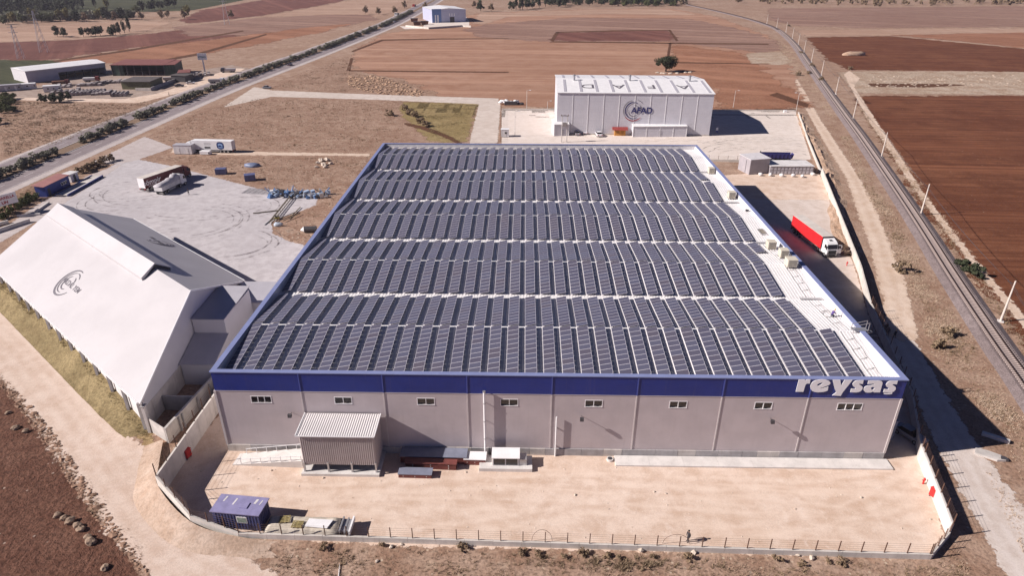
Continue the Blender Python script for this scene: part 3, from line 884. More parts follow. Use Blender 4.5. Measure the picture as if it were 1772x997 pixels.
# side and rear walls
SIDE = ribbed('grey side sheet', (.50, .46, .46), 1.0, 'Z', .01, .55, sharp=True)
MB().box(0, .25, .3, L, 0, 9.7).build('side_wall', SIDE, wh)
MB().box(W - .25, W, .3, L, 0, 9.7).build('side_wall', SIDE, wh)
MB().box(0, W, L - .25, L + .01, 0, 9.7).build('rear_wall', SIDE, wh)
BLS = ribbed('blue side sheet', (.035, .045, .25), 1.0, 'Z', .008, .45, sharp=True, var=.08)
MB().box(-.02, .1, .26, L, 9.7, H - .12).build('side_fascia', BLS, wh)
MB().box(W - .1, W + .02, .26, L, 9.7, H - .12).build('side_fascia', BLS, wh)
MB().box(0, W, L - .1, L + .03, 9.7, H - .12).build('rear_fascia', BLS, wh)
PAR = ribbed('parapet sheet', (.74, .71, .71), .33, 'Y', .02, .5, var=.04)
PARX = ribbed('rear parapet sheet', (.66, .63, .64), .33, 'X', .05, .5, var=.05)
MB().box(.12, .5, .45, L - .4, 10.6, H - .12).build('parapet_lining', PAR, wh)
MB().box(W - .5, W - .12, .45, L - .4, 10.6, H - .12).build('parapet_lining', PAR, wh)
MB().box(.5, W - .5, L - .45, L - .12, 10.6, H - .12).build('parapet_lining', PARX, wh)
MB().box(.5, W - .5, .26, .45, 10.6, H - .12).build('parapet_lining', PARX, wh)
for x0, x1, y0, y1 in ((-.1, W + .1, -.12, .55), (-.1, W + .1, L - .5, L + .1)):
    n_ = 12
    for i in range(n_):
        a = x0 + (x1 - x0) * i / n_; b = x0 + (x1 - x0) * (i + 1) / n_
        MB().box(a + .004, b - .004, y0, y1, H - .12, H).build('capping', BLUE_CAP, wh)
for x0, x1 in ((-.1, .62), (W - .62, W + .1)):
    n_ = 16
    y0, y1 = .55, L - .5
    for i in range(n_):
        a = y0 + (y1 - y0) * i / n_; b = y0 + (y1 - y0) * (i + 1) / n_
        MB().box(x0, x1, a + .004, b - .004, H - .12, H - .003 * (i % 2)).build('capping', BLUE_CAP, wh)
# roof slopes with raised seams
ROOF = plain('roof sheet', (.72, .69, .685), .42, .06, .25, dirt=.16)
for b in range(5):
    y0, y2 = VY[b], VY[b + 1]
    y1 = (y0 + y2) / 2
    for half in (0, 1):
        ya, za, yb, zb = (y0, VZ, y1, RZ) if half == 0 else (y1, RZ, y2, VZ)
        if yb > L - .45:
            f_ = (L - .45 - ya) / (yb - ya); zb = za + (zb - za) * f_; yb = L - .45
        sl = MB().add([(.5, ya, za), (W - .5, ya, za), (W - .5, yb, zb), (.5, yb, zb)], [(0, 1, 2, 3)]).build('roof_slope', ROOF, wh)
        rb = MB()
        x = .62
        while x < W - .6:
            rb.add([(x - .04, ya, za), (x, ya, za + .05), (x + .04, ya, za), (x - .04, yb, zb), (x, yb, zb + .05), (x + .04, yb, zb)], [(0, 1, 4, 3), (1, 2, 5, 4)])
            x += .48
        o = rb.build('roof_seam', ROOF, sl, fix=False); o['kind'] = 'stuff'
    MB().add([(.5, y1 - .28, RZ - .01), (W - .5, y1 - .28, RZ - .01), (W - .5, y1, RZ + .06), (.5, y1, RZ + .06), (.5, y1 + .28, RZ - .01), (W - .5, y1 + .28, RZ - .01)], [(0, 1, 2, 3), (3, 2, 5, 4)]).build('ridge_cap', WHITE, wh)
    gt = MB().box(.5, W - .5, y0 - .22, y0 + .22, VZ - .2, VZ + .035)
    if b:
        gt.build('gutter_walkway', WHITE, wh)
MB().add([(.45, .4, VZ), (W - .45, .4, VZ), (W - .45, 1.2, VZ), (.45, 1.2, VZ)], [(0, 1, 2, 3)]).build('front_gutter', ROOF, wh)
# lettering on the fascia, traced letter by letter (x along wall, z height)
SIGN = plain('sign white', (.80, .78, .80), .5, .03, 1)
LT = [([(73.01, 10.67), (73.04, 12.51), (73.79, 12.52), (73.79, 12.29), (73.96, 12.49), (74.2, 12.55), (74.45, 12.53), (74.49, 11.92), (74.24, 11.94), (74.08, 11.88), (73.99, 11.71), (73.94, 10.68)], None),
      ([(74.65, 11.46), (74.66, 11.92), (74.79, 12.13), (75.03, 12.37), (75.5, 12.52), (75.91, 12.57), (76.33, 12.54), (76.75, 12.36), (76.93, 12.16), (77.02, 12.01), (76.88, 11.75), (76.54, 11.56), (76.16, 11.36), (75.77, 11.22), (76.03, 11.22), (76.35, 11.28), (76.85, 11.49), (76.89, 10.93), (76.62, 10.78), (76.3, 10.69), (75.72, 10.63), (75.34, 10.68), (75.01, 10.82), (74.77, 11.11)], [(75.4, 11.62), (75.47, 11.86), (75.65, 12.01), (75.93, 12.08), (76.07, 12.03), (75.91, 11.77), (75.68, 11.65)]),
      ([(77.16, 12.52), (78.09, 12.53), (78.23, 12.13), (78.39, 11.64), (78.51, 12.08), (78.64, 12.52), (79.58, 12.53), (78.77, 10.6), (78.67, 10.13), (77.61, 10.19), (78.01, 10.69), (77.75, 11.1), (77.45, 11.81)], None),
      ([(79.79, 12.2), (79.93, 12.35), (80.11, 12.46), (80.43, 12.51), (80.93, 12.52), (80.98, 11.96), (80.55, 12.01), (80.5, 11.93), (80.73, 11.78), (80.98, 11.61), (81.09, 11.4), (81.09, 11.15), (80.91, 10.83), (80.68, 10.73), (80.4, 10.68), (79.72, 10.71), (79.72, 11.25), (80.19, 11.21), (80.24, 11.32), (80.09, 11.46), (79.87, 11.61), (79.72, 11.89)], None),
      ([(81.54, 12.43), (82.19, 12.49), (82.85, 12.5), (83.17, 12.4), (83.33, 12.2), (83.35, 11.9), (83.37, 10.74), (82.62, 10.73), (82.47, 10.84), (82.21, 10.7), (81.83, 10.68), (81.56, 10.74), (81.31, 11.0), (81.25, 11.35), (81.36, 11.58), (81.63, 11.71), (82.03, 11.77), (82.41, 11.92), (82.3, 12.02), (81.57, 11.95)], [(82.09, 11.35), (82.16, 11.49), (82.32, 11.53), (82.52, 11.47), (82.55, 11.27), (82.44, 11.13), (82.25, 11.13)]),
      ([(83.89, 12.21), (84.01, 12.36), (84.2, 12.45), (84.61, 12.47), (85.11, 12.48), (85.12, 11.97), (84.65, 12.0), (84.61, 11.89), (84.84, 11.75), (85.04, 11.61), (85.14, 11.43), (85.16, 11.15), (85.02, 10.9), (84.8, 10.77), (84.47, 10.72), (83.77, 10.77), (83.77, 11.24), (84.25, 11.19), (84.3, 11.33), (84.15, 11.48), (83.95, 11.62), (83.8, 11.88)], None),
      ([(83.87, 10.62), (84.34, 10.6), (84.9, 10.71), (84.88, 10.52), (84.62, 10.46), (84.25, 10.45), (83.95, 10.47)], None)]
for outer, hole in LT:
    bm = bmesh.new()
    edges = []
    for ring in ([outer] + ([hole] if hole else [])):
        vs = [bm.verts.new((x, 0, z)) for x, z in ring]
        edges += [bm.edges.new((vs[i], vs[(i + 1) % len(vs)])) for i in range(len(vs))]
    bmesh.ops.triangle_fill(bm, use_beauty=True, edges=edges)
    ext = bmesh.ops.extrude_face_region(bm, geom=list(bm.faces))
    bmesh.ops.translate(bm, vec=(0, .06, 0), verts=[g for g in ext['geom'] if isinstance(g, bmesh.types.BMVert)])
    bmesh.ops.recalc_face_normals(bm, faces=bm.faces)
    me = bpy.data.meshes.new('letter'); bm.to_mesh(me); bm.free()
    me.materials.append(SIGN)
    share('letter', me, wh, (0, -.16, 0))
# floodlights on the front wall
for k, (x, lab) in enumerate(((9.37, 'small floodlight on grey wall left of the corrugated entrance shed'), (22.0, ''), (46.63, 'small floodlight on grey wall right of the thin short pipe'), (70.67, 'small floodlight on grey wall below the sign lettering end'))):
    if not lab:
        continue
    t = thing('wall_floodlight', lab, 'floodlight', (x, 0, 6.38), 0, 'floodlights on the front wall')
    MB().bar((0, -.02, .05), (0, -.75, .15), .06).build('bracket', STEEL_D, t)
    MB().prism([(-.62, .02), (-.98, -.12), (-.92, .3), (-.66, .36)], -.24, .24, 'x').build('lamp_head', STEEL_D, t)
    MB().add([(-.19, -.66, .015), (.19, -.66, .015), (.19, -.94, -.09), (-.19, -.94, -.09)], [(0, 1, 2, 3)]).build('lens', WHITE_D, t)

# ------------------------------------------------------------------ solar rows
mt, n, l, p = base_mat('solar cells')
g = n.new('ShaderNodeTexCoord'); co = g.outputs['Object']
oi = n.new('ShaderNodeObjectInfo')
sx = n.new('ShaderNodeSeparateXYZ'); l.new(co, sx.inputs[0])
geo = n.new('ShaderNodeNewGeometry')
v = ramp(n, l, tex_noise(n, l, geo.outputs['Position'], .18, 3, .5), .35, .65)
c = mixc(n, l, v, (.078, .073, .108), (.092, .080, .104))
c = mixc(n, l, oi.outputs['Random'], c, (.088, .088, .130))
l.new(c, p.inputs['Base Color'])
p.inputs['Roughness'].default_value = .36
p.inputs['Specular IOR Level'].default_value = .6
p.inputs['Coat Weight'].default_value = .0
CELLS = mt
ALU = plain('aluminium frame', (.48, .46, .51), .4, .04, 2)
PLEN, PWID, TILT, PITCHX, X0 = 1.58, 1.015, R(12.5), 2.41, .80
PST = 1.05
def add_panel(mb, y):
    t = .035; fw = .036
    mb.cm = 1
    mb.add([(0, y, 0), (PLEN, y, 0), (PLEN, y + PWID, 0), (0, y + PWID, 0), (0, y, t), (PLEN, y, t), (PLEN, y + PWID, t), (0, y + PWID, t),
            (fw, y + fw, t), (PLEN - fw, y + fw, t), (PLEN - fw, y + PWID - fw, t), (fw, y + PWID - fw, t)],
           [(3, 2, 1, 0), (0, 1, 5, 4), (1, 2, 6, 5), (2, 3, 7, 6), (3, 0, 4, 7), (4, 5, 9, 8), (5, 6, 10, 9), (6, 7, 11, 10), (7, 4, 8, 11)])
    mb.cm = 0
    mb.add([(fw, y + fw, t - .004), (PLEN - fw, y + fw, t - .004), (PLEN - fw, y + PWID - fw, t - .004), (fw, y + PWID - fw, t - .004)], [(0, 1, 2, 3)])
    mb.cm = 0
pm = MB(); add_panel(pm, 0); PANEL = pm.mesh('solar_panel', [CELLS, ALU], fix=False)
def strip_mesh(n_):
    pm = MB()
    for i in range(n_):
        add_panel(pm, i * PST)
    return pm.mesh('panel_strip', [CELLS, ALU], fix=False)
def rack_mesh(n_):
    mb = MB()
    LEN = n_ * PST
    for x in (.30, 1.30):
        mb.box(x - .025, x + .025, 0, LEN, -.055, -.004)
    k = .5
    while k < LEN:
        hgt = PLEN * math.tan(TILT)
        # triangular rear legs, drawn in the tilted frame (down is turned by the tilt)
        dn = Vector((math.sin(-TILT), 0, -math.cos(TILT)))
        for x in (.12, 1.45):
            a = Vector((x, k, -.03)); b = a + dn * (x * math.sin(TILT) + .145)
            mb.bar(a, b, .05)
        k += 2.07
    mb.box(PLEN - .12, PLEN - .06, 0, LEN, -.07, -.002)
    return mb.mesh('mounting_rack', GALV, fix=False)
strips = {}; racks = {}
bay_n = ['nearest', 'second', 'middle', 'fourth', 'farthest']
last_stuff = MB()
cols = {}
for b in range(5):
    cols[b, 0] = 32 if b == 1 else 33
    cols[b, 1] = {0: 32, 1: 32, 2: 33, 3: 32, 4: 33}[b]
for b in range(5):
    y0 = VY[b]; y1 = y0 + 22.45 / 2
    for half in (0, 1):
        rows_ = [(k, 10, 0) for k in range(cols[b, half] + 1)]
        if b == 1 and half == 1:
            rows_.append((33, 5, 5))
        if b == 3 and half == 1:
            rows_.append((33, 8, 2))
        for k, n_, skip in rows_:
            x = X0 + PITCHX * k
            sl = SLOPE if half == 0 else -SLOPE
            ys = y0 + .60 if half == 0 else y1 + .12
            if b == 4 and half == 1:
                n_ = 9
            ys += skip * PST * math.cos(SLOPE)
            zs = (VZ + (ys - y0) * math.tan(SLOPE)) if half == 0 else (RZ - (ys - y1) * math.tan(SLOPE))
            Mx = Matrix.Translation((x, ys, zs + .185)) @ Matrix.Rotation(sl, 4, 'X') @ Matrix.Rotation(-TILT, 4, 'Y')
            if b == 4 and half == 1:
                pm = MB()
                for i in range(n_):
                    add_panel(pm, i * PST)
                for v_ in pm.v:
                    pass
                base = len(last_stuff.v)
                last_stuff.v += [tuple(Mx @ Vector(v_)) for v_ in pm.v]
                last_stuff.f += [tuple(base + i for i in f) for f in pm.f]
                last_stuff.m += pm.m
                continue
            if n_ == 5:
                lab = 'short five panel solar row at the right end of second bay, behind its ridge'
            elif n_ == 8:
                lab = 'short eight panel solar row at right end of fourth bay, behind its ridge'
            else:
                lab = f'solar panel row, {ORD[k + 1]} from left, on {"front" if half == 0 else "back"} slope of {bay_n[b]} roof bay'
            t = thing('solar_panel_row', lab, 'solar panels', (0, 0, 0), 0, 'solar panel rows on the warehouse roof')
            t.matrix_world = Mx
            if n_ not in racks:
                racks[n_] = rack_mesh(n_)
            share('mounting_rack', racks[n_], t)
            if b < 2:
                for i in range(n_):
                    share('solar_panel', PANEL, t, (0, i * PST, 0))
            else:
                if n_ not in strips:
                    strips[n_] = strip_mesh(n_)
                o = share('solar_panels', strips[n_], t); o['kind'] = 'stuff'
o = last_stuff.build('solar_panel_rows', [CELLS, ALU], fix=False)
stuff(o, 'last line of solar panel rows on the farthest roof slope by rear parapet', 'solar panels')

# ------------------------------------------------------------------ things on the roof
def roof_z(x, y):
    for b in range(5):
        if VY[b] <= y <= VY[b + 1]:
            m_ = (VY[b] + VY[b + 1]) / 2
            return RZ - abs(y - m_) * math.tan(SLOPE)
    return VZ
BEIGE = plain('beige cooler casing', (.60, .54, .44), .6, .08, 1)
LOUV = plain('cooler louvre', (.34, .30, .24), .7, .1, 2)
def cooler(x, y, s, lab):
    t = thing('roof_cooler', lab, 'cooler', (x, y, roof_z(x, y)), 0, 'beige coolers along the right edge of the roof')
    MB().box(-s, s, -s, s, .22, 1.5).build('casing', BEIGE, t, bevel=.03)
    MB().box(-s * 1.05, s * 1.05, -s * 1.05, s * 1.05, 1.5, 1.58).build('lid', BEIGE, t)
    for sx_, sy_ in ((-1, -1), (1, -1), (1, 1), (-1, 1)):
        MB().box(sx_ * s * .85 - .05, sx_ * s * .85 + .05, sy_ * s * .85 - .05, sy_ * s * .85 + .05, -.08, .22).build('foot', STEEL_D, t)
    for k in range(6):
        z = .38 + k * .18
        MB().box(-s * .82, s * .82, -s - .03, -s, z, z + .09).build('louvre', LOUV, t)
        MB().box(s, s + .03, -s * .82, s * .82, z, z + .09).build('louvre', LOUV, t)
cooler(84.8, 90.2, .68, 'beige roof cooler nearest the far end of the roof')
cooler(84.5, 71.3, .74, 'beige roof cooler with grille platform beside the second to last gutter')
cooler(83.9, 43.2, .74, 'beige roof cooler on its own above the second gutter walkway')
cooler(84.4, 38.4, .7, 'middle beige cooler beside the short panel row on second bay')
cooler(84.1, 34.0, .82, 'largest and nearest beige roof cooler casting a dark shadow')
def grille(x, y, lab):
    t = thing('roof_grating', lab, 'grating', (x, y, roof_z(x, y) + .1))
    MB().box(-.6, .6, -1.3, -1.2, 0, .12).box(-.6, .6, 1.2, 1.3, 0, .12).box(-.6, -.5, -1.2, 1.2, 0, .12).box(.5, .6, -1.2, 1.2, 0, .12).build('frame', GALV, t)
    for k in range(9):
        MB().box(-.5, .5, -1.1 + k * .27, -1.02 + k * .27, .02, .09).build('bar', LOUV, t)
    return t
grille(84.8, 50.8, 'brown framed grating lying on white roof above third gutter')
grille(85.0, 73.4, 'grating platform next to the far roof cooler')
t = thing('roof_outlet', 'small dark round roof outlet near the right parapet', 'vent', (85.2, 62.0, roof_z(85, 62)))
MB().tube((0, 0, -.1), (0, 0, .3), .28, n=14).build('pipe', STEEL_D, t); MB().tube((0, 0, .3), (0, 0, .36), .4, n=14).build('cowl', STEEL_D, t)
# cable trays at the gutter ends and lifeline along the right edge
for b in range(1, 5):
    t = thing('cable_tray', f'white cable tray across the right end of the {["nearest", "second", "third", "farthest"][b - 1]} roof gutter', 'cable tray', (82.0, VY[b], VZ + .06))
    MB().box(0, 3.6, -.16, .16, .16, .22).build('tray', WHITE, t)
    MB().box(0, 3.6, -.19, -.16, .14, .30).build('edge', GALV, t); MB().box(0, 3.6, .16, .19, .14, .30).build('edge', GALV, t)
    for x in (.3, 1.8, 3.3):
        MB().box(x - .05, x + .05, -.12, .12, -.05, .16).build('foot', GALV, t)
CABLE = plain('grey cable', (.30, .28, .27), .6, .1, 3)
for b in range(0, 2):
    for half in (0, 1):
        y0 = VY[b] + (0.4 if half == 0 else 22.45 / 2 + .2); y1 = VY[b] + (22.45 / 2 - .2 if half == 0 else 22.0)
        for j, (xa, w_) in enumerate(((83.3, 0), (84.6, 0))):
            mb = MB(); prev = None
            for k in range(13):
                y = y0 + (y1 - y0) * k / 12
                q = Vector((xa + .06 * math.sin(k * 1.7 + j), y, roof_z(xa, y) + .07))
                if prev is not None:
                    mb.tube(prev, q, .022, n=5, caps=False)
                prev = q
            tag(mb.build('roof_cable', CABLE), f'thin grey {"left" if j == 0 else "right"} cable on bare {"front" if half == 0 else "back"} slope of {bay_n[b]} bay', 'cable')
        for k in range(1, 5):
            y = y0 + (y1 - y0) * k / 5
            mb = MB().tube((83.3, y, roof_z(0, y) + .08), (84.5, y + .5, roof_z(0, y + .5) + .08), .02, n=5).tube((84.5, y + .5, roof_z(0, y + .5) + .08), (83.9, y + .1, roof_z(0, y) + .08), .02, n=5)
            tag(mb.build('cable_tie', CABLE), f'cross cable {ORD[k]} from the near end on bare {"front" if half == 0 else "back"} slope of {bay_n[b]} bay', 'cable')
# access ladder with cage over the right parapet
t = thing('access_ladder', 'galvanised roof ladder with hoops hooked over the right parapet', 'ladder', (W + .15, 12.2, 0))
for y in (-.35, .35):
    MB().box(.35, .42, y - .04, y + .04, .6, H + 1.2).build('stile', GALV, t)
    MB().bar((.38, y, H + 1.2), (-1.6, y, H + .7), .07).bar((-1.6, y, H + .7), (-1.6, y, H - .9), .07).build('handrail', GALV, t)
for k in range(20):
    MB().box(.36, .41, -.33, .33, .9 + k * .6, .94 + k * .6).build('rung', GALV, t)
for k in range(8):
    z = 3.2 + k * 1.3
    mb = MB(); prev = None
    for j in range(9):
        a = -math.pi / 2 + math.pi * j / 8
        q = Vector((.4 + .75 * math.cos(a), .42 * math.sin(a), z))
        if prev is not None:
            mb.bar(prev, q, .05, .04)
        prev = q
    mb.build('hoop', GALV, t)
MB().box(-1.7, .35, -.45, .45, H + .02, H + .08).build('step_plate', GALV, t)
# blue cabin against the right wall, and the recess beside it
CAB = plain('slate blue cabin sheet', (.16, .18, .27), .5, .1, 1)
t = thing('side_cabin', 'slate blue box cabin against the shaded right wall of the warehouse', 'cabin', (W + .15, 3.8, 0))
MB().box(0, 3.0, 0, 2.6, 0, 3.2).build('body', CAB, t); MB().box(-.0, 3.1, -.1, 2.7, 3.2, 3.32).build('roof', CAB, t)
MB().box(1.0, 1.9, -.05, 0, .05, 2.1).build('door', STEEL_D, t)
t = thing('side_canopy', 'dark blue loading canopy further back on the right warehouse wall', 'canopy', (W + .15, 11.5, 0))
MB().box(0, 1.6, 0, 6.0, 3.6, 3.75).build('roof', CAB, t)
for y in (.2, 5.8):
    MB().box(1.4, 1.55, y - .08, y + .08, 0, 3.6).build('post', STEEL_D, t)

# ------------------------------------------------------------------ feed hall on the left
def xf(mb, M):
    mb.v = [tuple(M @ Vector(v)) for v in mb.v]
    return mb
HR = Vector((-12.78, 22.2, 12.55)); HA = Vector((-.767, .642, 0)).normalized(); HP = Vector((.642, .767, 0)).normalized()
HZ = Vector((0, 0, 1))
SHEETW = plain('white hall sheet', (.50, .47, .475), .5, .05, .12, dirt=.07)
HALLW = plain('hall gable sheet', (.62, .60, .62), .55, .04, .3)
hall = thing('feed_hall', 'big white pitched hall with ridge vent and round logo on its roof', 'hall')
DN = Vector((0, 0, -7.55))
Rf = HR + HA * 58.4
ln_, lf_ = HR - HP * 14.4 + DN - HA * 12.08, Rf - HP * 14.4 + DN - HA * 2.5
rn_, rf_ = HR + HP * 14.4 + DN + HA * 12.08, Rf + HP * 14.4 + DN + HA * 2.5
th = Vector((0, 0, .18))
ov = -HA * .55
for e0, e1 in ((ln_, lf_), (rn_, rf_)):
    MB().hexa([HR + ov, e0 + ov, e1, Rf], [HR + ov + th, e0 + ov + th, e1 + th, Rf + th]).build('roof_slope', SHEETW, hall)
MB().hexa([Vector((-12.8, 4.4, 0)), Vector((-12.8, 40.2, 0)), Vector((-13.1, 40.2, 0)), Vector((-13.1, 4.4, 0))],
          [Vector((-12.8, 4.4, 3.4)), Vector((-12.8, 40.2, 3.4)), Vector((-13.1, 40.2, 3.4)), Vector((-13.1, 4.4, 3.4))]).build('gable_base', CONC, hall)
MB().add([(-12.85, 4.2, 3.4), (-12.85, 40.4, 3.4), (-12.85, 40.4, 5.1), (-12.85, 22.2, 12.5), (-12.85, 4.2, 5.1)], [(0, 1, 2, 3, 4)]).build('gable_wall', HALLW, hall)
gf = [Vector((-64.2, 47.8, 0)), Vector((-51.0, 71.6, 0)), Vector((-51.0, 71.6, 5.2)), Rf, Vector((-64.2, 47.8, 5.2))]
MB().add(gf, [(0, 1, 2, 3, 4)]).build('gable_wall', HALLW, hall)
for s_, e0, e1 in ((1, ln_, lf_), (-1, rn_, rf_)):
    i_ = HP * .55 * s_
    a, b = e0 + i_, e1 + i_ - HA * .8
    MB().hexa([Vector((a.x, a.y, 0)), Vector((b.x, b.y, 0)), Vector((b.x + i_.x * .4, b.y + i_.y * .4, 0)), Vector((a.x + i_.x * .4, a.y + i_.y * .4, 0))],
              [Vector((a.x, a.y, 4.9)), Vector((b.x, b.y, 4.9)), Vector((b.x + i_.x * .4, b.y + i_.y * .4, 5.1)), Vector((a.x + i_.x * .4, a.y + i_.y * .4, 5.1))]).build('side_wall', WHITE_D, hall)
    nb = 13
    for k in range(nb):
        q = e0.lerp(e1, (k + .15) / nb) + i_ * .35
        MB().bar((q.x, q.y, 0), (q.x, q.y, 4.75), .32, .4).build('column', CONC_D, hall)
# grassy bank against the left side wall
gb = MB(); vs = []
nv_ = 40
for i in range(nv_ + 1):
    f_ = i / nv_
    c_ = ln_.lerp(lf_, f_) + HP * .55
    hh = 2.7 * min(1, f_ / .22) * (.9 + .15 * mnoise.noise(Vector((f_ * 9, 3, 1))))
    for d, k in ((0, 1.0), (.9, .78), (1.9, .42), (3.0, .10), (3.7, -.02)):
        q = c_ - HP * d
        vs.append((q.x, q.y, hh * k + (.08 * mnoise.noise(Vector((q.x * .7, q.y * .7, 5))) if 0 < d < 3.5 else 0) - (.05 if d > 3.5 else 0)))
gb.add(vs, [(5 * i + j, 5 * i + 5 + j, 5 * i + 6 + j, 5 * i + 1 + j) for i in range(nv_) for j in range(4)])
struct(gb.build('grass_bank', soil('dry grass bank', (.24, .185, .095), (.32, .245, .13), (.18, .13, .065), .08, .5, 3.0, .9, grain=.45), smooth=True))
def bank_z(x, y):
    q = Vector((x, y, 0)) - Vector((ln_.x, ln_.y, 0)) - HP * .55
    f_ = q.dot(HA) / (lf_ - ln_).length; d = -q.dot(HP)
    if d < 0 or d > 5 or f_ < 0 or f_ > 1: return 0.0
    hh = 2.7 * min(1, f_ / .22) * .95
    return hh * float(np.interp(d, (0, .9, 1.9, 3.0, 3.7), (1, .78, .42, .1, 0)))
# gutters
for e0, e1, s_ in ((ln_, lf_, -1), (rn_, rf_, 1)):
    MB().bar(e0 + HP * s_ * .12 + Vector((0, 0, .02)), e1 + HP * s_ * .12 + Vector((0, 0, .02)), .22, .2).build('gutter', WHITE, hall)
MB().bar(HR + ov + Vector((.02, 0, .1)), ln_ + ov + Vector((.02, 0, .1)), .14, .3).build('verge_trim', WHITE, hall)
MB().bar(HR + ov + Vector((.02, 0, .1)), rn_ + ov + Vector((.02, 0, .1)), .14, .3).build('verge_trim', WHITE, hall)
# ridge vent
va, vb = HR + HA * 11.5, HR + HA * 56.5
sl_ = 7.55 / 14.4
def vp(c, d, z): return c + HP * d + HZ * z
vent = []
for c in (va, vb):
    vent.append([vp(c, -2.5, -2.5 * sl_ + .05), vp(c, 0, 1.02), vp(c, 2.5, -2.5 * sl_ + .75), vp(c, 2.5, -2.5 * sl_ + .9), vp(c, 0, 1.2), vp(c, -2.55, -2.55 * sl_ + .75)])
n6 = 6
MB().add(vent[0] + vent[1], [tuple(range(6)), tuple(range(11, 5, -1))] + [(i, n6 + i, n6 + (i + 1) % n6, (i + 1) % n6) for i in range(n6)]).build('ridge_vent', SHEETW, hall)
for q in (va - HA * -.3, vb - HA * .3):
    MB().add([vp(q, -2.3, -2.3 * sl_ + .1), vp(q, 0, .1), vp(q, 0, 1.0), vp(q, -2.3, -2.5 * sl_ + .35)], [(0, 1, 2, 3)]).add([vp(q, 0, .1), vp(q, 2.3, -2.3 * sl_ + .1), vp(q, 2.3, -2.3 * sl_ + .75), vp(q, 0, 1.0)], [(0, 1, 2, 3)]).build('vent_end', STEEL_D, hall)
def slope_frame(s, d, sgn):
    dn = (HP * sgn * 14.4 + HZ * -7.55).normalized()
    upv = -dn
    xv = -HA if sgn < 0 else HA
    nv = xv.cross(upv)
    o = HR + th + HA * s + dn * d + nv * .03
    return Matrix((xv, upv, nv)).transposed().to_4x4(), o
INKG = plain('grey roof ink', (.13, .115, .135), .6, .05, 1)
for sgn, s, d, sc in ((-1, 28.0, 10.0, 1.0), (1, 36.0, 11.5, .9)):
    Mr, o = slope_frame(s, d, sgn)
    M = Matrix.Translation(o) @ Mr
    for r0, r1, a0, a1 in ((2.55, 2.95, 75, 330), (2.0, 2.28, 100, 285), (1.30, 1.6, 120, 300), (1.25, 1.5, 10, 70), (2.05, 2.25, 40, 95)):
        mb = arc(MB(), r0 * sc, r1 * sc, a0, a1, 22, .012)
        xf(mb, M).build('logo_ring', INKG, hall)
    me = text_mesh('AKDAL YEM', 1.35 * sc, .006, .02)
    me.materials.clear(); me.materials.append(INKG)
    me.transform(M @ Matrix.Translation((1.5 * sc, -.1, 0)))
    share('logo_text', me, hall)
# sheds between the hall gable and the warehouse
SLATE = plain('grey shed sheet', (.42, .40, .43), .5, .05, .4)
t = thing('loading_annex', 'tall grey flat roofed annex against the white hall gable', 'annex')
MB().box(-12.7, -7.6, 20.8, 31.2, 0, 8.2).build('wall', HALLW, t)
MB().add([(-12.75, 20.55, 8.25), (-7.45, 20.55, 8.25), (-7.45, 31.4, 8.7), (-12.75, 31.4, 8.7), (-12.75, 20.55, 8.37), (-7.45, 20.55, 8.37), (-7.45, 31.4, 8.82), (-12.75, 31.4, 8.82)], [(0, 3, 2, 1), (4, 5, 6, 7), (0, 1, 5, 4), (1, 2, 6, 5), (2, 3, 7, 6), (3, 0, 4, 7)]).build('roof', SLATE, t)
t = thing('low_annex', 'low grey annex with sloping roof in front of the taller annex', 'annex')
MB().hexa([(-12.7, 14.9, 0), (-7.6, 14.9, 0), (-7.6, 20.79, 0), (-12.7, 20.79, 0)], [(-12.7, 14.9, 3.85), (-7.6, 14.9, 3.85), (-7.6, 20.79, 5.6), (-12.7, 20.79, 5.6)]).build('wall', HALLW, t)
MB().hexa([(-12.75, 14.5, 3.8), (-7.3, 14.5, 3.8), (-7.3, 20.78, 5.65), (-12.75, 20.78, 5.65)], [(-12.75, 14.5, 3.93), (-7.3, 14.5, 3.93), (-7.3, 20.78, 5.78), (-12.75, 20.78, 5.78)]).build('roof', SLATE, t)
t = thing('rear_annex', 'lower beige roofed annex beyond the tall annex by the truck yard', 'annex')
MB().box(-12.7, -5.2, 31.5, 39.5, 0, 5.4).build('wall', HALLW, t)
MB().box(-12.9, -5.0, 31.45, 39.7, 5.4, 5.55).build('roof', SLATE, t)
# open concrete bins in front of the annex
t = thing('concrete_bin', 'open concrete storage bins below the hall gable corner', 'bin')
MB().hexa([(-12.6, 3.9, 0), (-12.3, 3.6, 0), (-8.6, 1.2, 0), (-8.9, 1.5, 0)], [(-12.6, 3.9, 2.4), (-12.3, 3.6, 2.4), (-8.6, 1.2, 2.4), (-8.9, 1.5, 2.4)]).build('front_wall', CONC, t)
MB().hexa([(-8.9, 1.3, 0), (-8.55, 1.25, 0), (-7.2, 14.5, 0), (-7.55, 14.5, 0)], [(-8.9, 1.3, 2.5), (-8.55, 1.25, 2.5), (-7.2, 14.5, 2.5), (-7.55, 14.5, 2.5)]).build('side_wall', CONC, t)
MB().box(-12.7, -8.0, 8.5, 8.75, 0, 2.45).build('divider', CONC_D, t)
for f_ in (.2, .26, .55, .8):
    q = Vector((-8.5, 1.3, 0)).lerp(Vector((-7.15, 14.5, 0)), f_)
    MB().box(q.x, q.x + .22, q.y - .12, q.y + .12, 0, 2.3).build('buttress', CONC_D, t)
t = thing('hall_corner_post', 'pale concrete post at the near corner of the white hall', 'post', (-12.35, 3.6, 0))
MB().box(-.22, .22, -.3, .3, 0, 4.4).build('shaft', CONC_W, t); MB().box(-.3, .3, -.38, .38, 4.4, 4.5).build('cap', CONC_D, t)

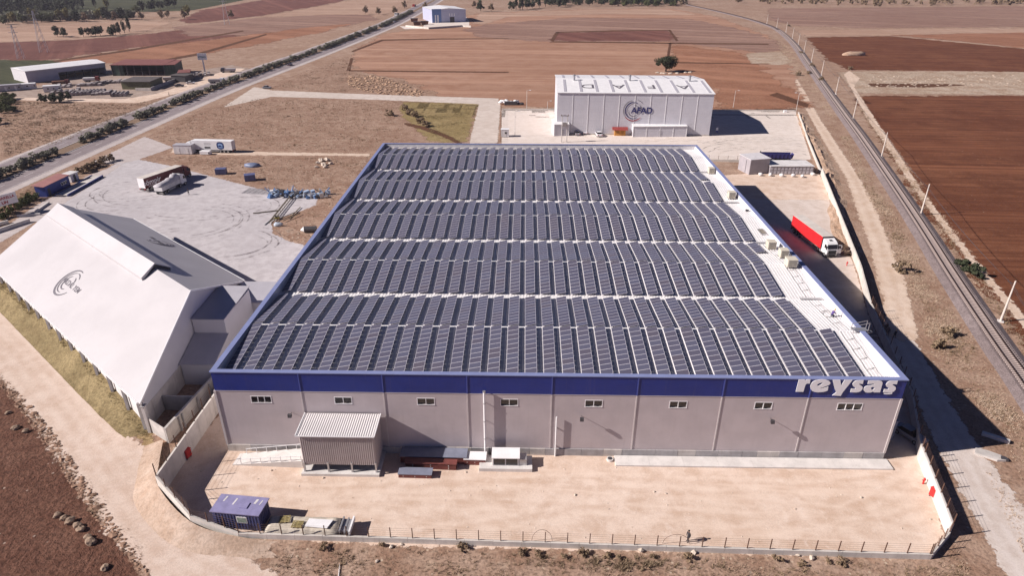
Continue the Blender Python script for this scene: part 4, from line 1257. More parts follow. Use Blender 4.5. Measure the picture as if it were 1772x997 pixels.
# ------------------------------------------------------------------ truck yard
CAMP = Vector((38.93, -68.66, 0))
def from_edge(p, q, width):
    p = Vector(p[:2]); q = Vector(q[:2]); d = (q - p).normalized()
    nrm = Vector((-d.y, d.x)); mid = (p + q) / 2
    if nrm.dot(mid - CAMP.to_2d()) < 0:
        nrm = -nrm
    c = mid + nrm * width / 2
    return (c.x, c.y, 0), math.atan2(d.y, d.x)
wheel_me = MB().tube((0, -.15, 0), (0, .15, 0), .5, n=16).mesh('wheel', RUBBER)
rim_me = MB().tube((0, -.17, 0), (0, .17, 0), .29, n=12).mesh('rim', RIM)
def wheels(t, xs, hw, r=.5):
    for x in xs:
        for s in (-1, 1):
            w = share('wheel', wheel_me, t, (x, s * (hw - .16), r), None, (r / .5, 1, r / .5))
            share('rim', rim_me, w)
def cab(t, x, paint, door_open=False):
    pr = [(x + .0, .75), (x + 2.25, .75), (x + 2.32, 1.3), (x + 2.18, 2.05), (x + 1.85, 3.0), (x + 1.45, 3.35), (x + .15, 3.75), (x, 3.75)]
    c_ = MB().prism(pr, -1.23, 1.23).build('cab', paint, t, bevel=.06)
    MB().hexa([(x + 2.20, -1.08, 2.07), (x + 2.20, 1.08, 2.07), (x + 1.9, 1.08, 2.95), (x + 1.9, -1.08, 2.95)], [(x + 2.235, -1.08, 2.08), (x + 2.235, 1.08, 2.08), (x + 1.93, 1.08, 2.97), (x + 1.93, -1.08, 2.97)]).build('windscreen', GLASS_D, c_)
    MB().box(x + 2.27, x + 2.345, -.9, .9, .95, 1.75).build('grille', CHASSIS, c_)
    MB().box(x + 2.1, x + 2.4, -1.2, 1.2, .45, .85).build('bumper', CHASSIS, t)
    for s in (-1, 1):
        MB().box(x + 2.36, x + 2.43, s * .95 - .18, s * .95 + .18, .62, .82).build('headlight', RIM, t)
        MB().prism([(x + 1.0, 2.05), (x + 1.95, 2.05), (x + 1.7, 2.85), (x + 1.0, 2.85)], s * 1.235 - .008, s * 1.235 + .008).build('side_window', GLASS_D, c_)
        MB().box(x + 1.95, x + 2.1, s * 1.36 - .09, s * 1.36 + .09, 1.9, 2.7).build('mirror', CHASSIS, c_)
    MB().box(x + .65, x + 1.1, -.3, .3, 3.5, 3.66).build('roof_hatch', CHASSIS, c_)
    if door_open:
        d_ = MB().box(0, .06, 0, 1.0, .9, 2.0).box(0, .06, 0, .09, 2.0, 2.8).box(0, .06, .91, 1.0, 2.0, 2.6).box(0, .06, .09, .91, 2.68, 2.8).build('open_door', paint, t)
        d_.location = (x + 1.75, 1.24, 0); d_.rotation_euler = (0, 0, R(-12))
def semi(label, loc, rz, side, roof, rear, cabp, group='lorries parked around the warehouses', trailer_only=False, hb=1.15, ht=4.0, L_=13.6, door_open=False):
    t = thing('articulated_lorry', label, 'lorry', loc, rz, group)
    h = L_ / 2
    b = MB().box(-h, h, -1.25, 1.25, hb, ht - .06).build('trailer_side', side, t, bevel=.02)
    MB().box(-h - .02, h + .02, -1.27, 1.27, ht - .06, ht).build('trailer_roof', roof, t)
    MB().box(-h - .05, -h - .005, -1.2, 1.2, hb + .02, ht - .1).build('rear_door', rear, t)
    MB().box(h + .005, h + .05, -1.2, 1.2, hb + .02, ht - .1).build('headboard', rear, t)
    for s in (-1, 1):
        MB().box(-h + .1, h + (1.6 if not trailer_only else -.5), s * .5 - .09, s * .5 + .09, .72, 1.1).build('chassis_rail', CHASSIS, t)
        MB().box(-h + 4.6, h - 3.4, s * 1.18 - .03, s * 1.18 + .03, .5, .9).build('side_guard', GALV, t)
    MB().box(-h, -h + .12, -1.2, 1.2, .5, .75).build('rear_bumper', CHASSIS, t)
    for s in (-1, 1):
        MB().box(-h - .08, -h + .02, s * .9 - .18, s * .9 + .18, .78, .95).build('tail_light', RED_P, t)
    wheels(t, (-h + 1.6, -h + 2.9, -h + 4.2), 1.25)
    if trailer_only:
        for s in (-1, 1):
            MB().box(h - 2.6, h - 2.45, s * .7 - .06, s * .7 + .06, 0, .9).build('landing_leg', STEEL_D, t)
    else:
        cab(t, h + .35, cabp, door_open)
        MB().box(h - 1.9, h + 2.3, -.95, .95, .55, .95).build('tractor_frame', CHASSIS, t)
        MB().box(h - .4, h + .35, -1.2, -.6, .5, 1.0).box(h - .4, h + .35, .6, 1.2, .5, 1.0).build('fuel_tank', GALV, t)
        wheels(t, (h - 1.0, h + 1.9), 1.25)
    return t
BURG = plain('burgundy curtain', (.10, .018, .022), .5, .12, .6)
BURGC = plain('burgundy cab', (.13, .02, .025), .35, .08, .6)
DUSTW = plain('dusty trailer roof', (.60, .54, .49), .7, .12, .4)
loc, rz = from_edge((-65.4, 106.55, 4), (-61.03, 118.13, 4), 2.5)
bt = semi('burgundy curtain sided lorry with pale roof and white lettering in the truck yard', loc, rz, BURG, DUSTW, WHITE, BURGC)
ltm = lettering('side_text', 'sömpir', 2.1, SIGN, bt, (-4.2, -1.27, 2.5), (R(90), 0, 0), extrude=.008, offset=.02)
lettering('side_text', 'LOJİSTİK', .7, SIGN, bt, (-4.2, -1.27, 1.5), (R(90), 0, 0), extrude=.008)
# tarpaulined tipper beside it
loc, rz = from_edge((-59.74, 102.81, 3.1), (-58.1, 111.8, 3.1), 2.5)
t = thing('tipper_lorry', 'white eight wheel tipper with sagging grey tarpaulin beside the burgundy lorry', 'lorry', loc, rz, 'lorries parked around the warehouses')
TARP = plain('grey tarpaulin', (.44, .41, .43), .75, .12, 1.2, bump=.5, bscale=1.2)
h = 4.0
MB().box(-h, h, -1.25, 1.25, 1.2, 2.35).build('tipper_body', WHITE_D, t)
for k in range(9):
    x = -h + .4 + k * .9
    for s in (-1, 1):
        MB().box(x - .06, x + .06, s * 1.28 - .03, s * 1.28 + .03, 1.2, 2.35).build('body_rib', WHITE_D, t)
tv = []
for i in range(13):
    x = -h - .05 + i * (2 * h + .1) / 12
    top = 2.9 + .5 * math.sin(i / 12 * 3.1) * (1 if i > 6 else .4) + (.75 if i > 9 else 0)
    for y, z in ((-1.3, 2.3), (-1.28, 2.7), (-.7, top), (0, top + .18), (.7, top), (1.28, 2.7), (1.3, 2.3)):
        tv.append((x, y, z + .05 * math.sin(i * 2.3 + y * 3)))
MB().add(tv, [(i * 7 + j, (i + 1) * 7 + j, (i + 1) * 7 + j + 1, i * 7 + j + 1) for i in range(12) for j in range(6)] + [tuple(range(7)), tuple(range(90, 83, -1))]).build('tarpaulin', TARP, t, smooth=True)
MB().box(-h, h + 2.2, -.5, .5, .7, 1.15).build('chassis', CHASSIS, t)
cab(t, h + .2, WHITE)
wheels(t, (-h + 1.0, -h + 2.4, h - .4, h + 1.7), 1.25)
for s in (-1, 1):
    MB().box(-1.2, 1.6, s * 1.1 - .05, s * 1.1 + .05, .55, 1.0).build('side_guard', GALV, t)
# white box lorry with blue emblem
loc, rz = from_edge((-58.23, 146.93, 4), (-70.83, 147.68, 4), 2.5)
wt = semi('white box lorry with round blue emblem parked behind the dirt plot', loc, rz, WHITE, WHITE, WHITE_D, WHITE, hb=1.05)
EMB = plain('emblem blue', (.012, .03, .14), .4, .1, 1); EMP = plain('emblem pale blue', (.25, .38, .62), .4, .15, 1)
pts = [(1.45 * math.cos(a) * (1 - .12 * math.cos(2 * a)), 1.25 * math.sin(a)) for a in [2 * math.pi * k / 28 for k in range(28)]]
pts = [(max(-1.25, min(1.25, x)), z) for x, z in pts]
MB().prism([(-2.9 + x, 2.5 + z) for x, z in pts], 1.256, 1.268).build('emblem', EMB, wt)
MB().prism([(-2.9 + x, 2.5 + z) for x, z in ((-.75, -.2), (-.8, .35), (-.3, .7), (.4, .75), (.8, .45), (.75, -.1), (.5, -.15), (.45, .15), (-.3, .1), (-.35, -.2))], 1.268, 1.276).build('emblem_mark', EMP, wt)
MB().prism([(-2.9 + x, 2.5 + z) for x, z in ((-.85, -.75), (.85, -.75), (.75, -.45), (-.75, -.45))], 1.268, 1.276).build('emblem_mark', EMP, wt)
for z, w_, hh in ((3.3, 1.8, .08), (2.95, 2.0, .1), (2.6, 1.7, .06)):
    MB().box(2.2 - w_, 2.2 + w_ * .2, 1.256, 1.264, z, z + hh).build('text_line', INKG, wt)
MB().box(.6, 2.6, 1.256, 1.264, 1.5, 2.1).build('plate', STEEL_D, wt)
# site cabins and containers round the yard
PORTA = plain('pale portable cabin sheet', (.60, .57, .58), .6, .08, 1, dirt=.2)
def cabin(label, loc, rz, l_, w_, h_, wall, roof, doors=1, name='site_cabin', wins_=2):
    t = thing(name, label, 'cabin', loc, rz)
    MB().box(-l_ / 2, l_ / 2, -w_ / 2, w_ / 2, .15, h_).build('wall', wall, t)
    MB().box(-l_ / 2 - .1, l_ / 2 + .1, -w_ / 2 - .1, w_ / 2 + .1, h_, h_ + .12).build('roof', roof, t)
    MB().box(-l_ / 2 + .1, l_ / 2 - .1, -w_ / 2 + .1, w_ / 2 - .1, 0, .15).build('skid', STEEL_D, t)
    for k in range(doors):
        x = -l_ / 2 + l_ * (k + .5) / max(1, doors)
        d_ = MB().box(x - .45, x + .45, -w_ / 2 - .04, -w_ / 2, .2, 2.15).build('door', WHITE_D, t)
        MB().box(x + .3, x + .38, -w_ / 2 - .09, -w_ / 2 - .04, 1.1, 1.2).build('handle', STEEL_D, d_)
    for k in range(wins_):
        x = -l_ / 2 + l_ * (k + .5) / wins_ + l_ * .12
        f_ = MB().box(x - .45, x + .45, -w_ / 2 - .03, -w_ / 2, 1.2, 2.0).build('window', WHITE, t)
        MB().box(x - .38, x + .38, -w_ / 2 - .045, -w_ / 2 - .03, 1.27, 1.93).build('pane', GLASS_D, f_)
    return t
c_ = Vector((-73.52, 145.31)) ; cabin('pale double door cabin left of the white emblem lorry', (c_.x, c_.y + 1.2, 0), R(-2), 6.0, 2.6, 3.0, PORTA, SLATE, 2, wins_=0)
c_ = Vector((-66.16, 144.78)); t = thing('stacked_tank', 'small white crate tank on the ground before the emblem lorry', 'tank', (c_.x, c_.y + .8, 0), R(-3))
MB().box(-1.7, 1.7, -.8, .8, .15, 1.25).build('body', WHITE, t, bevel=.05); MB().box(-1.5, 1.5, -.6, .6, 0, .15).build('skid', STEEL_D, t); MB().box(1.2, 1.55, -.83, -.8, .3, 1.0).build('hatch', STEEL_D, t)
BLC = plain('blue container paint', (.10, .11, .22), .5, .15, 1)
def crate_box(label, loc, rz, l_, w_, h_, mt_, name='steel_box'):
    t = thing(name, label, 'container', loc, rz)
    MB().box(-l_ / 2, l_ / 2, -w_ / 2, w_ / 2, .1, h_).build('body', mt_, t, bevel=.02)
    for k in range(int(l_ / .6)):
        x = -l_ / 2 + .3 + k * .6
        MB().box(x - .06, x + .06, -w_ / 2 - .03, -w_ / 2, .2, h_ - .1).build('rib', mt_, t)
    MB().box(-l_ / 2 - .04, l_ / 2 + .04, -w_ / 2 - .04, w_ / 2 + .04, h_, h_ + .06).build('lid', mt_, t)
    for s in (-1, 1):
        MB().box(s * l_ * .4 - .1, s * l_ * .4 + .1, -w_ / 2, w_ / 2, 0, .1).build('runner', STEEL_D, t)
    return t
c_ = Vector((-52.06, 123.21)); crate_box('small blue steel box nearest the parked lorries', (c_.x, c_.y + .6, 0), R(8), 3.0, 2.0, 1.7, BLC)
c_ = Vector((-41.07, 117.2)); crate_box('small blue steel box with open dark side right of the other', (c_.x, c_.y + .6, 0), R(22), 3.0, 2.2, 1.8, BLC)
# blue sheeted heap
hp = MB().blob((0, 0, .2), 1.0, 4, 8, (2.4, 1.4, 1.0), .5)
p_ = (-45.48, 131.9); o = hp.build('covered_heap', plain('blue sheet', (.15, .18, .28), .5, .15, 1), smooth=True); o.location = (p_[0], p_[1], 0); tag(o, 'low heap under a blue sheet on the brown plot', 'heap')
# steel machinery and frames at the yard edge
STB = plain('blue machine paint', (.10, .19, .38), .5, .25, 2); STP = plain('pale blue machine paint', (.34, .42, .55), .5, .2, 2)
def scrap(label, loc, seed, n_, ext, mts, zmax):
    t = thing('machine_parts', label, 'machinery', loc)
    r = random.Random(seed)
    for i in range(n_):
        a = Vector((r.uniform(-ext[0], ext[0]), r.uniform(-ext[1], ext[1]), r.uniform(0.02, .3)))
        k = r.random()
        mt_ = r.choice(mts)
        if k < .45:
            d = Vector((r.uniform(-1, 1), r.uniform(-.6, .6), r.uniform(0, .9))).normalized() * r.uniform(1.2, 3.2)
            b = a + d; b.z = min(b.z, zmax)
            MB().bar(a, b, r.uniform(.1, .22)).build('beam', mt_, t)
        elif k < .75:
            s = (r.uniform(.4, 1.0), r.uniform(.3, .8), r.uniform(.4, zmax * .7))
            mb = MB().box(-s[0], s[0], -s[1], s[1], 0, s[2])
            o = mb.build('housing', mt_, t); o.location = (a.x, a.y, 0); o.rotation_euler = (0, r.uniform(-.2, .2), r.uniform(0, 3))
        else:
            MB().tube(a + Vector((0, 0, .35)), a + Vector((r.uniform(-1, 1), r.uniform(-1, 1), .45)), r.uniform(.25, .5), n=12).build('drum', mt_, t)
    return t
p_ = (-26.73, 104.5); scrap('pile of blue machine parts, left half, beside the concrete truck yard', (p_[0], p_[1], 0), 5, 58, (4.2, 2.4), [STB, STB, STP, STEEL_D, WHITE_D], 2.2)
p_ = (-19.32, 103.7); scrap('pile of pale and blue machine parts nearer the warehouse wall', (p_[0], p_[1], 0), 9, 50, (4.4, 2.0), [STB, STP, STP, STEEL_D, GALV], 1.9)
t = thing('reinforcement_mesh', 'thin steel mesh lying flat on the edge of the truck yard', 'steel mesh', (*(-34.45, 107.31), 0), R(-8))
for k in range(6):
    MB().box(-4.5, 4.5, -2 + k * .8, -1.93 + k * .8, .05 + .03 * (k % 2), .14 + .03 * (k % 2)).build('rail', GALV, t)
for k in range(7):
    MB().box(-4.2 + k * 1.4, -4.13 + k * 1.4, -2.1, 2.2, .15, .23).build('crossbar', GALV, t)
OLV = plain('olive steel', (.13, .105, .07), .6, .2, 2)
t = thing('steel_truss', 'long olive steel truss and beams lying at the yard corner', 'truss', (*(-22.47, 89.19), 0), R(0))
a = Vector((-23.31, 82.7)); b = Vector((-24.39, 101.18)); c0 = Vector((-22.47, 89.19))
for dz, s in ((.3, 0), (.3, .7), (1.0, .35)):
    MB().bar((a.x - c0.x + s, a.y - c0.y, dz), (b.x - c0.x + s, b.y - c0.y, dz), .12).build('chord', OLV, t)
for k in range(10):
    p0 = (a - c0).lerp(b - c0, k / 10); p1 = (a - c0).lerp(b - c0, (k + 1) / 10)
    MB().bar((p0.x, p0.y, .3), (p1.x + .35, p1.y, 1.0), .07).bar((p0.x + .7, p0.y, .3), (p1.x + .35, p1.y, 1.0), .07).build('lattice', OLV, t)
a2 = Vector((-29.95, 89.86)) - c0; b2 = Vector((-23.89, 92.14)) - c0
MB().bar((a2.x, a2.y, .15), (b2.x, b2.y, .2), .2).build('beam', OLV, t)
for j, (p0, p1) in enumerate((((-24.17, 81.9), (-23.67, 87.09)), ((-19.52, 85.97), (-19.19, 94.43)), ((-22.13, 85.1), (-18.88, 90.97)), ((-20.3, 83.95), (-17.63, 89.3)))):
    q0 = Vector(p0) - c0; q1 = Vector(p1) - c0
    MB().bar((q0.x, q0.y, .12 + .1 * j), (q1.x, q1.y, .18 + .1 * j), .16).build('beam', OLV if j else GALV, t)
YEL = plain('yellow paint', (.45, .36, .06), .5, .2, 1)
t = thing('yellow_winch', 'small yellow and black winch beside the steel truss', 'winch', (*(-22.53, 86.3), 0))
MB().box(-.5, .5, -.35, .35, .1, .55).build('frame', YEL, t); MB().tube((-.4, 0, .6), (.4, 0, .6), .28, n=12).build('drum', STEEL_D, t); MB().tube((0, .4, .2), (0, .4, 1.1), .06, n=6).build('lever', YEL, t)
p_ = (-20.8, 81.59); o = MB().blob((0, 0, .3), .7, 8, 8, (1.6, 1.0, .9), .6).build('rag_heap', plain('faded blue cloth', (.38, .42, .48), .9, .25, 2), smooth=True); o.location = (*p_, 0); tag(o, 'crumpled heap of faded blue sheeting beside the truss', 'heap')
t = thing('metal_tank', 'toppled white nosed grey tank near the warehouse side wall', 'tank', (*(-12, 77.65), 0), R(8))
MB().tube((-1.0, 0, .75), (1.8, 0, .75), .75, n=16).build('barrel', STEEL_D, t, smooth=False); MB().tube((-1.9, 0, .6), (-1.0, 0, .75), .15, .75, 16).build('nose', WHITE, t)
MB().box(-.8, 1.6, -.5, .5, 0, .12).build('cradle', STEEL_D, t)
# gatehouse strip on the highway side
HUTB = plain('blue hut sheet', (.03, .05, .22), .5, .1, 1); PINKR = plain('faded red roof sheet', (.42, .20, .18), .6, .12, .5)
t = thing('blue_hut', 'blue site hut with faded pink roof beside the highway verge', 'hut', (-91.9, 106.6, 0), R(90))
MB().box(-5.2, 5.2, -1.4, 1.4, 0, 2.9).build('wall', HUTB, t)
MB().hexa([(-5.7, -1.5, 2.9), (5.7, -1.5, 2.9), (5.7, 1.8, 3.3), (-5.7, 1.8, 3.3)], [(-5.7, -1.5, 3.0), (5.7, -1.5, 3.0), (5.7, 1.8, 3.4), (-5.7, 1.8, 3.4)]).build('roof', PINKR, t)
for k in range(3):
    f_ = MB().box(1.4 + k * .9, 2.2 + k * .9, -1.45, -1.4, 1.1, 2.0).build('window', WHITE, t); MB().box(1.5 + k * .9, 2.1 + k * .9, -1.47, -1.45, 1.2, 1.9).build('pane', GLASS_D, f_)
MB().box(-4.4, -3.4, -1.46, -1.4, .05, 2.1).build('door', STEEL_D, t)
t = thing('weighbridge', 'long blue weighbridge platform in front of the blue hut', 'weighbridge', (-87.2, 111.0, 0), R(92))
MB().box(-9, 9, -1.5, 1.5, .25, .45).build('deck', CONC, t)
for s in (-1, 1):
    MB().box(-9, 9, s * 1.6 - .1, s * 1.6 + .1, .1, .62).build('side_beam', HUTB, t)
MB().box(-8.8, 8.8, -1.3, 1.3, 0, .25).build('base', CONC_D, t)
t = thing('kiosk', 'small pale kiosk with overhanging white lid by the weighbridge', 'kiosk', (*(-92.71, 115.99), 0), R(80))
MB().box(-1.4, 1.4, -1.2, 1.2, 0, 2.3).build('wall', PORTA, t); MB().box(-1.7, 1.7, -1.5, 1.5, 2.3, 2.5).build('roof', WHITE_D, t); MB().box(-.4, .4, -1.25, -1.2, .05, 2.0).build('door', STEEL_D, t)
t = thing('billboard', 'white billboard with red lettering at the left edge of the picture', 'billboard', (*(-91.36, 87.63), 0), R(63))
BBW = plain('billboard white', (.74, .70, .70), .5, .04, 1)
MB().box(-3.0, 3.0, -.1, .1, 2.6, 5.4).build('panel', BBW, t)
for x in (-1.6, -.5, .6, 1.7):
    MB().box(x - .1, x + .1, .1, .28, 0, 5.2).build('post', RUST, t)
lettering('lettering', 'EMNARELLA', .92, REDINK, t, (0, -.115, 4.45), (R(90), 0, 0), extrude=.008, offset=.03)
lettering('lettering', 'UN', 1.0, REDINK, t, (0, -.115, 3.3), (R(90), 0, 0), extrude=.008, offset=.04)
# low concrete channel walls behind the hall
for i, (a, b, hh) in enumerate((((-86.57, 73.8), (-82.85, 82.93), .9), ((-89.75, 78.14), (-87.56, 82.04), .8), ((-88.46, 86.45), (-83.47, 87.81), .5), ((-85.75, 89.44), (-86.88, 96.48), .5))):
    mb = MB(); n_ = Vector((b[1] - a[1], -(b[0] - a[0]))).normalized() * .2
    c4 = [(a[0] - n_.x, a[1] - n_.y), (b[0] - n_.x, b[1] - n_.y), (b[0] + n_.x, b[1] + n_.y), (a[0] + n_.x, a[1] + n_.y)]
    o = mb.hexa([(*c, 0) for c in c4], [(*c, hh) for c in c4]).build('channel_wall', CONC_W)
    tag(o, ['longest pale concrete channel wall behind the white hall', 'short pale concrete wall left of the longest channel wall', 'low concrete edge between the channel and the blue hut', 'low concrete edge beside the near end of weighbridge'][i], 'wall')

# ------------------------------------------------------------------ corrugated entrance shed on the front wall
SHW = ribbed('brown grey corrugated sheet', (.40, .34, .33), .24, 'X', .05, .5, var=.06)
SHR = ribbed('pale corrugated roof', (.66, .62, .61), .30, 'X', .06, .45, var=.05)
t = thing('entrance_shed', 'corrugated lean-to shed on posts against the front wall, with pale ribbed roof', 'shed', (16.1, -.2, 0))
def corr(mb, a, b, c, d, n_, amp, nrm):
    """corrugated sheet between edges a-b (bottom) and d-c (top)"""
    a, b, c, d = map(Vector, (a, b, c, d)); nv = Vector(nrm)
    vs = []
    for i in range(n_ * 4 + 1):
        f_ = i / (n_ * 4)
        off = nv * amp * (1 if (i % 4) in (1, 2) else 0)
        vs += [a.lerp(b, f_) + off, d.lerp(c, f_) + off]
    return mb.add(vs, [(2 * i, 2 * i + 2, 2 * i + 3, 2 * i + 1) for i in range(n_ * 4)])
SHWp = plain('brown grey sheet', (.42, .36, .35), .5, .06, .5, dirt=.1)
SHRp = plain('pale roof sheet', (.66, .62, .61), .4, .05, .5)
corr(MB(), (-4.6, -3.95, 1.55), (4.6, -3.95, 1.55), (4.6, -3.95, 6.2), (-4.6, -3.95, 6.2), 36, .07, (0, -1, 0)).build('front_sheet', SHWp, t, fix=False)
corr(MB(), (4.6, -3.95, .9), (4.6, -.05, .9), (4.6, -.05, 6.4), (4.6, -3.95, 6.15), 15, .07, (1, 0, 0)).build('side_sheet', SHWp, t, fix=False)
corr(MB(), (-4.6, -.05, .9), (-4.6, -3.95, .9), (-4.6, -3.95, 6.15), (-4.6, -.05, 6.4), 15, .07, (-1, 0, 0)).build('side_sheet', SHWp, t, fix=False)
corr(MB(), (-4.9, -4.2, 6.2), (4.75, -4.2, 6.2), (4.75, -.0, 6.47), (-4.9, -.0, 6.47), 33, .055, (0, 0, 1)).build('roof', SHRp, t, fix=False)
MB().box(-4.92, 4.77, -4.28, -4.19, 6.1, 6.24).build('eave_trim', WHITE, t)
for s in (-4.95, 4.8):
    MB().hexa([(s - .06, -4.25, 6.12), (s + .06, -4.25, 6.12), (s + .06, 0, 6.4), (s - .06, 0, 6.4)], [(s - .06, -4.25, 6.31), (s + .06, -4.25, 6.31), (s + .06, 0, 6.58), (s - .06, 0, 6.58)]).build('verge_trim', WHITE, t)
for x in (-4.55, -1.5, 1.5, 4.55):
    MB().box(x - .11, x + .11, -4.12, -3.9, .4, 1.9).build('post', GALV, t)
MB().box(-4.6, 4.6, -3.94, -3.84, 1.5, 1.62).build('rail', GALV, t)
MB().box(-4.95, 4.95, -4.5, .0, 0, .4).build('slab', CONC_W, t)
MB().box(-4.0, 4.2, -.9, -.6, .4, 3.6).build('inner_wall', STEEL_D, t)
t = thing('loading_ramp', 'white concrete ramp with low rails leading up to the entrance shed', 'ramp', (0, 0, 0))
MB().hexa([(1.6, -2.9, 0), (10.9, -3.2, 0), (10.9, -.6, 0), (1.8, -.75, 0)], [(1.6, -2.9, .12), (10.9, -3.2, 1.15), (10.9, -.6, 1.15), (1.8, -.75, .12)]).build('ramp_slab', CONC_W, t)
for y, y2 in ((-2.85, -3.12), (-.85, -.7)):
    MB().bar((2.8, y, 1.0), (10.85, y2, 1.9), .07).build('handrail', WHITE, t)
    for k in range(7):
        f_ = k / 6
        x = 2.8 + 8.0 * f_; yy = y + (y2 - y) * f_; zb = .12 + 1.03 * (x - 1.6) / 9.3
        MB().box(x - .035, x + .035, yy - .035, yy + .035, zb, zb + .82).build('baluster', WHITE, t)
# red steel stacks in the shed's shadow
RSTK = plain('dull red steel', (.17, .05, .042), .55, .2, 1.5); GRSH = plain('grey blue cover sheet', (.20, .21, .27), .55, .1, 1)
def stack(label, loc, rz, l_, w_, h_, n_, cover, name='steel_stack'):
    t = thing(name, label, 'steel stack', loc, rz, 'stacked red steel packs by the front wall')
    lh = h_ / n_
    for k in range(n_):
        MB().box(-l_ / 2 + .02 * (k % 2), l_ / 2 - .03 * (k % 3), -w_ / 2, w_ / 2, k * lh + .05, (k + 1) * lh).build('pack', RSTK, t)
        for s in (-.35, 0, .35):
            MB().box(s * l_ - .06, s * l_ + .06, -w_ / 2 - .03, w_ / 2 + .03, k * lh, k * lh + .05).build('batten', CONC_W, t)
    MB().box(-l_ / 2 - .06, l_ / 2 + .06, -w_ / 2 - .06, w_ / 2 + .06, h_, h_ + .08).build('cover', cover, t)
    return t
stack('long low red steel pack with grey cover nearest the wall', (27.6, -1.2, 0), R(-1), 8.6, 1.7, 1.1, 3, GRSH)
stack('red steel pack with white cover at the right end of the long one', (33.0, -1.5, 0), R(-1), 2.8, 1.5, .9, 2, WHITE)
stack('dark red pack in four courses leaning before the long covered pack', (27.4, -2.7, 0), R(-2), 6.6, .9, .95, 4, RSTK)
stack('smallest red steel pack with grey cover lying out in front', (25.6, -4.2, 0), R(-1), 4.2, 1.2, .6, 2, GRSH)
# generator cabinet with tall flue
t = thing('boiler_cabinet', 'white cabinet with two dark glazed doors on a concrete base', 'cabinet', (37.0, -1.9, 0))
MB().box(-3.4, 3.4, -1.5, 1.1, 0, .5).build('base', CONC_W, t)
MB().box(-1.7, 1.7, -.9, .7, .5, 1.75).build('casing', WHITE_D, t)
MB().hexa([(-1.8, -1.05, 1.75), (1.8, -1.05, 1.75), (1.8, .75, 2.0), (-1.8, .75, 2.0)], [(-1.8, -1.05, 1.85), (1.8, -1.05, 1.85), (1.8, .75, 2.1), (-1.8, .75, 2.1)]).build('lid', WHITE, t)
for k in range(2):
    MB().box(-1.55 + k * 1.6, -.1 + k * 1.6, -.94, -.9, .65, 1.65).build('door', GLASS_D, t)
MB().box(1.75, 2.7, -.8, .5, .5, 1.45).build('side_unit', GALV, t)
t = thing('flue_pipe', 'tall white flue pipe rising beside the glazed cabinet', 'flue', (34.25, -.36, 0))
MB().tube((0, 0, 0), (0, 0, 10.2), .14, n=12).build('pipe', WHITE, t)
for z in (2.8, 5.6, 8.4):
    MB().tube((0, 0, z), (0, 0, z + .12), .17, n=12).build('collar', GALV, t); MB().box(-.05, .05, .1, .34, z, z + .08).build('stay', GALV, t)
MB().tube((0, 0, 10.2), (0, 0, 10.35), .18, n=12).build('cap', GALV, t)
t = thing('drain_pipe', 'short thin white pipe standing against the front wall', 'pipe', (43.45, -.28, 0))
MB().tube((0, 0, 0), (0, 0, 6.4), .09, n=8).build('pipe', WHITE, t)
for z in (1.5, 4.5):
    MB().box(-.12, .12, 0, .3, z, z + .1).build('clip', GALV, t)
# apron strip along the right half of the front wall
t = thing('concrete_apron', 'long white concrete apron strip below the right half of front wall', 'apron', (51.2, 0, 0))
x = 0.0
for k in range(8):
    MB().box(k * 4.45, k * 4.45 + 4.435, -2.1, -.2, 0, .22 + .004 * (k % 2)).build('slab', CONC_W, t)
t = thing('apron_drain', 'round pale drain head at the left end of the apron', 'drain', (50.6, -.9, 0))
MB().tube((0, 0, 0), (0, 0, .3), .45, n=14).build('ring', CONC_W, t); MB().tube((0, 0, .3), (0, 0, .33), .3, n=12).build('cover', STEEL_D, t)

# ------------------------------------------------------------------ blue container hut and abandoned trailer, front left
CNT = plain('lilac container roof', (.26, .24, .40), .45, .12, .8); CNTS = plain('navy container side', (.06, .065, .16), .5, .12, .8)
a = Vector((3.74, -13.37, 2.6)); b = Vector((9.35, -13.91, 2.6)); d = (b - a).to_2d().normalized()
rz = math.atan2(d.y, d.x)
t = thing('container_hut', 'blue steel container hut with lilac roof inside the front corner', 'container', ((a.x + b.x) / 2 - d.y * 1.35, (a.y + b.y) / 2 + d.x * 1.35, 0), rz)
Lh = (b - a).length / 2
MB().box(-Lh + .05, Lh - .05, -1.25, 1.25, .12, 2.5).build('body', CNTS, t)
for k in range(14):
    x = -Lh + .3 + k * (2 * Lh - .5) / 14
    MB().box(x, x + .16, -1.3, -1.25, .25, 2.4).build('rib', CNTS, t)
for k in range(6):
    MB().box(Lh - .05, Lh, -1.1 + k * .4, -.94 + k * .4, .25, 2.4).build('rib', CNTS, t)
MB().box(-Lh - .12, Lh + .12, -1.4, 1.4, 2.5, 2.62).build('roof', CNT, t)
MB().box(.2, 1.1, -.55, .35, 2.62, 2.72).build('roof_hatch', CNT, t)
for x0, x1, y0, y1 in ((-2.2, -1.9, .3, 1.1), (-.9, -.6, -.1, .9), (1.5, 1.9, .3, 1.0), (2.2, 2.45, .2, .9)):
    MB().prism([(x0, y0), (x1 - .12, y0), (x1, y1), (x0 + .1, y1)], 2.622, 2.632, 'z').build('torn_patch', WHITE_D, t)
w = MB().box(.1, 1.35, -1.34, -1.25, 1.2, 2.1).build('window', WHITE_D, t); MB().box(.2, 1.25, -1.36, -1.34, 1.3, 2.0).build('pane', plain('greenish glass', (.22, .26, .22), .2, .3, 3), w)
MB().box(-Lh + .1, Lh - .1, -1.1, -.9, 0, .12).box(-Lh + .1, Lh - .1, .9, 1.1, 0, .12).build('skid', STEEL_D, t)
TARPG = plain('weathered canvas', (.52, .46, .38), .9, .2, 1.5, bump=.8, bscale=2.0, dirt=.2)
a = Vector((10.6, -14.62, 0.7)); b = Vector((17.58, -14.73, 0.7)); d = (b - a).to_2d().normalized()
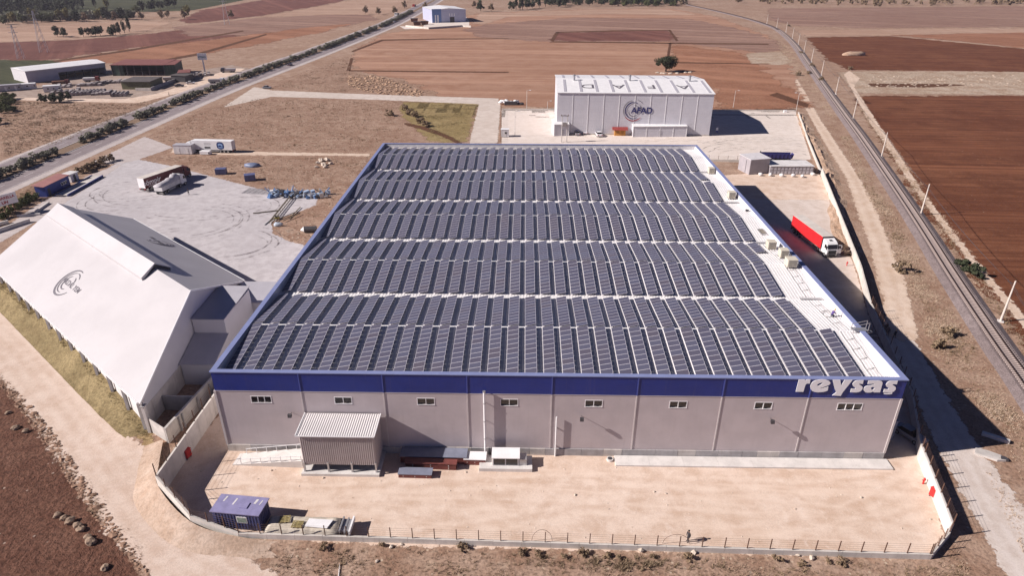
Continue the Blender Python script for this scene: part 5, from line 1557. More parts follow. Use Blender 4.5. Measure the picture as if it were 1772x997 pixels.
t = thing('tarped_trailer', 'canvas covered flat trailer with pallets and white sheet on top by the fence', 'trailer', ((a.x + b.x) / 2 - d.y * 1.25, (a.y + b.y) / 2 + d.x * 1.25, 0), math.atan2(d.y, d.x))
Lh = 4.2
MB().box(-Lh, Lh, -1.15, 1.15, .5, .72).build('bed', STEEL_D, t)
vs = []
NX, NY = 26, 10
for i in range(NX + 1):
    for j in range(NY + 1):
        x = -Lh + 2 * Lh * i / NX; y = -1.3 + 2.6 * j / NY
        e = min(1, min(i, NX - i) / 1.5, min(j, NY - j) / 1.2)
        vs.append((x, y, .62 + .42 * e + .10 * mnoise.noise(Vector((x * 1.4, y * 1.4, 3))) + .05 * mnoise.noise(Vector((x * 4, y * 4, 7)))))
MB().add(vs, [(i * (NY + 1) + j, (i + 1) * (NY + 1) + j, (i + 1) * (NY + 1) + j + 1, i * (NY + 1) + j + 1) for i in range(NX) for j in range(NY)]).build('canvas', TARPG, t, smooth=True, fix=False)
wheels(t, (-2.6, -1.5, 2.6), 1.1, .42)
MB().box(Lh + .1, Lh + 1.4, -.9, .9, .7, .95).build('drawbar', GALV, t)
MB().box(Lh + .2, Lh + .35, -1.1, 1.1, .5, 1.15).box(Lh + .75, Lh + .9, -1.1, 1.1, .5, 1.0).build('headboard', GALV, t)
MB().box(Lh + 1.3, Lh + 1.5, -1.2, 1.2, .6, 1.15).build('white_board', WHITE, t)
PAL = plain('old pallet wood', (.30, .24, .10), .85, .25, 3)
def pallet(label, loc, rz):
    p = thing('wooden_pallet', label, 'pallet', loc, rz)
    for k in range(5):
        MB().box(-.6, .6, -.5 + k * .22, -.38 + k * .22, .1, .14).build('slat', PAL, p)
    for k in range(3):
        MB().box(-.6 + k * .55, -.5 + k * .55, -.5, .5, 0, .1).build('bearer', PAL, p)
tl = t.location
c_, s_ = math.cos(t.rotation_euler.z), math.sin(t.rotation_euler.z)
def on_t(x, y, z): return (tl.x + c_ * x - s_ * y, tl.y + s_ * x + c_ * y, z)
pallet('yellowish wooden pallet on the canvas, nearest the container hut', on_t(-2.2, .35, 1.13), R(8))
pallet('yellowish wooden pallet in the middle of the canvas covered trailer', on_t(-.5, -.35, 1.13), R(-2))
o = MB().hexa([(-1.5, -.5, 0), (1.1, -.75, 0), (1.5, .5, 0), (-1.3, .65, 0)], [(-1.5, -.5, .08), (1.1, -.75, .08), (1.5, .5, .08), (-1.3, .65, .08)]).build('plastic_sheet', WHITE); o.location = on_t(1.9, -.1, 1.17); tag(o, 'white plastic sheet lying on the canvas covered trailer', 'sheet')

# ------------------------------------------------------------------ plot walls and wire fence
WALLM = plain('weathered boundary concrete', (.60, .55, .50), .9, .10, .5, bump=.15, dirt=.3)
def wall_run(label, pts, h_, th_, name='boundary_wall', seg=2.5, mt_=None):
    """wall of cast panels along a polyline, each panel its own piece"""
    t = thing(name, label, 'wall', (pts[0][0], pts[0][1], 0))
    o0 = Vector(pts[0][:2])
    for a, b in zip(pts[:-1], pts[1:]):
        a = Vector(a[:2]) - o0; b = Vector(b[:2]) - o0
        L_ = (b - a).length; d = (b - a) / L_; n_ = max(1, round(L_ / seg)); nv = Vector((-d.y, d.x)) * th_ / 2
        for k in range(n_):
            p = a.lerp(b, k / n_) + d * .012; q = a.lerp(b, (k + 1) / n_) - d * .012
            hh = h_ + .012 * ((k * 7) % 3 - 1)
            MB().hexa([(*(p - nv), -.1), (*(q - nv), -.1), (*(q + nv), -.1), (*(p + nv), -.1)], [(*(p - nv), hh), (*(q - nv), hh), (*(q + nv), hh), (*(p + nv), hh)]).build('wall_panel', mt_ or WALLM, t)
    return t
def fence_run(label, pts, z0, h_, step, lean=None, name='wire_fence', arm=False):
    t = thing(name, label, 'fence', (pts[0][0], pts[0][1], 0))
    o0 = Vector(pts[0][:2])
    loc = [(Vector(p[:2]) - o0) for p in pts]
    post = MB().box(-.045, .045, -.045, .045, 0, h_)
    pm_ = post.mesh('post', BROWN_POST)
    tops = []
    for p, tt in along([tuple(v) for v in loc], step):
        share('post', pm_, t, (p.x, p.y, z0), (0, 0, math.atan2(tt.y, tt.x)))
        tops.append(p)
    tops.append(loc[-1])
    for k in range(5):
        z = z0 + h_ * (.12 + .2 * k)
        mb = MB()
        for a, b in zip(tops[:-1], tops[1:]):
            mb.tube((a.x, a.y, z), (b.x, b.y, z), .011, n=4, caps=False)
        mb.build('wire', BROWN_POST, t)
    return t
LD, LE, LF = [(83.88, -16.16), (87.59, -13.02), (91.15, 0.12)]
LA = (-4.9, -8.3); LB = (1.2, -13.2); LC = [(7.15, -14.71)][0]
wall_run('tall concrete wall on the left of the front yard, partly shaded', [(-4.9, 20), (-4.9, 7.4), LA], 3.1, .25)
# retaining wall: the lane outside lies higher than the yard at this corner
t = thing('retaining_wall', 'low looking concrete retaining wall under the fence at the left front corner', 'wall', (*LA, 0))
cor = [(*LA, 3.1), (*LB, 1.75), (*LC, .75)]
seq_ = []
for a, b in zip(cor[:-1], cor[1:]):
    a = Vector(a); b = Vector(b); n_ = max(1, round((b - a).to_2d().length / 2.6)); d = (b - a).to_2d().normalized(); nv = Vector((-d.y, d.x)) * .125
    for k in range(n_):
        p = a.lerp(b, k / n_) - Vector(cor[0]) * Vector((1, 1, 0)).length * 0; q = a.lerp(b, (k + 1) / n_)
        p = p - Vector((*LA, 0)); q = q - Vector((*LA, 0)); pz, qz = p.z, q.z; p = p.to_2d() + d * .01; q = q.to_2d() - d * .01
        MB().hexa([(*(p - nv), -.1), (*(q - nv), -.1), (*(q + nv), -.1), (*(p + nv), -.1)], [(*(p - nv), pz), (*(q - nv), qz), (*(q + nv), qz), (*(p + nv), pz)]).build('wall_panel', WALLM, t)
# earth bank outside it
bk = MB()
line = smooth_line([(-9.5, 1.5), (-7.0, -4.5), (-4.95, -8.45), (1.1, -13.4), (LC[0], LC[1] - .2), (14, LC[1] - .6)], 6)
hs = []
for i, p_ in enumerate(line):
    f_ = i / (len(line) - 1)
    hs.append(max(0.0, min(1.6, 1.6 * (1 - max(0, (f_ - .42)) / .5)) * min(1, .25 + f_ * 2.0)) * (1 if f_ < .92 else 0))
offs = [0.0, .5, 1.1, 1.9, 3.0]
for i, p_ in enumerate(line):
    pass
lines_ = [offset_line(line, d) for d in offs]
vs = []
for i in range(len(line)):
    for j, d in enumerate(offs):
        x_, y_ = lines_[j][i]
        vs.append((x_, y_, hs[i] * (1, .93, .66, .28, 0)[j] + (.10 * mnoise.noise(Vector((x_ * .6, y_ * .6, 2))) if 0 < j < 4 else 0) - (.06 if j == 4 else 0)))
bk.add(vs, [(i * 5 + j, (i + 1) * 5 + j, (i + 1) * 5 + j + 1, i * 5 + j + 1) for i in range(len(line) - 1) for j in range(4)])
struct(bk.build('earth_bank', soil('bank earth', (.50, .37, .285), (.56, .43, .345), (.42, .29, .21), .06, .4, 3, .5, grain=.25), smooth=True))
wall_run('low concrete kerb wall along the whole front fence', [LC, LD], .75, .25, seg=3.2)
wall_run('short low concrete wall at the right front corner', [LD, LE], .85, .25, seg=2.5)
wall_run('white tall concrete wall on the right of the front yard', [LE, LF], 2.1, .25, seg=2.0, mt_=CONC_W)
wall_run('long concrete wall behind the right side of the warehouse', [LF, (96.2, 12.4), (103.2, 40.6), (108.8, 57.2), (128.7, 127.5)], 2.0, .25, seg=3.5)
wall_run('pale concrete wall from the side yard up to the far hall forecourt', [(128.9, 128.2), (140, 168), (153.1, 213)], 1.0, .3, seg=4)
fence_run('wire fence with brown posts along the front kerb wall', [LC, LD], .72, 1.55, 2.47)
fence_run('wire fence on the upper part of left front corner wall', [LA, LB], 2.3, 1.6, 2.2)
fence_run('wire fence on the lower part of left front corner wall', [LB, LC], 1.1, 1.7, 2.2)
fence_run('wire fence at the right front corner', [LD, LE], .8, 1.6, 1.6)
fence_run('wire fence on top of the white right wall', [LE, LF], 2.05, 1.5, 2.5)
fence_run('wire fence on the long right wall beside the warehouse', [LF, (96.2, 12.4), (103.2, 40.6)], 1.95, 1.5, 3.0)
fence_run('wire fence on top of the tall left wall', [LA, (-4.9, 7.4)], 3.05, 1.9, 2.6)
# wire hoops leaning on the front fence
for i, (px, lab) in enumerate((((41.41, -15.01), 'tall bent wire hoop leaning on the front fence, left one'), ((56.44, -15.12), 'wide bent wire hoop on the front fence, left of the person'))):
    mb = MB(); prev = None
    for k in range(13):
        a = math.pi * k / 12
        q = Vector(((1.15 + .35 * i) * math.cos(a), .1, (1.75 - .3 * i) * math.sin(a) + .05))
        if prev is not None:
            mb.tube(prev, q, .025, n=5)
        prev = q
    o = mb.build('wire_hoop', BROWN_POST); o.location = (px[0], px[1] + .35, 0); tag(o, lab, 'hoop')
# hydrant cabinets
def hydrant(label, loc, rz, bright=True):
    t = thing('hydrant_cabinet', label, 'cabinet', loc, rz)
    b_ = RED_P
    MB().box(-.45, .45, -.2, .2, .25, 1.35).build('case', b_, t, bevel=.02)
    d_ = MB().box(-.38, .38, -.235, -.2, .32, 1.28).build('door', b_, t); MB().box(.2, .28, -.27, -.235, .75, .9).build('handle', STEEL_D, d_)
    for s in (-1, 1):
        MB().box(s * .35 - .05, s * .35 + .05, -.1, .1, 0, .25).build('leg', STEEL_D, t)
    MB().box(-.5, .5, -.25, .25, 1.35, 1.4).build('lid', b_, t)
hydrant('bright red hydrant cabinet against the white right wall', (*(89.16, -6.88), 0), R(-70))
hydrant('dark red hydrant cabinet against the shaded left wall', (*(-4.65, -1.6), 0), R(75))
def valve(label, loc):
    t = thing('hydrant', label, 'hydrant', loc)
    MB().tube((0, 0, 0), (0, 0, .85), .1, n=10).build('barrel', RED_P, t); MB().tube((0, 0, .85), (0, 0, .98), .16, .06, 10).build('bonnet', RED_P, t); MB().tube((-.22, 0, .62), (.22, 0, .62), .07, n=8).build('outlet', RED_P, t)
valve('small red hydrant above the cabinet on the right', (*(89.3, -4.5), 0))
valve('red hydrant standing beside the side wall near the red lorry', (*(108, 61.21), 0))
# car in the shade and concrete blocks
def car(label, loc, rz, paint, s=1.0, name='parked_car', group='parked cars'):
    t = thing(name, label, 'car', loc, rz, group)
    t.scale = (s, s, s)
    MB().prism([(-2.1, .35), (2.1, .35), (2.15, .6), (2.05, .8), (1.1, .92), (-1.5, .95), (-2.05, .9), (-2.15, .6)], -.86, .86).build('body', paint, t, bevel=.05)
    g_ = MB().hexa([(-1.55, -.8, .93), (1.05, -.8, .92), (1.05, .8, .92), (-1.55, .8, .93)], [(-1.0, -.62, 1.42), (.35, -.62, 1.44), (.35, .62, 1.44), (-1.0, .62, 1.42)]).build('glasshouse', GLASS_D, t)
    MB().hexa([(-1.02, -.64, 1.42), (.37, -.64, 1.44), (.37, .64, 1.44), (-1.02, .64, 1.42)], [(-.9, -.58, 1.48), (.25, -.58, 1.49), (.25, .58, 1.49), (-.9, .58, 1.48)]).build('roof', paint, t)
    for x in (-1.3, 1.3):
        for sd in (-1, 1):
            w_ = share('wheel', wheel_me, t, (x, sd * .78, .32), None, (.64, .7, .64)); share('rim', rim_me, w_)
    for sd in (-1, 1):
        MB().box(2.06, 2.14, sd * .62 - .16, sd * .62 + .16, .62, .76).build('headlight', RIM, t); MB().box(-2.16, -2.08, sd * .62 - .16, sd * .62 + .16, .66, .82).build('tail_light', RED_P, t)
    return t
PGREY = plain('grey car paint', (.22, .22, .25), .3, .05, 1); PWHITE = plain('white car paint', (.72, .70, .71), .3, .05, 1); PSILV = plain('silver car paint', (.45, .44, .46), .3, .05, 1, metal=.4); PDARK = plain('dark car paint', (.06, .06, .08), .3, .05, 1)
car('grey car in the shade between warehouse and right wall', (*(92.22, 4.58), 0), R(-63), PGREY)
o = MB().box(-1.6, 1.6, -.3, .3, 0, .5).build('concrete_block', CONC_W, bevel=.05); o.location = (*(103.84, 4.45), 0); o.rotation_euler = (0, 0, R(-35)); tag(o, 'pale concrete beam lying in the shade beside the service road', 'beam')
t = thing('culvert_head', 'broken white concrete culvert at the end of the service road', 'culvert', (*(101.08, 0.88), 0), R(-30))
MB().prism([(-1.9, -.7), (.6, -.9), (1.6, -.3), (1.1, .5), (-.5, .7), (-1.8, .5)], 0, .3, 'z').build('slab', CONC, t); MB().prism([(1.0, -.45), (1.9, -.2), (1.6, .35), (1.0, .3)], -.02, .36, 'z').build('mouth', STEEL_D, t)

# ------------------------------------------------------------------ right-hand side yard
loc, rz = from_edge((103.14, 80.81, 4), (104.69, 68.15, 4), 2.5)
semi('bright red curtain sided lorry with white cab and open door in the shade', loc, rz, RED, DUSTW, STEEL_D, WHITE, door_open=True)
# deep blue tipper trailer
PUR = plain('violet blue tipper paint', (.05, .045, .17), .45, .12, 1)
loc, rz = from_edge((113.47, 141.01, 2.6), (125.96, 140.63, 2.6), 2.4)
t = thing('tipper_trailer', 'deep blue open tipper trailer parked behind the grey shed', 'trailer', loc, rz)
h = 4.9
MB().box(-h, h, -1.2, 1.2, 1.15, 1.3).build('floor', PUR, t)
for s in (-1, 1):
    MB().box(-h, h, s * 1.2 - .06, s * 1.2 + .06, 1.3, 2.6).build('side', PUR, t)
    for k in range(8):
        x = -h + .5 + k * 1.25
        MB().box(x - .07, x + .07, s * 1.3 - .05, s * 1.3 + .05, 1.3, 2.6).build('rib', PUR, t)
MB().box(-h - .02, -h + .1, -1.14, 1.14, 1.3, 2.6).build('headboard', PUR, t)
MB().hexa([(h - .1, -1.14, 1.3), (h + .0, -1.14, 1.3), (h + .0, 1.14, 1.3), (h - .1, 1.14, 1.3)], [(h + .3, -1.14, 2.6), (h + .4, -1.14, 2.6), (h + .4, 1.14, 2.6), (h + .3, 1.14, 2.6)]).build('tailgate', PUR, t)
MB().box(-h - .25, -h - .05, -.3, .3, 1.1, 3.2).build('ram', STEEL_D, t)
MB().box(-h + .2, h - .2, -.5, .5, .75, 1.15).build('chassis', CHASSIS, t)
wheels(t, (-2.6, .6, 1.8, 3.0), 1.2)
# grey shed and long crate wall
SHG = plain('grey shed sheet wall', (.36, .33, .35), .55, .08, .5)
a = Vector((106.77, 126.79)); b = Vector((113.17, 128.54)); d = (b - a).normalized(); n_ = Vector((-d.y, d.x)); Lh = (b - a).length
t = thing('grey_store', 'grey corrugated store with pale roof in the side yard', 'store', (a.x, a.y, 0), math.atan2(d.y, d.x))
MB().box(0, Lh, 0, 6.0, 0, 4.5).build('wall', SHG, t)
corr(MB(), (0, -.02, .1), (Lh, -.02, .1), (Lh, -.02, 4.4), (0, -.02, 4.4), 16, .06, (0, -1, 0)).build('front_sheet', SHG, t, fix=False)
MB().hexa([(-.15, -.25, 4.5), (Lh + .15, -.25, 4.5), (Lh + .15, 6.2, 4.65), (-.15, 6.2, 4.65)], [(-.15, -.25, 4.65), (Lh + .15, -.25, 4.65), (Lh + .15, 6.2, 4.8), (-.15, 6.2, 4.8)]).build('roof', PORTA, t)
MB().box(-.03, 0, 2.0, 2.2, .2, 4.0).build('side_joint', STEEL_D, t)
a = Vector((113.06, 127.12)); b = Vector((126.17, 127.43)); Lh = (b - a).length
t = thing('crate_store', 'long low store faced with two rows of square crates under a white roof', 'store', (a.x, a.y, 0), math.atan2(b.y - a.y, b.x - a.x))
MB().box(0, Lh, .5, 6.3, 0, 2.5).build('wall', SHG, t)
MB().box(-.1, Lh + .1, -.15, 6.5, 2.5, 2.65).build('roof', WHITE_D, t)
nc = 12; cw = Lh / nc
CRT = plain('crate face', (.46, .44, .47), .6, .12, 1)
cm = MB().box(.04, cw - .04, 0, .48, 0, 1.16).mesh('crate', SHG); cf = MB().box(.22, cw - .22, -.03, 0, .22, .94).mesh('crate_face', CRT)
for k in range(nc):
    for j in range(2):
        c_ = share('crate', cm, t, (k * cw, 0, .05 + j * 1.2)); share('crate_face', cf, c_)
bagm = [MB().blob((0, 0, .45), .6, 20 + k, 8, (1.2, .9, .85), .35).mesh('bulk_bag', WHITE_D, smooth=True) for k in range(3)]
for k, p_ in enumerate([(110.06, 125.87), (112.92, 125.65), (116.02, 125.14), (119.38, 124.93), (121.94, 124.42), (125.83, 126.54)]):
    o = share('bulk_bag', bagm[k % 3], None, (*p_, 0), (0, 0, k * 1.1))
    tag(o, f'white bulk bag, {ORD[k + 1]} from the left in front of the crate store', 'bag', 'white bulk bags before the crate store')
fence_run('wire fence across the yard behind the grey store', [(95.61, 142.47), (112.03, 141.52)], 0, 1.7, 3.0)
wall_run('low concrete wall across the yard behind the grey store', [(95.67, 141.13), (110.15, 140.15)], .8, .3, seg=4)

# ------------------------------------------------------------------ far white hall with round logo
AW = ribbed('pale hall cladding', (.60, .58, .62), 1.0, 'Z', .01, .5, sharp=True, var=.04)
ang = R(-1.2); AX = 55.8; AD = 39.5; AE, AR = 15.0, 16.8
ah = thing('relief_hall', 'tall white hall with round logo on its wall and letters on its roof', 'hall', (50.9, 176.0, 0), ang)
nb = 10
for k in range(nb):
    x0, x1 = AX * k / nb, AX * (k + 1) / nb
    MB().box(x0 + .03, x1 - .03, 0, .25, .5, AE - .1).build('wall_panel', AW, ah)
    if k:
        MB().box(x0 - .12, x0 + .12, -.07, -.0, .5, AE - .1).build('joint_cover', WHITE, ah)
MB().box(-.05, AX + .05, -.05, .3, 0, .5).build('plinth', CONC, ah)
for x0 in (0, AX - .25):
    MB().box(x0, x0 + .25, .3, AD, 0, AE - .1).build('end_wall', AW, ah)
    MB().prism([(.0, AE - .1), (AD, AE - .1), (AD / 2, AR - .05)], x0, x0 + .25, 'x').build('gable', AW, ah)
MB().box(0, AX, AD - .25, AD - .02, 0, AE - .1).build('rear_wall', AW, ah)
for y0, z0, y1, z1 in ((-.3, AE - .05, AD / 2, AR), (AD / 2, AR, AD + .3, AE - .05)):
    MB().hexa([(-.3, y0, z0), (AX + .3, y0, z0), (AX + .3, y1, z1), (-.3, y1, z1)], [(-.3, y0, z0 + .12), (AX + .3, y0, z0 + .12), (AX + .3, y1, z1 + .12), (-.3, y1, z1 + .12)]).build('roof_slope', WHITE, ah)
ARS = (AR - AE) / (AD / 2)
SKYL = plain('grey rooflight sheet', (.42, .40, .44), .5, .06, 1)
for k in range(10):
    x = 2.3 + k * 5.75
    MB().hexa([(x, 1.2, AE + .2 + 1.2 * ARS - .05), (x + .95, 1.2, AE + .2 + 1.2 * ARS - .05), (x + .95, 17.5, AE + .2 + 17.5 * ARS - .08), (x, 17.5, AE + .2 + 17.5 * ARS - .08)],
              [(x, 1.2, AE + .2 + 1.2 * ARS), (x + .95, 1.2, AE + .2 + 1.2 * ARS), (x + .95, 17.5, AE + .2 + 17.5 * ARS), (x, 17.5, AE + .2 + 17.5 * ARS)]).build('rooflight', SKYL, ah)
    MB().hexa([(x, 21.5, AE + .2 + (AD - 21.5) * ARS - .05), (x + .95, 21.5, AE + .2 + (AD - 21.5) * ARS - .05), (x + .95, 36, AE + .2 + 3.5 * ARS - .08), (x, 36, AE + .2 + 3.5 * ARS - .08)],
              [(x, 21.5, AE + .2 + (AD - 21.5) * ARS), (x + .95, 21.5, AE + .2 + (AD - 21.5) * ARS), (x + .95, 36, AE + .2 + 3.5 * ARS), (x, 36, AE + .2 + 3.5 * ARS)]).build('rooflight', SKYL, ah)
sl_a = math.atan(ARS)
for ch, x in (('D', 11.2), ('A', 22.6), ('F', 34.6), ('A', 46.2)):
    lettering('roof_letter', ch, 7.4, LEAD if 0 else INKG, ah, (x, 8.6, AE + .17 + 8.6 * ARS), (sl_a, 0, math.pi) if 0 else Matrix.Rotation(sl_a, 3, 'X').to_4x4().to_euler(), extrude=.01, offset=.02)
for o in [c for c in ah.children if c.name.startswith('roof_letter')]:
    o.rotation_euler = (Matrix.Rotation(sl_a, 4, 'X') @ Matrix.Rotation(math.pi, 4, 'Z')).to_euler()
for x in (6.5, 27.5, 50.0):
    v = MB().tube((x, AD / 2 - 3, AR - .4), (x, AD / 2 - 3, AR + 1.6), .45, n=12).build('roof_vent', GALV, ah); MB().tube((x, AD / 2 - 3, AR + 1.6), (x, AD / 2 - 3, AR + 2.0), .7, .2, 12).build('cowl', GALV, v)
Ml = Matrix.Translation((27.6, -.09, 8.9)) @ Matrix.Rotation(R(90), 4, 'X')
for r0, r1, a0, a1, mt_ in ((3.5, 3.75, 100, 215, INKG), (3.5, 3.8, 215, 320, REDINK), (2.75, 3.05, 60, 300, NAVY), (1.9, 2.1, 170, 330, INKG), (2.75, 2.95, -10, 45, INKG), (3.9, 4.05, 40, 75, INKG), (1.9, 2.05, 20, 90, INKG)):
    xf(arc(MB(), r0, r1, a0, a1, 22, .02), Ml).build('logo_ring', mt_, ah)
lettering('logo_text', 'AFAD', 3.0, NAVY, ah, (30.6, -.13, 8.9), (R(90), 0, 0), extrude=.02, offset=.07)
def block(label, p0, p1, dep, h0, h1, wall, roof, name='annex', cat='annex', pil=0, door=True):
    a = Vector(p0); b = Vector(p1); d = (b - a).normalized(); Lh = (b - a).length
    t = thing(name, label, cat, (a.x, a.y, 0), math.atan2(d.y, d.x))
    MB().hexa([(0, 0, 0), (Lh, 0, 0), (Lh, dep, 0), (0, dep, 0)], [(0, 0, h0), (Lh, 0, h0), (Lh, dep, h1), (0, dep, h1)]).build('wall', wall, t)
    MB().hexa([(-.15, -.2, h0), (Lh + .15, -.2, h0), (Lh + .15, dep, h1), (-.15, dep, h1)], [(-.15, -.2, h0 + .14), (Lh + .15, -.2, h0 + .14), (Lh + .15, dep, h1 + .14), (-.15, dep, h1 + .14)]).build('roof', roof, t)
    for k in range(pil):
        x = Lh * k / max(1, pil - 1)
        MB().box(x - .12, x + .12, -.06, 0, 0, h0).build('pilaster', WHITE, t)
    if door:
        d_ = MB().box(Lh * .48, Lh * .48 + 1.1, -.05, 0, 0, 2.2).build('door', SLATE, t); MB().box(Lh * .48 + .8, Lh * .48 + .9, -.09, -.05, 1.0, 1.1).build('handle', STEEL_D, d_)
    return t
block('long low white annex with pilasters before the logo wall', (78.52, 172.46), (97.98, 173.38), 6.5, 3.8, 4.3, AW, WHITE, pil=5)
block('small white annex at the left corner of the logo hall', (49.98, 173.04), (55.29, 173.78), 5.5, 4.2, 4.8, AW, WHITE, pil=2)
t = thing('yellow_kiosk', 'small yellow wooden kiosk with red roof before the logo hall', 'kiosk', (*(74.06, 175.38), 0), ang)
WOODY = plain('yellow wood', (.52, .24, .05), .7, .1, 2); REDR = plain('dark red roof', (.26, .045, .04), .7, .1, 1)
MB().box(-2.0, 2.0, -1.2, 1.2, 0, 2.2).build('wall', WOODY, t)
MB().prism([(-1.9, 2.2), (1.9, 2.2), (0, 3.0)], -2.8, 2.8, 'x').build('roof', REDR, t)
for x in (-.9, .9):
    MB().box(x - .5, x + .5, -1.24, -1.2, .9, 1.8).build('shutter', plain('dark yellow wood', (.36, .16, .04), .7, .1, 2), t)
car('dark saloon parked left of the pair at the logo hall', (*(58.36, 175.43), 0), R(100), PSILV)
car('white car with dark windows parked right of the silver one', (*(61.27, 177.27), 0), R(98), PWHITE)
car('white van like car parked nearest the camera by the kiosk', (*(66.28, 173.88), 0), R(95), PWHITE, 1.15)
def lamp_post(label, p, h_, rz=0):
    t = thing('lamp_post', label, 'lamp post', (p[0], p[1], 0), rz, 'lamp posts round the far hall')
    MB().tube((0, 0, 0), (0, 0, h_), .1, .06, 8).build('shaft', CONC_W, t); MB().bar((0, 0, h_), (1.2, 0, h_ + .15), .08).build('arm', GALV, t); MB().box(1.0, 1.8, -.14, .14, h_ + .08, h_ + .24).build('lamp_head', WHITE, t); MB().box(-.2, .2, -.2, .2, 0, .2).build('base', CONC, t)
lamp_post('tall slim lamp post left of the logo hall by the field', (40.02, 220.43), 7.8)
lamp_post('short lamp post just left of the logo hall corner', (48.95, 221.38), 3.2)
lamp_post('slim lamp post behind the shadow of the logo hall', (129.93, 226.66), 7.0)
lamp_post('lamp post at the far right corner of the hall forecourt', (150.94, 210.57), 9.0, R(170))
lamp_post('lamp post beside the gate cabin of the far hall', (35.64, 172.26), 9.0)
t = thing('transformer_pole', 'twin electricity poles with a transformer before the small annex', 'pole', (*(53.11, 164.34), 0), ang)
for x in (-.9, .9):
    MB().tube((x, 0, 0), (x, 0, 9.5), .16, .11, 8).build('pole', CONC, t)
MB().box(-1.4, 1.4, -.12, .12, 9.2, 9.4).build('crossarm', STEEL_D, t); MB().box(-.7, .7, -.5, .5, 5.6, 7.0).build('transformer', GALV, t)
for x in (-1.2, 0, 1.2):
    MB().tube((x, 0, 9.4), (x, 0, 9.75), .08, n=8).build('insulator', RUST, t)
cabin('small grey gate cabin at the forecourt entrance', (*(32.06, 172.17), 0), ang, 2.8, 2.4, 2.7, PORTA, WHITE, 1, 'gate_cabin', 1)
HEDGE = plain('red brown hedge', (.16, .06, .03), .95, .3, 3, bump=.8)
# bags under a sheet beyond the lane
t = thing('bag_heap', 'heap of white bags half under a dark sheet beside the lane end', 'heap', (*(32.76, 229.58), 0))
r_ = random.Random(2)
for k in range(16):
    MB().blob((r_.uniform(-4.5, 3.0), r_.uniform(0, 2.5), .5 + r_.uniform(0, .9)), .75, k, 7, (1.3, 1, .8), .3).build('bag', WHITE, t, smooth=True)
MB().box(-2.6, 3.2, -1.2, .2, 0, 1.6).build('sheeted_block', STEEL_D, t, bevel=.15); MB().blob((4.6, -.2, .4), .9, 3, 7, (1.6, 1, .9), .4).build('sheet_end', STEEL_D, t)
p_ = (110.4, 178.5); t = thing('sign_post', 'small blue and white sign post at the shaded corner of logo hall', 'sign', (*p_, 0)); MB().tube((0, 0, 0), (0, 0, 2.2), .05, n=6).build('post', GALV, t); MB().box(-.4, .4, -.06, 0, 1.2, 2.2).build('plate', WHITE, t); MB().box(-.4, .4, -.07, -.0, .4, 1.15).build('lower_plate', HUTB, t)
o = MB().box(-.6, .6, -.4, .4, 0, .9).build('white_box', WHITE); o.location = (*(149, 216.95), 0); tag(o, 'tiny white box at the far edge of the hall forecourt', 'box')
wall_run('low retaining wall along the far edge of the hall forecourt', [[(29.29, 218.49)][0], [(153.91, 218.81)][0]], .6, .3, seg=6)
fence_run('wire fence along the left of the hall forecourt', [(29.29, 218.49), (30.66, 163.79)], 0, 1.8, 3.0)

# ------------------------------------------------------------------ blue and white hall beside the highway, far away
FB = plain('pale blue cladding', (.44, .45, .58), .5, .05, .3); FBB = plain('strong blue cladding', (.12, .20, .42), .5, .06, .3)
a = Vector((-51.07, 623.31)); b = Vector((-19.4, 634.49)); d = (b - a).normalized(); Lh = (b - a).length
t = thing('far_blue_hall', 'distant blue and white hall beside the highway with white roof', 'hall', (a.x, a.y, 0), math.atan2(d.y, d.x))
MB().box(0, Lh, .3, 46, 0, 11.6).build('wall', FB, t)
MB().box(-.2, 9.0, -.1, .3, 0, 12.4).build('blue_front', FBB, t); MB().box(9.0, Lh, 0, .3, 0, 11.6).build('front_wall', FB, t)
MB().prism([(-.4, 11.6), (Lh + .4, 11.6), (Lh / 2, 13.0)], .2, 46.4).build('roof', WHITE, t)
for k in range(4):
    MB().box(3.5 + k * 7.5, 4.3 + k * 7.5, 2, 44, 12.2, 13.1).build('rooflight', SKYL, t) if False else None
MB().box(17.5, 22.0, -.04, 0, 0, 5.0).build('door', STEEL_D, t)
MB().box(2.6, 3.6, -.16, -.1, 0, 7).box(4.8, 6.2, -.16, -.1, 0, 7).build('entrance_frame', WHITE, t)
for k in range(3):
    MB().box(16.8 + k * 2.4, 17.6 + k * 2.4, -.05, 0, 5.6, 8.2).build('window', WHITE, t)
sheet('far_hall_yard', [(-54.32, 571.69), (-60.76, 682.99), (-80.04, 779.68), (-34.09, 763.67), (-16.89, 643.56), (-12.35, 584), (-38.68, 572.25), (-68.25, 560.74), (-78.9, 592.75)], .05, M_conc2, 3)
wall_run('pale yard wall in front of the distant blue hall', [(-70.65, 581.91), (-46.71, 561.5), (-18.72, 583.77), (-10.36, 578.63)], 1.6, .4, seg=10)
for i, p_ in enumerate([(-70.67, 635.11), (-62.52, 599.06), (-56.25, 605.1)]):
    t = thing('yard_skip', ['dark brown skip nearest the highway in the distant hall yard', 'dull skip at the wall of the distant hall yard', 'dull skip closest to the distant blue hall'][i], 'skip', (*p_, 0), .2)
    MB().hexa([(-3, -1.5, 0), (3, -1.5, 0), (3, 1.5, 0), (-3, 1.5, 0)], [(-3.6, -1.7, 3), (3.6, -1.7, 3), (3.6, 1.7, 3), (-3.6, 1.7, 3)]).build('body', RUST, t); MB().box(-3.7, 3.7, -1.8, 1.8, 3, 3.2).build('rim', STEEL_D, t)

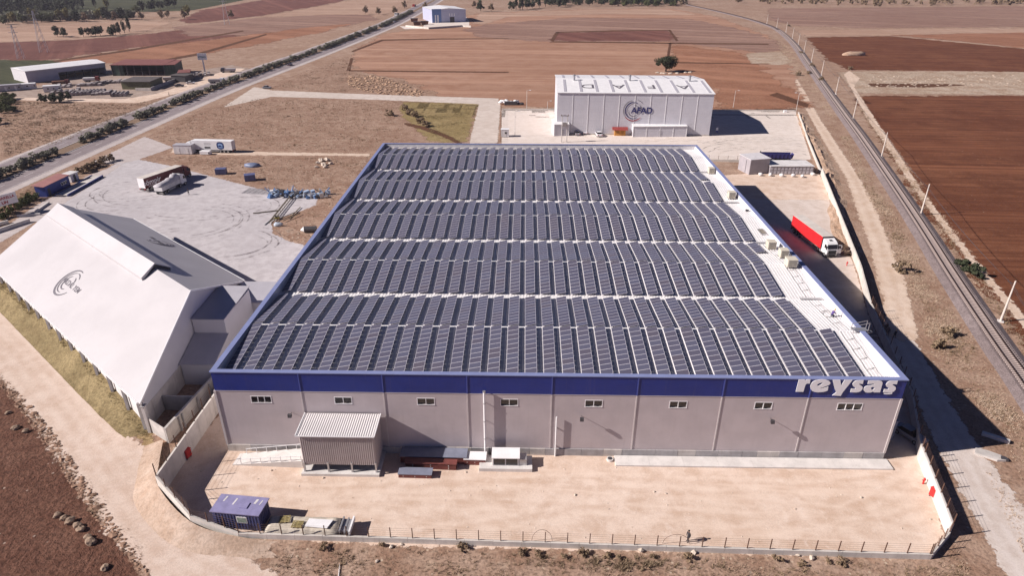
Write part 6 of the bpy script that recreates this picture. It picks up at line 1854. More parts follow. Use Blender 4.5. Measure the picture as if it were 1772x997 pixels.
# ------------------------------------------------------------------ precast works left of the highway
GH = plain('grey works cladding', (.36, .35, .42), .55, .06, .3); GRN = plain('dark green sheet', (.035, .06, .045), .6, .15, .5); GRO = plain('olive green sheet', (.12, .115, .06), .6, .12, .5); GRR = plain('dark works roof', (.10, .085, .08), .7, .15, .5); MARR = plain('maroon works roof', (.20, .075, .065), .7, .1, .5)
a = Vector((-219.97, 272.89)); b = Vector((-214.79, 277.26)); c = Vector((-191.72, 308.38))
ax_ = (c - b).normalized(); gx = (a - b).normalized(); gw = (a - b).length; gl = (c - b).length
t = thing('works_hall', 'long grey works hall with bright white roof at the left', 'hall', (b.x, b.y, 0), math.atan2(ax_.y, ax_.x))
ca_, sa_ = ax_.x, ax_.y
wl = 19.0
MB().box(0, gl * .38, 0, .3, 0, 6.0).build('front_wall', GH, t); MB().box(gl * .38, gl, 0, .3, 3.6, 6.0).build('front_wall', GH, t)
MB().box(gl - .3, gl, .3, wl, 0, 6.0).build('end_wall', GH, t); MB().box(0, .3, .3, wl, 0, 6.0).build('gable_wall', PORTA, t); MB().box(.3, gl - .3, wl - .3, wl, 0, 6.0).build('rear_wall', GH, t)
MB().prism([(-.4, 6.0), (wl + .4, 6.0), (wl / 2, 6.9)], -.3, gl + .3, 'x').build('roof', WHITE, t)
MB().box(-.3, gl + .3, -.7, -.4, 5.6, 6.05).build('eave_trim', PORTA, t)
for k in range(6):
    x = gl * (.38 + .62 * k / 6)
    MB().box(x - .2, x + .2, .05, .45, 0, 3.6).build('column', STEEL_D, t)
def shed2(label, p0, p1, dep, h0, h1, wall, roof, open_, name='works_shed'):
    a = Vector(p0); b = Vector(p1); d = (b - a).normalized(); L_ = (b - a).length
    t = thing(name, label, 'shed', (a.x, a.y, 0), math.atan2(d.y, d.x))
    MB().box(0, L_, dep - .2, dep, 0, h1).build('rear_wall', wall, t)
    MB().prism([(.21, 0), (dep - .21, 0), (dep - .21, h1), (.21, h0)], 0, .2, 'x').build('end_wall', wall, t); MB().prism([(.21, 0), (dep - .21, 0), (dep - .21, h1), (.21, h0)], L_ - .2, L_, 'x').build('end_wall', wall, t)
    MB().hexa([(-.3, -.6, h0), (L_ + .3, -.6, h0), (L_ + .3, dep + .3, h1), (-.3, dep + .3, h1)], [(-.3, -.6, h0 + .25), (L_ + .3, -.6, h0 + .25), (L_ + .3, dep + .3, h1 + .25), (-.3, dep + .3, h1 + .25)]).build('roof', roof, t)
    if open_:
        n_ = 7
        for k in range(n_ + 1):
            x = L_ * k / n_
            MB().box(x - .15, x + .15, 0, .3, 0, h0).build('post', STEEL_D, t)
        MB().box(L_ * .02, L_ * .22, .3, .5, 0, h0).build('front_panel', wall, t)
    else:
        for k in range(4):
            MB().box(L_ * k / 4 + .04, L_ * (k + 1) / 4 - .04, 0, .2, 0, h0).build('front_panel', wall, t)
    return t
shed2('long dark green open fronted shed beside the works hall', (-184.76, 301.71), (-156.62, 302.52), 16, 5.6, 6.2, GRN, MARR, True)
shed2('dark green closed bay at the right end of the long green shed', (-156.15, 302.53), (-150.81, 303.65), 15, 5.6, 6.0, GRN, MARR, False)
shed2('small olive green shed with dark roof near the works road', (-157.74, 261.68), (-143.67, 262.07), 13, 3.6, 3.8, GRO, GRR, False)
wall_run('grey block wall along the works road', [(-141.74, 258.26), (-142.32, 270.9), (-142.12, 289.84)], 1.6, .4, seg=5, mt_=CONC_D)
wall_run('pale block wall left of the small olive shed', [(-149.26, 258.05), (-141.74, 258.26)], 1.4, .3, seg=5)
shed2('red brown brick hut behind the sign board', (-143.03, 289.82), (-137.79, 291.78), 9, 3.4, 3.6, plain('red brick', (.18, .07, .05), .9, .15, 1), MARR, False)
shed2('low dark hut at the road corner below the sign', (-136.16, 282.91), (-135.15, 290.04), 8, 3.0, 3.2, STEEL_D, GRR, False)
# precast pieces laid out in the yard: rows of beams, pipes, slabs
PRE = plain('precast concrete', (.33, .29, .285), .9, .15, .6); PRED = plain('older precast concrete', (.20, .17, .17), .9, .15, .6)
rows_ = [((118, 160), 26, 5, 'row of pale precast beams left of the pipe stack', 0), ((140, 164), 20, 6, 'row of precast pipes in the middle of the works yard', 1), ((160, 162), 22, 7, 'row of grey precast pipes next to the pale beams', 1), ((182, 163), 20, 6, 'row of precast beams nearest the works road', 0), ((210, 166), 14, 4, 'dark row of stacked precast pipes by the olive shed', 1), ((160, 148), 24, 5, 'row of precast slabs behind the pipes', 0), ((205, 143), 26, 6, 'row of small precast blocks before the green shed', 0), ((240, 141), 26, 6, 'row of mixed precast blocks under the green shed eave', 0), ((110, 151), 18, 4, 'row of precast beams beside the works hall opening', 0), ((348, 131), 24, 6, 'row of white precast blocks beside the sign board', 0)]
PXW = {(118, 160): (-179.04, 252.72), (140, 164): (-169.51, 247.12), (160, 162): (-165.79, 250.12), (182, 163): (-158.97, 248.85), (210, 166): (-149.04, 244.81), (160, 148): (-178.42, 271.55), (205, 143): (-170.01, 280.22), (240, 141): (-161.46, 283.95), (110, 151): (-189.84, 266.35), (348, 131): (-137.21, 303.07)}
for key, w_, n_, lab, pipe in rows_:
    p_ = PXW[key]
    r_ = random.Random(key[0])
    t = thing('precast_row', lab, 'precast stack', (*p_, 0), R(18 + r_.uniform(-6, 6)))
    for k in range(n_ * 2):
        x = -w_ / 2 * .5 + (k % n_) * w_ * .5 / n_
        y = (k // n_) * 4.0
        if pipe:
            MB().tube((x, y - 1.6, .75), (x, y + 1.6, .75), .75, n=10).build('pipe', PRE if r_.random() < .6 else PRED, t)
        else:
            MB().box(x - .7, x + .6, y - 1.7, y + 1.6, 0, r_.uniform(.7, 1.5)).build('beam', PRE if r_.random() < .7 else PRED, t)
cabin('white site cabin at the left end of the works yard', (*(-188.07, 255.47), 0), R(25), 7, 3, 2.8, WHITE_D, WHITE, 2, wins_=3)
cabin('grey cabin row at the far left beside the works hall', (*(-211.25, 256.36), 0), R(30), 12, 3, 2.8, SHG, SLATE, 3, wins_=3)
cabin('pale cabin with white roof between works hall and grey cabins', (*(-205.19, 261.16), 0), R(28), 9, 3, 2.6, PORTA, WHITE, 2, wins_=3)
def lorry_small(label, p, rz, cabp, body, s=1.0):
    t = thing('flatbed_lorry', label, 'lorry', (*p, 0), rz, 'lorries about the precast works')
    t.scale = (s, s, s)
    MB().box(-3.4, 2.2, -1.2, 1.2, 1.0, 2.1).build('body', body, t); MB().prism([(2.4, .6), (4.3, .6), (4.3, 1.5), (4.0, 2.5), (2.4, 2.6)], -1.15, 1.15).build('cab', cabp, t)
    MB().prism([(4.17, 1.6), (4.34, 1.6), (4.06, 2.4), (3.95, 2.4)], -1.0, 1.0).build('windscreen', GLASS_D, t); MB().box(-3.3, 4.0, -.5, .5, .6, 1.0).build('chassis', CHASSIS, t)
    wheels(t, (-2.2, -1.0, 3.2), 1.15)
lorry_small('red cab lorry before the dark opening of the works hall', (-185.92, 283.26), R(15), plain('rust red cab', (.22, .05, .035), .5, .1, 1), WHITE_D)
lorry_small('red loaded lorry beside the works hall opening', (-195.34, 272.74), R(20), plain('maroon cab', (.16, .05, .04), .5, .1, 1), RUST)
lorry_small('white tipper lorry standing by the works block wall', (-145.57, 286.16), R(15), WHITE, PRE)
lorry_small('white crane lorry beside the highway median', (-119.6, 280.77), R(8), WHITE, PRE)
lorry_small('dark tank lorry at the works road end', (-126.59, 315.31), R(190), PDARK, SHG)
car('white car parked outside the works wall', (*(-131.46, 277.88), 0), R(18), PWHITE)
car('dark blue car parked under the works wall', (*(-133.2, 269.52), 0), R(20), PDARK)
car('black car driving on the near lane of the highway', (*(-100.94, 342.19), 0), R(88), PDARK)
car('white car driving far up the highway', (*(-89.51, 628.09), 0), R(86), PWHITE)
car('dark car turning off at the lane entrance', (*(-88.1, 265.96), 0), R(0), PGREY)
lorry_small('white lorry with dark load far up the highway', (-99.81, 703.75), R(266), WHITE, PDARK, 1.3)
lorry_small('small red lorry at the top of the highway', (-102.6, 847.63), R(266), RED_P, STEEL_D, 1.2)
t = thing('sign_board', 'tall white sign board with dark lettering on one post at the works', 'sign', (*(-140.14, 314.92), 0), R(12))
MB().box(-2.4, 2.4, -.2, .2, 6.8, 10.2).build('panel', WHITE, t); MB().box(-.35, .35, -.25, .25, 0, 6.8).build('post', WHITE_D, t)
lettering('lettering', 'ETSAN', 1.3, plain('teal ink', (.05, .14, .16), .6, .1, 1), t, (0, -.22, 8.2), (R(90), 0, 0), extrude=.01, offset=.04)
# lattice power pylons on the far left
def pylon(label, p, h_):
    t = thing('power_pylon', label, 'pylon', (*p, 0), R(20), 'pylons in the far left fields')
    w_ = h_ * .09
    for sx_ in (-1, 1):
        for sy_ in (-1, 1):
            MB().bar((sx_ * w_, sy_ * w_, 0), (sx_ * .25, sy_ * .25, h_), .14).build('leg', GALV, t)
    n_ = 7
    for k in range(n_):
        z0, z1 = h_ * k / n_, h_ * (k + 1) / n_
        f0, f1 = w_ + (.25 - w_) * k / n_, w_ + (.25 - w_) * (k + 1) / n_
        mb = MB()
        for s in (-1, 1):
            mb.bar((-f0, s * f0, z0), (f1, s * f1, z1), .09).bar((s * f0, -f0, z0), (s * f1, f1, z1), .09)
        mb.build('brace', GALV, t)
    for z in (h_ * .78, h_ * .92):
        MB().bar((-h_ * .13, 0, z), (h_ * .13, 0, z), .2).build('crossarm', GALV, t)
pylon('nearest lattice pylon standing in the maroon field', (-285.01, 396.96), 26)
pylon('distant lattice pylon among the red fields', (-242.45, 598.29), 26)
pylon('second lattice pylon left of the nearest one', (-279.78, 366.4), 20)

# ------------------------------------------------------------------ vegetation
def leafmat(name, a, b, c=None):
    mt, n, l, p = base_mat(name)
    g = n.new('ShaderNodeNewGeometry')
    v = ramp(n, l, tex_noise(n, l, g.outputs['Position'], 1.3, 4, .7), .3, .7)
    col = mixc(n, l, v, a, b)
    oi = n.new('ShaderNodeObjectInfo')
    col = mixc(n, l, math_n(n, l, 'MULTIPLY', oi.outputs['Random'], .5), col, c or b)
    l.new(col, p.inputs['Base Color'])
    p.inputs['Roughness'].default_value = .8
    p.inputs['Specular IOR Level'].default_value = .2
    return mt
LF_OLIVE = leafmat('grey green leaves', (.17, .16, .12), (.25, .235, .185), (.21, .20, .14))
LF_DARK = leafmat('dark green leaves', (.030, .038, .020), (.06, .068, .034), (.045, .05, .03))
LF_MID = leafmat('mid green leaves', (.055, .068, .026), (.10, .11, .045), (.12, .12, .04))
LF_YEL = leafmat('yellowing leaves', (.15, .13, .045), (.24, .20, .07), (.18, .17, .06))
LF_DRY = leafmat('dry brown twigs', (.19, .13, .08), (.29, .21, .135), (.23, .165, .11))
BARK = plain('bark', (.10, .075, .06), .95, .2, 3)
DRYG = leafmat('dry grass blades', (.36, .24, .16), (.60, .47, .36), (.50, .38, .285))
DRYG2 = leafmat('golden dry grass blades', (.22, .165, .08), (.38, .285, .15), (.22, .185, .09))
SCRUB = leafmat('brown scrub twigs', (.30, .20, .138), (.44, .315, .23), (.36, .255, .182))
def crown_verts(r, n_, rad, leaf, shape, seed=0, clumps=9):
    """leaf-sized faces gathered in clumps through an uneven volume"""
    cs = []
    for _ in range(clumps):
        u = Vector((r.gauss(0, 1), r.gauss(0, 1), r.gauss(0, 1))).normalized() * (r.random() ** .45)
        cs.append((Vector((u.x * rad[0], u.y * rad[1], u.z * rad[2])), r.uniform(.32, .6)))
    V = []; F = []
    for i in range(n_):
        c, k = cs[i % clumps]
        u = Vector((r.gauss(0, 1), r.gauss(0, 1), r.gauss(0, 1))).normalized() * (.55 + .45 * r.random())
        p = c + Vector((u.x * rad[0] * k, u.y * rad[1] * k, u.z * rad[2] * k))
        a = Vector((r.gauss(0, 1), r.gauss(0, 1), r.gauss(0, 1))).normalized(); b = a.cross(u)
        if b.length < .1:
            b = a.cross(Vector((0, 0, 1)))
        b.normalize()
        s = leaf * r.uniform(.6, 1.4)
        j = len(V)
        V += [p - a * s, p + b * s * .8, p + a * s, p - b * s * .8]
        F += [(j, j + 1, j + 2, j + 3)]
    return V, F
def foliage(r, n_, rad, leaf, zc, **kw):
    V, F = crown_verts(r, n_, rad, leaf, None, **kw)
    return [(v.x, v.y, max(.02, v.z + zc)) for v in V], F
bush_me = []
for k in range(5):
    r = random.Random(100 + k)
    V, F = foliage(r, 620, (1.35, 1.35, 1.05), .2, 1.15, clumps=10)
    bush_me.append(MB().add(V, F).mesh('foliage', LF_OLIVE, fix=False))
stem_me = MB().tube((0, 0, 0), (.15, .1, .9), .09, .05, 6).tube((0, 0, 0), (-.2, .05, .95), .08, .04, 6).tube((0, 0, 0), (.05, -.2, 1.0), .07, .04, 6).mesh('stem', BARK)
gaps = [(145, 158), (188, 193), (214, 217), (402, 410), (506, 516), (560, 575)]
i = 0; seq = []
for p, tt in along(CL, 2.75):
    y = p.y
    if y < 112 or y > 760 or any(a < y < b for a, b in gaps):
        continue
    seq.append((p, tt))
for k, (p, tt) in enumerate(seq[:290]):
    r = random.Random(k)
    if r.random() < .05:
        continue
    s = r.uniform(1.0, 1.45) * (1 if p.y < 420 else 1.15)
    t = thing('median_shrub', f'grey green shrub in the planted highway median, {ordn(k + 1)} from the near end', 'shrub', (p.x + r.uniform(-.7, .7), p.y + r.uniform(-.5, .5), .06), r.uniform(0, 6), 'shrubs along the highway median')
    t.scale = (s, s, s * r.uniform(.75, 1.0))
    share('foliage', bush_me[k % 5], t); share('stem', stem_me, t)
# lone field tree
r = random.Random(5)
t = thing('field_tree', 'lone round dark tree in the brown field behind the logo hall', 'tree', (*(119.02, 324.47), 0))
tr = MB().tube((0, 0, 0), (.1, 0, 2.2), .5, .36, 10)
for a in range(6):
    an = a * 1.05
    tr.tube((.1, 0, 2.0), (2.6 * math.cos(an), 2.6 * math.sin(an), 4.2 + .5 * (a % 2)), .24, .08, 7)
tr.build('trunk', BARK, t)
V, F = foliage(r, 5200, (5.0, 5.0, 3.4), .30, 5.4, clumps=26); MB().add(V, F).build('crown', LF_DARK, t, fix=False)
for k in range(7):
    q = MB().blob((0, 0, .15), .6, k, 7, (1.2, 1, .6), .4).build('field_stone', STONE); q.location = (*[v for v in ((113.68, 320.19), (115.59, 318.22), (117.02, 317.25), (120.25, 317.34), (124.33, 318.47), (129.3, 320.64), (132.13, 321.75))[k]], 0); q.scale = (1.6, 1.6, 1.4); tag(q, f'pale stone under the lone tree, {ORD[k + 1]} from the left', 'stone', 'stones under the lone tree')
# trees along the far edges
def make_tree(seed, h_, w_, mt_, n_, leaf, slender=False):
    r = random.Random(seed)
    tr = MB().tube((0, 0, 0), (0, 0, h_ * .55), h_ * .028, h_ * .012, 7)
    for a in range(5):
        an = a * 1.3
        tr.tube((0, 0, h_ * (.25 + .06 * a)), (w_ * .5 * math.cos(an), w_ * .5 * math.sin(an), h_ * (.45 + .07 * a)), h_ * .012, h_ * .005, 5)
    V, F = foliage(r, n_, (w_ * .62, w_ * .62, h_ * .40), leaf, h_ * .56, clumps=16)
    return tr.mesh('trunk', BARK), MB().add(V, F).mesh('crown', mt_, fix=False)
kinds = {'poplar': [make_tree(30 + k, 14, 3.2, LF_DARK, 900, .42) for k in range(2)], 'yellow': [make_tree(40 + k, 10, 4.5, LF_YEL, 900, .40) for k in range(2)],
         'green': [make_tree(50 + k, 8, 5.5, LF_MID, 1000, .42) for k in range(3)], 'dark': [make_tree(60 + k, 9, 6.0, LF_DARK, 1000, .45) for k in range(3)], 'dry': [make_tree(70 + k, 7, 4.0, LF_DRY, 700, .38) for k in range(2)]}
def plant(kind, p, lab, s=1.0, seed=0, grp=None):
    tm, cm_ = kinds[kind][seed % len(kinds[kind])]
    t = thing('tree', lab, 'tree', (*p, 0), seed * 1.7, grp)
    t.scale = (s, s, s * (1 + .12 * ((seed * 37) % 5 - 2) / 2))
    share('trunk', tm, t); share('crown', cm_, t)
PL = [('yellow', (22, 38)), ('green', (10, 42)), ('yellow', (58, 36)), ('green', (40, 40)), ('green', (72, 38)), ('green', (88, 37)), ('yellow', (105, 36)), ('yellow', (118, 36)), ('dark', (132, 37)), ('dry', (150, 37)), ('yellow', (170, 33)), ('yellow', (178, 32)), ('dark', (186, 34)), ('dry', (200, 34)), ('dark', (212, 33)), ('dark', (225, 34)), ('green', (238, 22)), ('dark', (247, 20)), ('dark', (258, 18)), ('dark', (268, 17)), ('dark', (278, 15)), ('dark', (290, 13)), ('dark', (302, 12)), ('dry', (246, 34)), ('dry', (280, 32)), ('dry', (290, 30)), ('yellow', (325, 27)), ('dry', (320, 33)), ('dry', (400, 30)), ('dry', (632, 24)), ('dry', (655, 24)), ('dry', (684, 24)),
      ('dark', (100, 63)), ('dark', (110, 64)), ('dark', (145, 63)), ('dark', (158, 62)), ('dark', (166, 62)), ('dark', (174, 61)), ('dark', (192, 62)), ('dark', (200, 60)), ('poplar', (208, 59)), ('poplar', (216, 57)), ('poplar', (224, 54)), ('poplar', (144, 15)), ('poplar', (165, 13)), ('poplar', (266, 8)), ('yellow', (186, 14)),
      ('poplar', (893, 16)), ('poplar', (900, 17)), ('poplar', (904, 16)), ('poplar', (933, 13)), ('poplar', (944, 11)), ('poplar', (954, 10)), ('dark', (885, 17)), ('dark', (912, 15)), ('dark', (921, 14)), ('dark', (966, 12)), ('dark', (832, 19)), ('dry', (820, 12)), ('dry', (850, 19)), ('dark', (978, 11)), ('green', (1060, 10)), ('green', (1080, 11)), ('green', (1100, 10)), ('green', (1120, 11)), ('green', (1135, 11)), ('dark', (1040, 10)), ('dark', (1020, 10)), ('dark', (1000, 10)), ('dark', (1150, 9)), ('green', (1165, 10)), ('dry', (1180, 10)), ('dry', (700, 14)), ('dry', (735, 15))]
PW = [(-458.67, 614.34), (-448.76, 590.74), (-446.98, 627.4), (-440.56, 602.82), (-430.96, 615.38), (-426.04, 621.82), (-420.46, 628.39), (-413.12, 628.67), (-401.4, 622.74), (-391.31, 623.12), (-394.99, 649.16), (-394.19, 656.03), (-381.95, 642.93), (-373.89, 643.24), (-370.58, 650.09), (-359.48, 643.78), (-398.23, 731.77), (-401.11, 748.68), (-402.77, 766.35), (-400.57, 775.59), (-402.96, 794.37), (-404.04, 814.03), (-400.31, 824.37), (-347.37, 644.24), (-334.33, 658.32), (-335.17, 672.37), (-324.18, 694.93), (-307.68, 652.48), (-269.2, 674.92), (-139.14, 725.75), (-124.4, 726.34), (-105.8, 727.08), (-335.79, 490.93), (-328.62, 486.98), (-315.13, 491.62), (-311.61, 495.99), (-307.91, 496.12), (-306.65, 500.47), (-295.87, 496.52), (-296.92, 505.17), (-295.56, 509.65), (-296.62, 518.69), (-300.24, 532.68), (-495.49, 790.47), (-492.25, 810.27), (-447.32, 865.37), (-471.94, 801.19), (27.87, 802.84), (32.85, 793.6), (35.59, 803.16), (56.47, 833.65), (65.01, 854.86), (72.8, 865.98), (22.45, 793.17), (41.21, 813.05), (47.68, 823.19), (80.87, 845), (-13.17, 773.39), (-26.01, 840.42), (-0.96, 773.89), (90.24, 855.95), (152.51, 869.44), (166.15, 859.23), (182.68, 870.75), (196.01, 860.52), (207.21, 861), (137.45, 868.79), (122.39, 868.13), (107.35, 867.48), (222.54, 883.56), (231.81, 872.89), (243.17, 873.38), (-110.1, 816.51), (-83.87, 807.79)]
KN = {'poplar': 'slender dark poplar', 'yellow': 'yellowing tree', 'green': 'mid green bushy tree', 'dark': 'dark green round tree', 'dry': 'brown bare looking tree'}
cnts = {}
for k, ((kind, px), p_) in enumerate(zip(PL, PW)):
    zone = 'far left tree belt' if px[0] < 235 and px[1] > 28 and px[1] < 45 else ('small maroon field grove' if px[1] > 50 else ('far left field line' if px[0] < 420 else ('belt by the highway top' if px[0] < 870 else 'belt behind the brown field')))
    cnts[kind, zone] = cnts.get((kind, zone), 0) + 1
    plant(kind, p_, f'{KN[kind]}, {ORD[cnts[kind, zone]]} of its kind in the {zone}', (1.15 if px[1] < 45 else .8) * (1 if kind != 'poplar' else .95), k, 'trees along the far fields')
# dense woods at the very top, read as one mass
def wood(label, poly, n_, seed, mt_, s):
    r = random.Random(seed); mb = MB()
    for x, y in scatter(poly, n_, seed):
        rad = s * r.uniform(.8, 1.3)
        V, F = foliage(r, 130, (rad, rad, rad * 1.2), .85, rad * 1.25, clumps=7)
        V = [(v[0] + x, v[1] + y, v[2]) for v in V]
        mb.add(V, F)
    stuff(mb.build('wood', mt_, fix=False), label, 'wood')
wood('dense dark wood along the top left edge', [(-543.52, 664.31), (-534.04, 702.07), (-504.01, 695.49), (-484.3, 704.04), (-461.46, 720.97), (-545.6, 861.04), (-649.25, 983.05), (-713.26, 952.16), (-723.74, 900.04)], 210, 3, LF_DARK, 4.6)
wood('low grey green orchard strip below the far wood', [(-462.34, 602.02), (-411.99, 628.71), (-371.05, 670.98), (-385.37, 700.17), (-432.36, 661.52), (-488.76, 638.88)], 130, 4, LF_OLIVE, 2.4)
wood('dark tree belt along the top centre', [(88.56, 866.66), (182.68, 870.75), (239.38, 873.22), (274.35, 945.3), (249.03, 1025.73), (100.62, 1018.68), (31.18, 1015.38), (23.76, 933.93)], 200, 6, LF_DARK, 4.2)
wood('brown scrub slope at the top right edge', [(310.01, 898.74), (419.19, 903.55), (482.01, 872.86), (712.39, 916.47), (823.2, 1083.6), (572.48, 1071.48), (380.97, 1032)], 150, 7, LF_DRY, 3.0)
# orchard at the left
r = random.Random(11); k = 0
for x, y in scatter([(-208.61, 240.4), (-203.14, 243.35), (-191.62, 235.37), (-177.18, 213.09), (-173.67, 201.86), (-164.61, 186.54), (-155.83, 168.35)], 34, 5):
    tm, cm_ = kinds['green'][k % 3]
    t = thing('orchard_tree', f'small dark orchard tree at the left edge, {ordn(k + 1)} of the orchard', 'tree', (x, y, 0), k, 'orchard trees at the left edge'); t.scale = (.38, .38, .32)
    share('trunk', tm, t); share('crown', cm_, t); k += 1
for k, p_ in enumerate([(-175.52, 227.89), (-172.97, 227.96), (-170.67, 228.02), (-170.51, 230.62), (-167.35, 228.11), (-169.05, 233.29), (-166.98, 233.35)]):
    tm, cm_ = kinds['dark'][k % 3]
    t = thing('hedge_tree', f'small dark olive tree, {ORD[k + 1]} from left, below the precast yard', 'tree', (*p_, 0), k, 'olive trees below the precast yard'); t.scale = (.42, .42, .42); share('trunk', tm, t); share('crown', cm_, t)
# shrubs in the vacant lot ditch and along the yard verge
def shrub(label, p, s, mt_, seed):
    r = random.Random(seed); V, F = foliage(r, 420, (1.2, 1.2, .8), .17, .8, clumps=9)
    t = thing('shrub', label, 'shrub', (*p, 0), seed); t.scale = (s, s, s)
    MB().add(V, F).build('foliage', mt_, t, fix=False); share('stem', stem_me, t)
SP = list(zip([(-12.09, 217.41), (-8.68, 208.33), (-6.11, 204.01), (-1.67, 192.67), (1.38, 186.86), (-16.4, 205.92), (105.61, 253.11), (285.51, 600.3), (224.11, 403.95), (108.83, 28.17), (113.17, 32.45), (118.02, 58.54), (227.53, 336.13), (131.72, 60.27), (132.84, 58.3), (132.34, 56.06), (189.61, 314.35), (209.94, 346.76), (194.94, 295.73), (197.54, 318.56)], range(20)))
SLAB = ['left end of the vacant lot ditch', 'second along the vacant lot ditch', 'middle of the vacant lot ditch', 'fourth along the vacant lot ditch', 'right end of the vacant lot ditch', 'left of the vacant lot ditch', '', 'beside the far rails', 'left of the far rail bend', 'in the scrub right of the shaded service road', 'largest in the scrub beside the railway ballast', 'beside the sandy track bend', 'beside the mound right of the rails', 'first of three right of the nearest rails', 'second of three right of the nearest rails', 'third of three right of the nearest rails', 'first left of the rail bend', 'second left of the rail bend', 'third left of the rail bend', 'lowest left of the rail bend']
for (p_, k) in SP:
    if SLAB[k]:
        shrub(f'dark brown shrub {SLAB[k]}', p_, 1.5 if k < 6 else (1.0 if k in (9, 10) else 1.3), LF_DRY if k not in (13, 14, 15) else LF_DARK, 200 + k)
for k, p_ in enumerate([(-93.65, 133.95), (-93.99, 130.74), (-94.69, 128.85), (-94.66, 125.78), (-94.63, 123.39), (-93.29, 136.59), (-92.84, 99.61), (-92.84, 97.27), (-92.83, 94.98), (-92.53, 91.88), (-92.08, 88.45), (-91.23, 85.16)]):
    shrub(f'tawny roadside shrub, {ORD[k + 1]} in the hedge between truck yard and highway' if k < 6 else f'olive roadside shrub, {ORD[k - 5]} from the blue hut towards the billboard', p_, 1.3, LF_DRY if k < 6 else LF_MID, 300 + k)
# grass and scrub tufts: uncountable, one object per area
def tufts(name, label, poly, n_, seed, mt_, hmin, hmax, blades=7, inner=0, spread=.55, zf=None):
    P = scatter(poly, n_, seed, inner)
    sd = poly_sd(P, poly)
    r = np.random.RandomState(seed)
    V = []; F = []
    for (x, y), d in zip(P, sd):
        nz = mnoise.noise(Vector((x * .13, y * .13, seed))) + .6 * mnoise.noise(Vector((x * .5, y * .5, seed + 4)))
        if r.rand() > min(1, .12 + d / 2.5) * min(1, max(.06, .5 + .9 * nz)):
            continue                       # thins out ragged towards the border and in bare patches
        h_ = r.uniform(hmin, hmax) * (.7 + .6 * max(0, nz))
        for b in range(blades):
            an = r.uniform(0, 6.283); ln2 = r.uniform(.2, 1) * spread * h_ * 2; w_ = h_ * r.uniform(.05, .12)
            dx, dy = math.cos(an), math.sin(an); ox, oy = r.uniform(-.5, .5, 2) * h_
            j = len(V); z0 = zf(x, y) if zf else 0.0
            V += [(x + ox - dy * w_, y + oy + dx * w_, z0), (x + ox + dy * w_, y + oy - dx * w_, z0), (x + ox + dx * ln2, y + oy + dy * ln2, z0 + h_ * r.uniform(.5, 1))]
            F.append((j, j + 1, j + 2))
    o = MB().add(V, F).build(name, mt_, fix=False)
    stuff(o, label, 'grass')
front_strip = [(7.91, -15.84), (26.14, -16.29), (57.97, -16.6), (83.46, -16.94), (87.62, -14.66), (87.72, -19.23), (88.24, -23.95), (19.59, -25.3), (13.21, -19.98)]
tufts('dry_grass', 'dry brown scrub grass below the front fence', front_strip, 8840, 1, SCRUB, 0.10, 0.34, 9)
tufts('dry_grass', 'darker dry weeds hugging the foot of front kerb wall', [(8.41, -15.42), (26.05, -15.73), (58.09, -16.05), (83.71, -16.48), (82.61, -17.49), (57.88, -16.99), (37.69, -17.08), (23.05, -16.9), (8.71, -16.23)], 1300, 12, SCRUB, .10, .32, 9)
tufts('dry_grass', 'dark weed clumps below the middle of the front fence', [(37.68, -16.61), (58.01, -16.44), (61.4, -17.91), (51.37, -18.48), (38.97, -18.35), (35.82, -17.66)], 1190, 2, LF_DRY, 0.20, 0.56, 12)
tufts('dry_grass', 'golden grass verge along the white hall', VERGE_POLY, 11900, 3, DRYG2, 0.16, 0.44, 8, zf=bank_z)
tufts('dry_grass', 'dry grass strip between sandy track and railway', [(154.51, 176.08), (139.64, 128.93), (127.94, 89.3), (119.36, 64.46), (112.67, 43.08), (107.54, 26.69), (105.23, 9.57), (101.85, -4.45), (99.63, -15.22), (106.73, -8.23), (111.23, 9.69), (115.89, 28.69), (122.8, 55.86), (133.02, 89.42), (143.16, 129.01), (158.34, 176.18)], 25500, 4, DRYG, 0.12, 0.40, 8)
tufts('dry_grass', 'dry grass strip between the rails and the red field', [(186.3, 234.91), (160.63, 154.62), (138.15, 81.75), (125.84, 39.99), (119.77, 20.14), (124.59, 21.87), (130.85, 41.21), (142.64, 80), (161.97, 142.05), (185.78, 222.58)], 13600, 5, DRYG, 0.12, 0.40, 8)
tufts('dry_grass', 'olive weeds behind the side yard wall', [(129.79, 128.7), (122.7, 104.57), (112.69, 70.66), (105.01, 45.26), (103.03, 34.23), (108.66, 50.27), (115.05, 70.71), (123.18, 97.68), (131.23, 122.93)], 4250, 6, SCRUB, 0.16, 0.48, 9)
tufts('dry_grass', 'scrub between far rails and sandy track', [(246.6, 523.72), (227.87, 428.5), (199.88, 324.73), (173.37, 228.29), (163.05, 194.87), (159.65, 194.78), (172.08, 247.85), (190.69, 324.47), (213.52, 412.51)], 8500, 7, DRYG, 0.16, 0.56, 8)
tufts('dry_grass', 'brown weeds over the vacant lot', [(-95.9, 167.28), (-98, 215.16), (-85.22, 240.94), (-14.93, 234.76), (-5.22, 162.9), (-12.82, 150.4), (-59.9, 150.73), (-80.77, 153.22)], 11900, 8, SCRUB, 0.16, 0.48, 7)
tufts('dry_grass', 'olive grass in the corner of the vacant lot', [(-12.81, 229.64), (17.71, 229.18), (18.01, 163.48), (7, 163.2)], 5950, 9, DRYG2, 0.16, 0.48, 7)
tufts('dry_grass', 'brown weeds between the truck yard and warehouse', [(-19.2, 76.39), (-10.31, 69.6), (-10.89, 141.26), (-70.91, 144.67), (-84.68, 141.54), (-64.9, 131.44), (-29.97, 108.42), (-15.82, 101.38)], 5950, 10, SCRUB, 0.12, 0.40, 7)
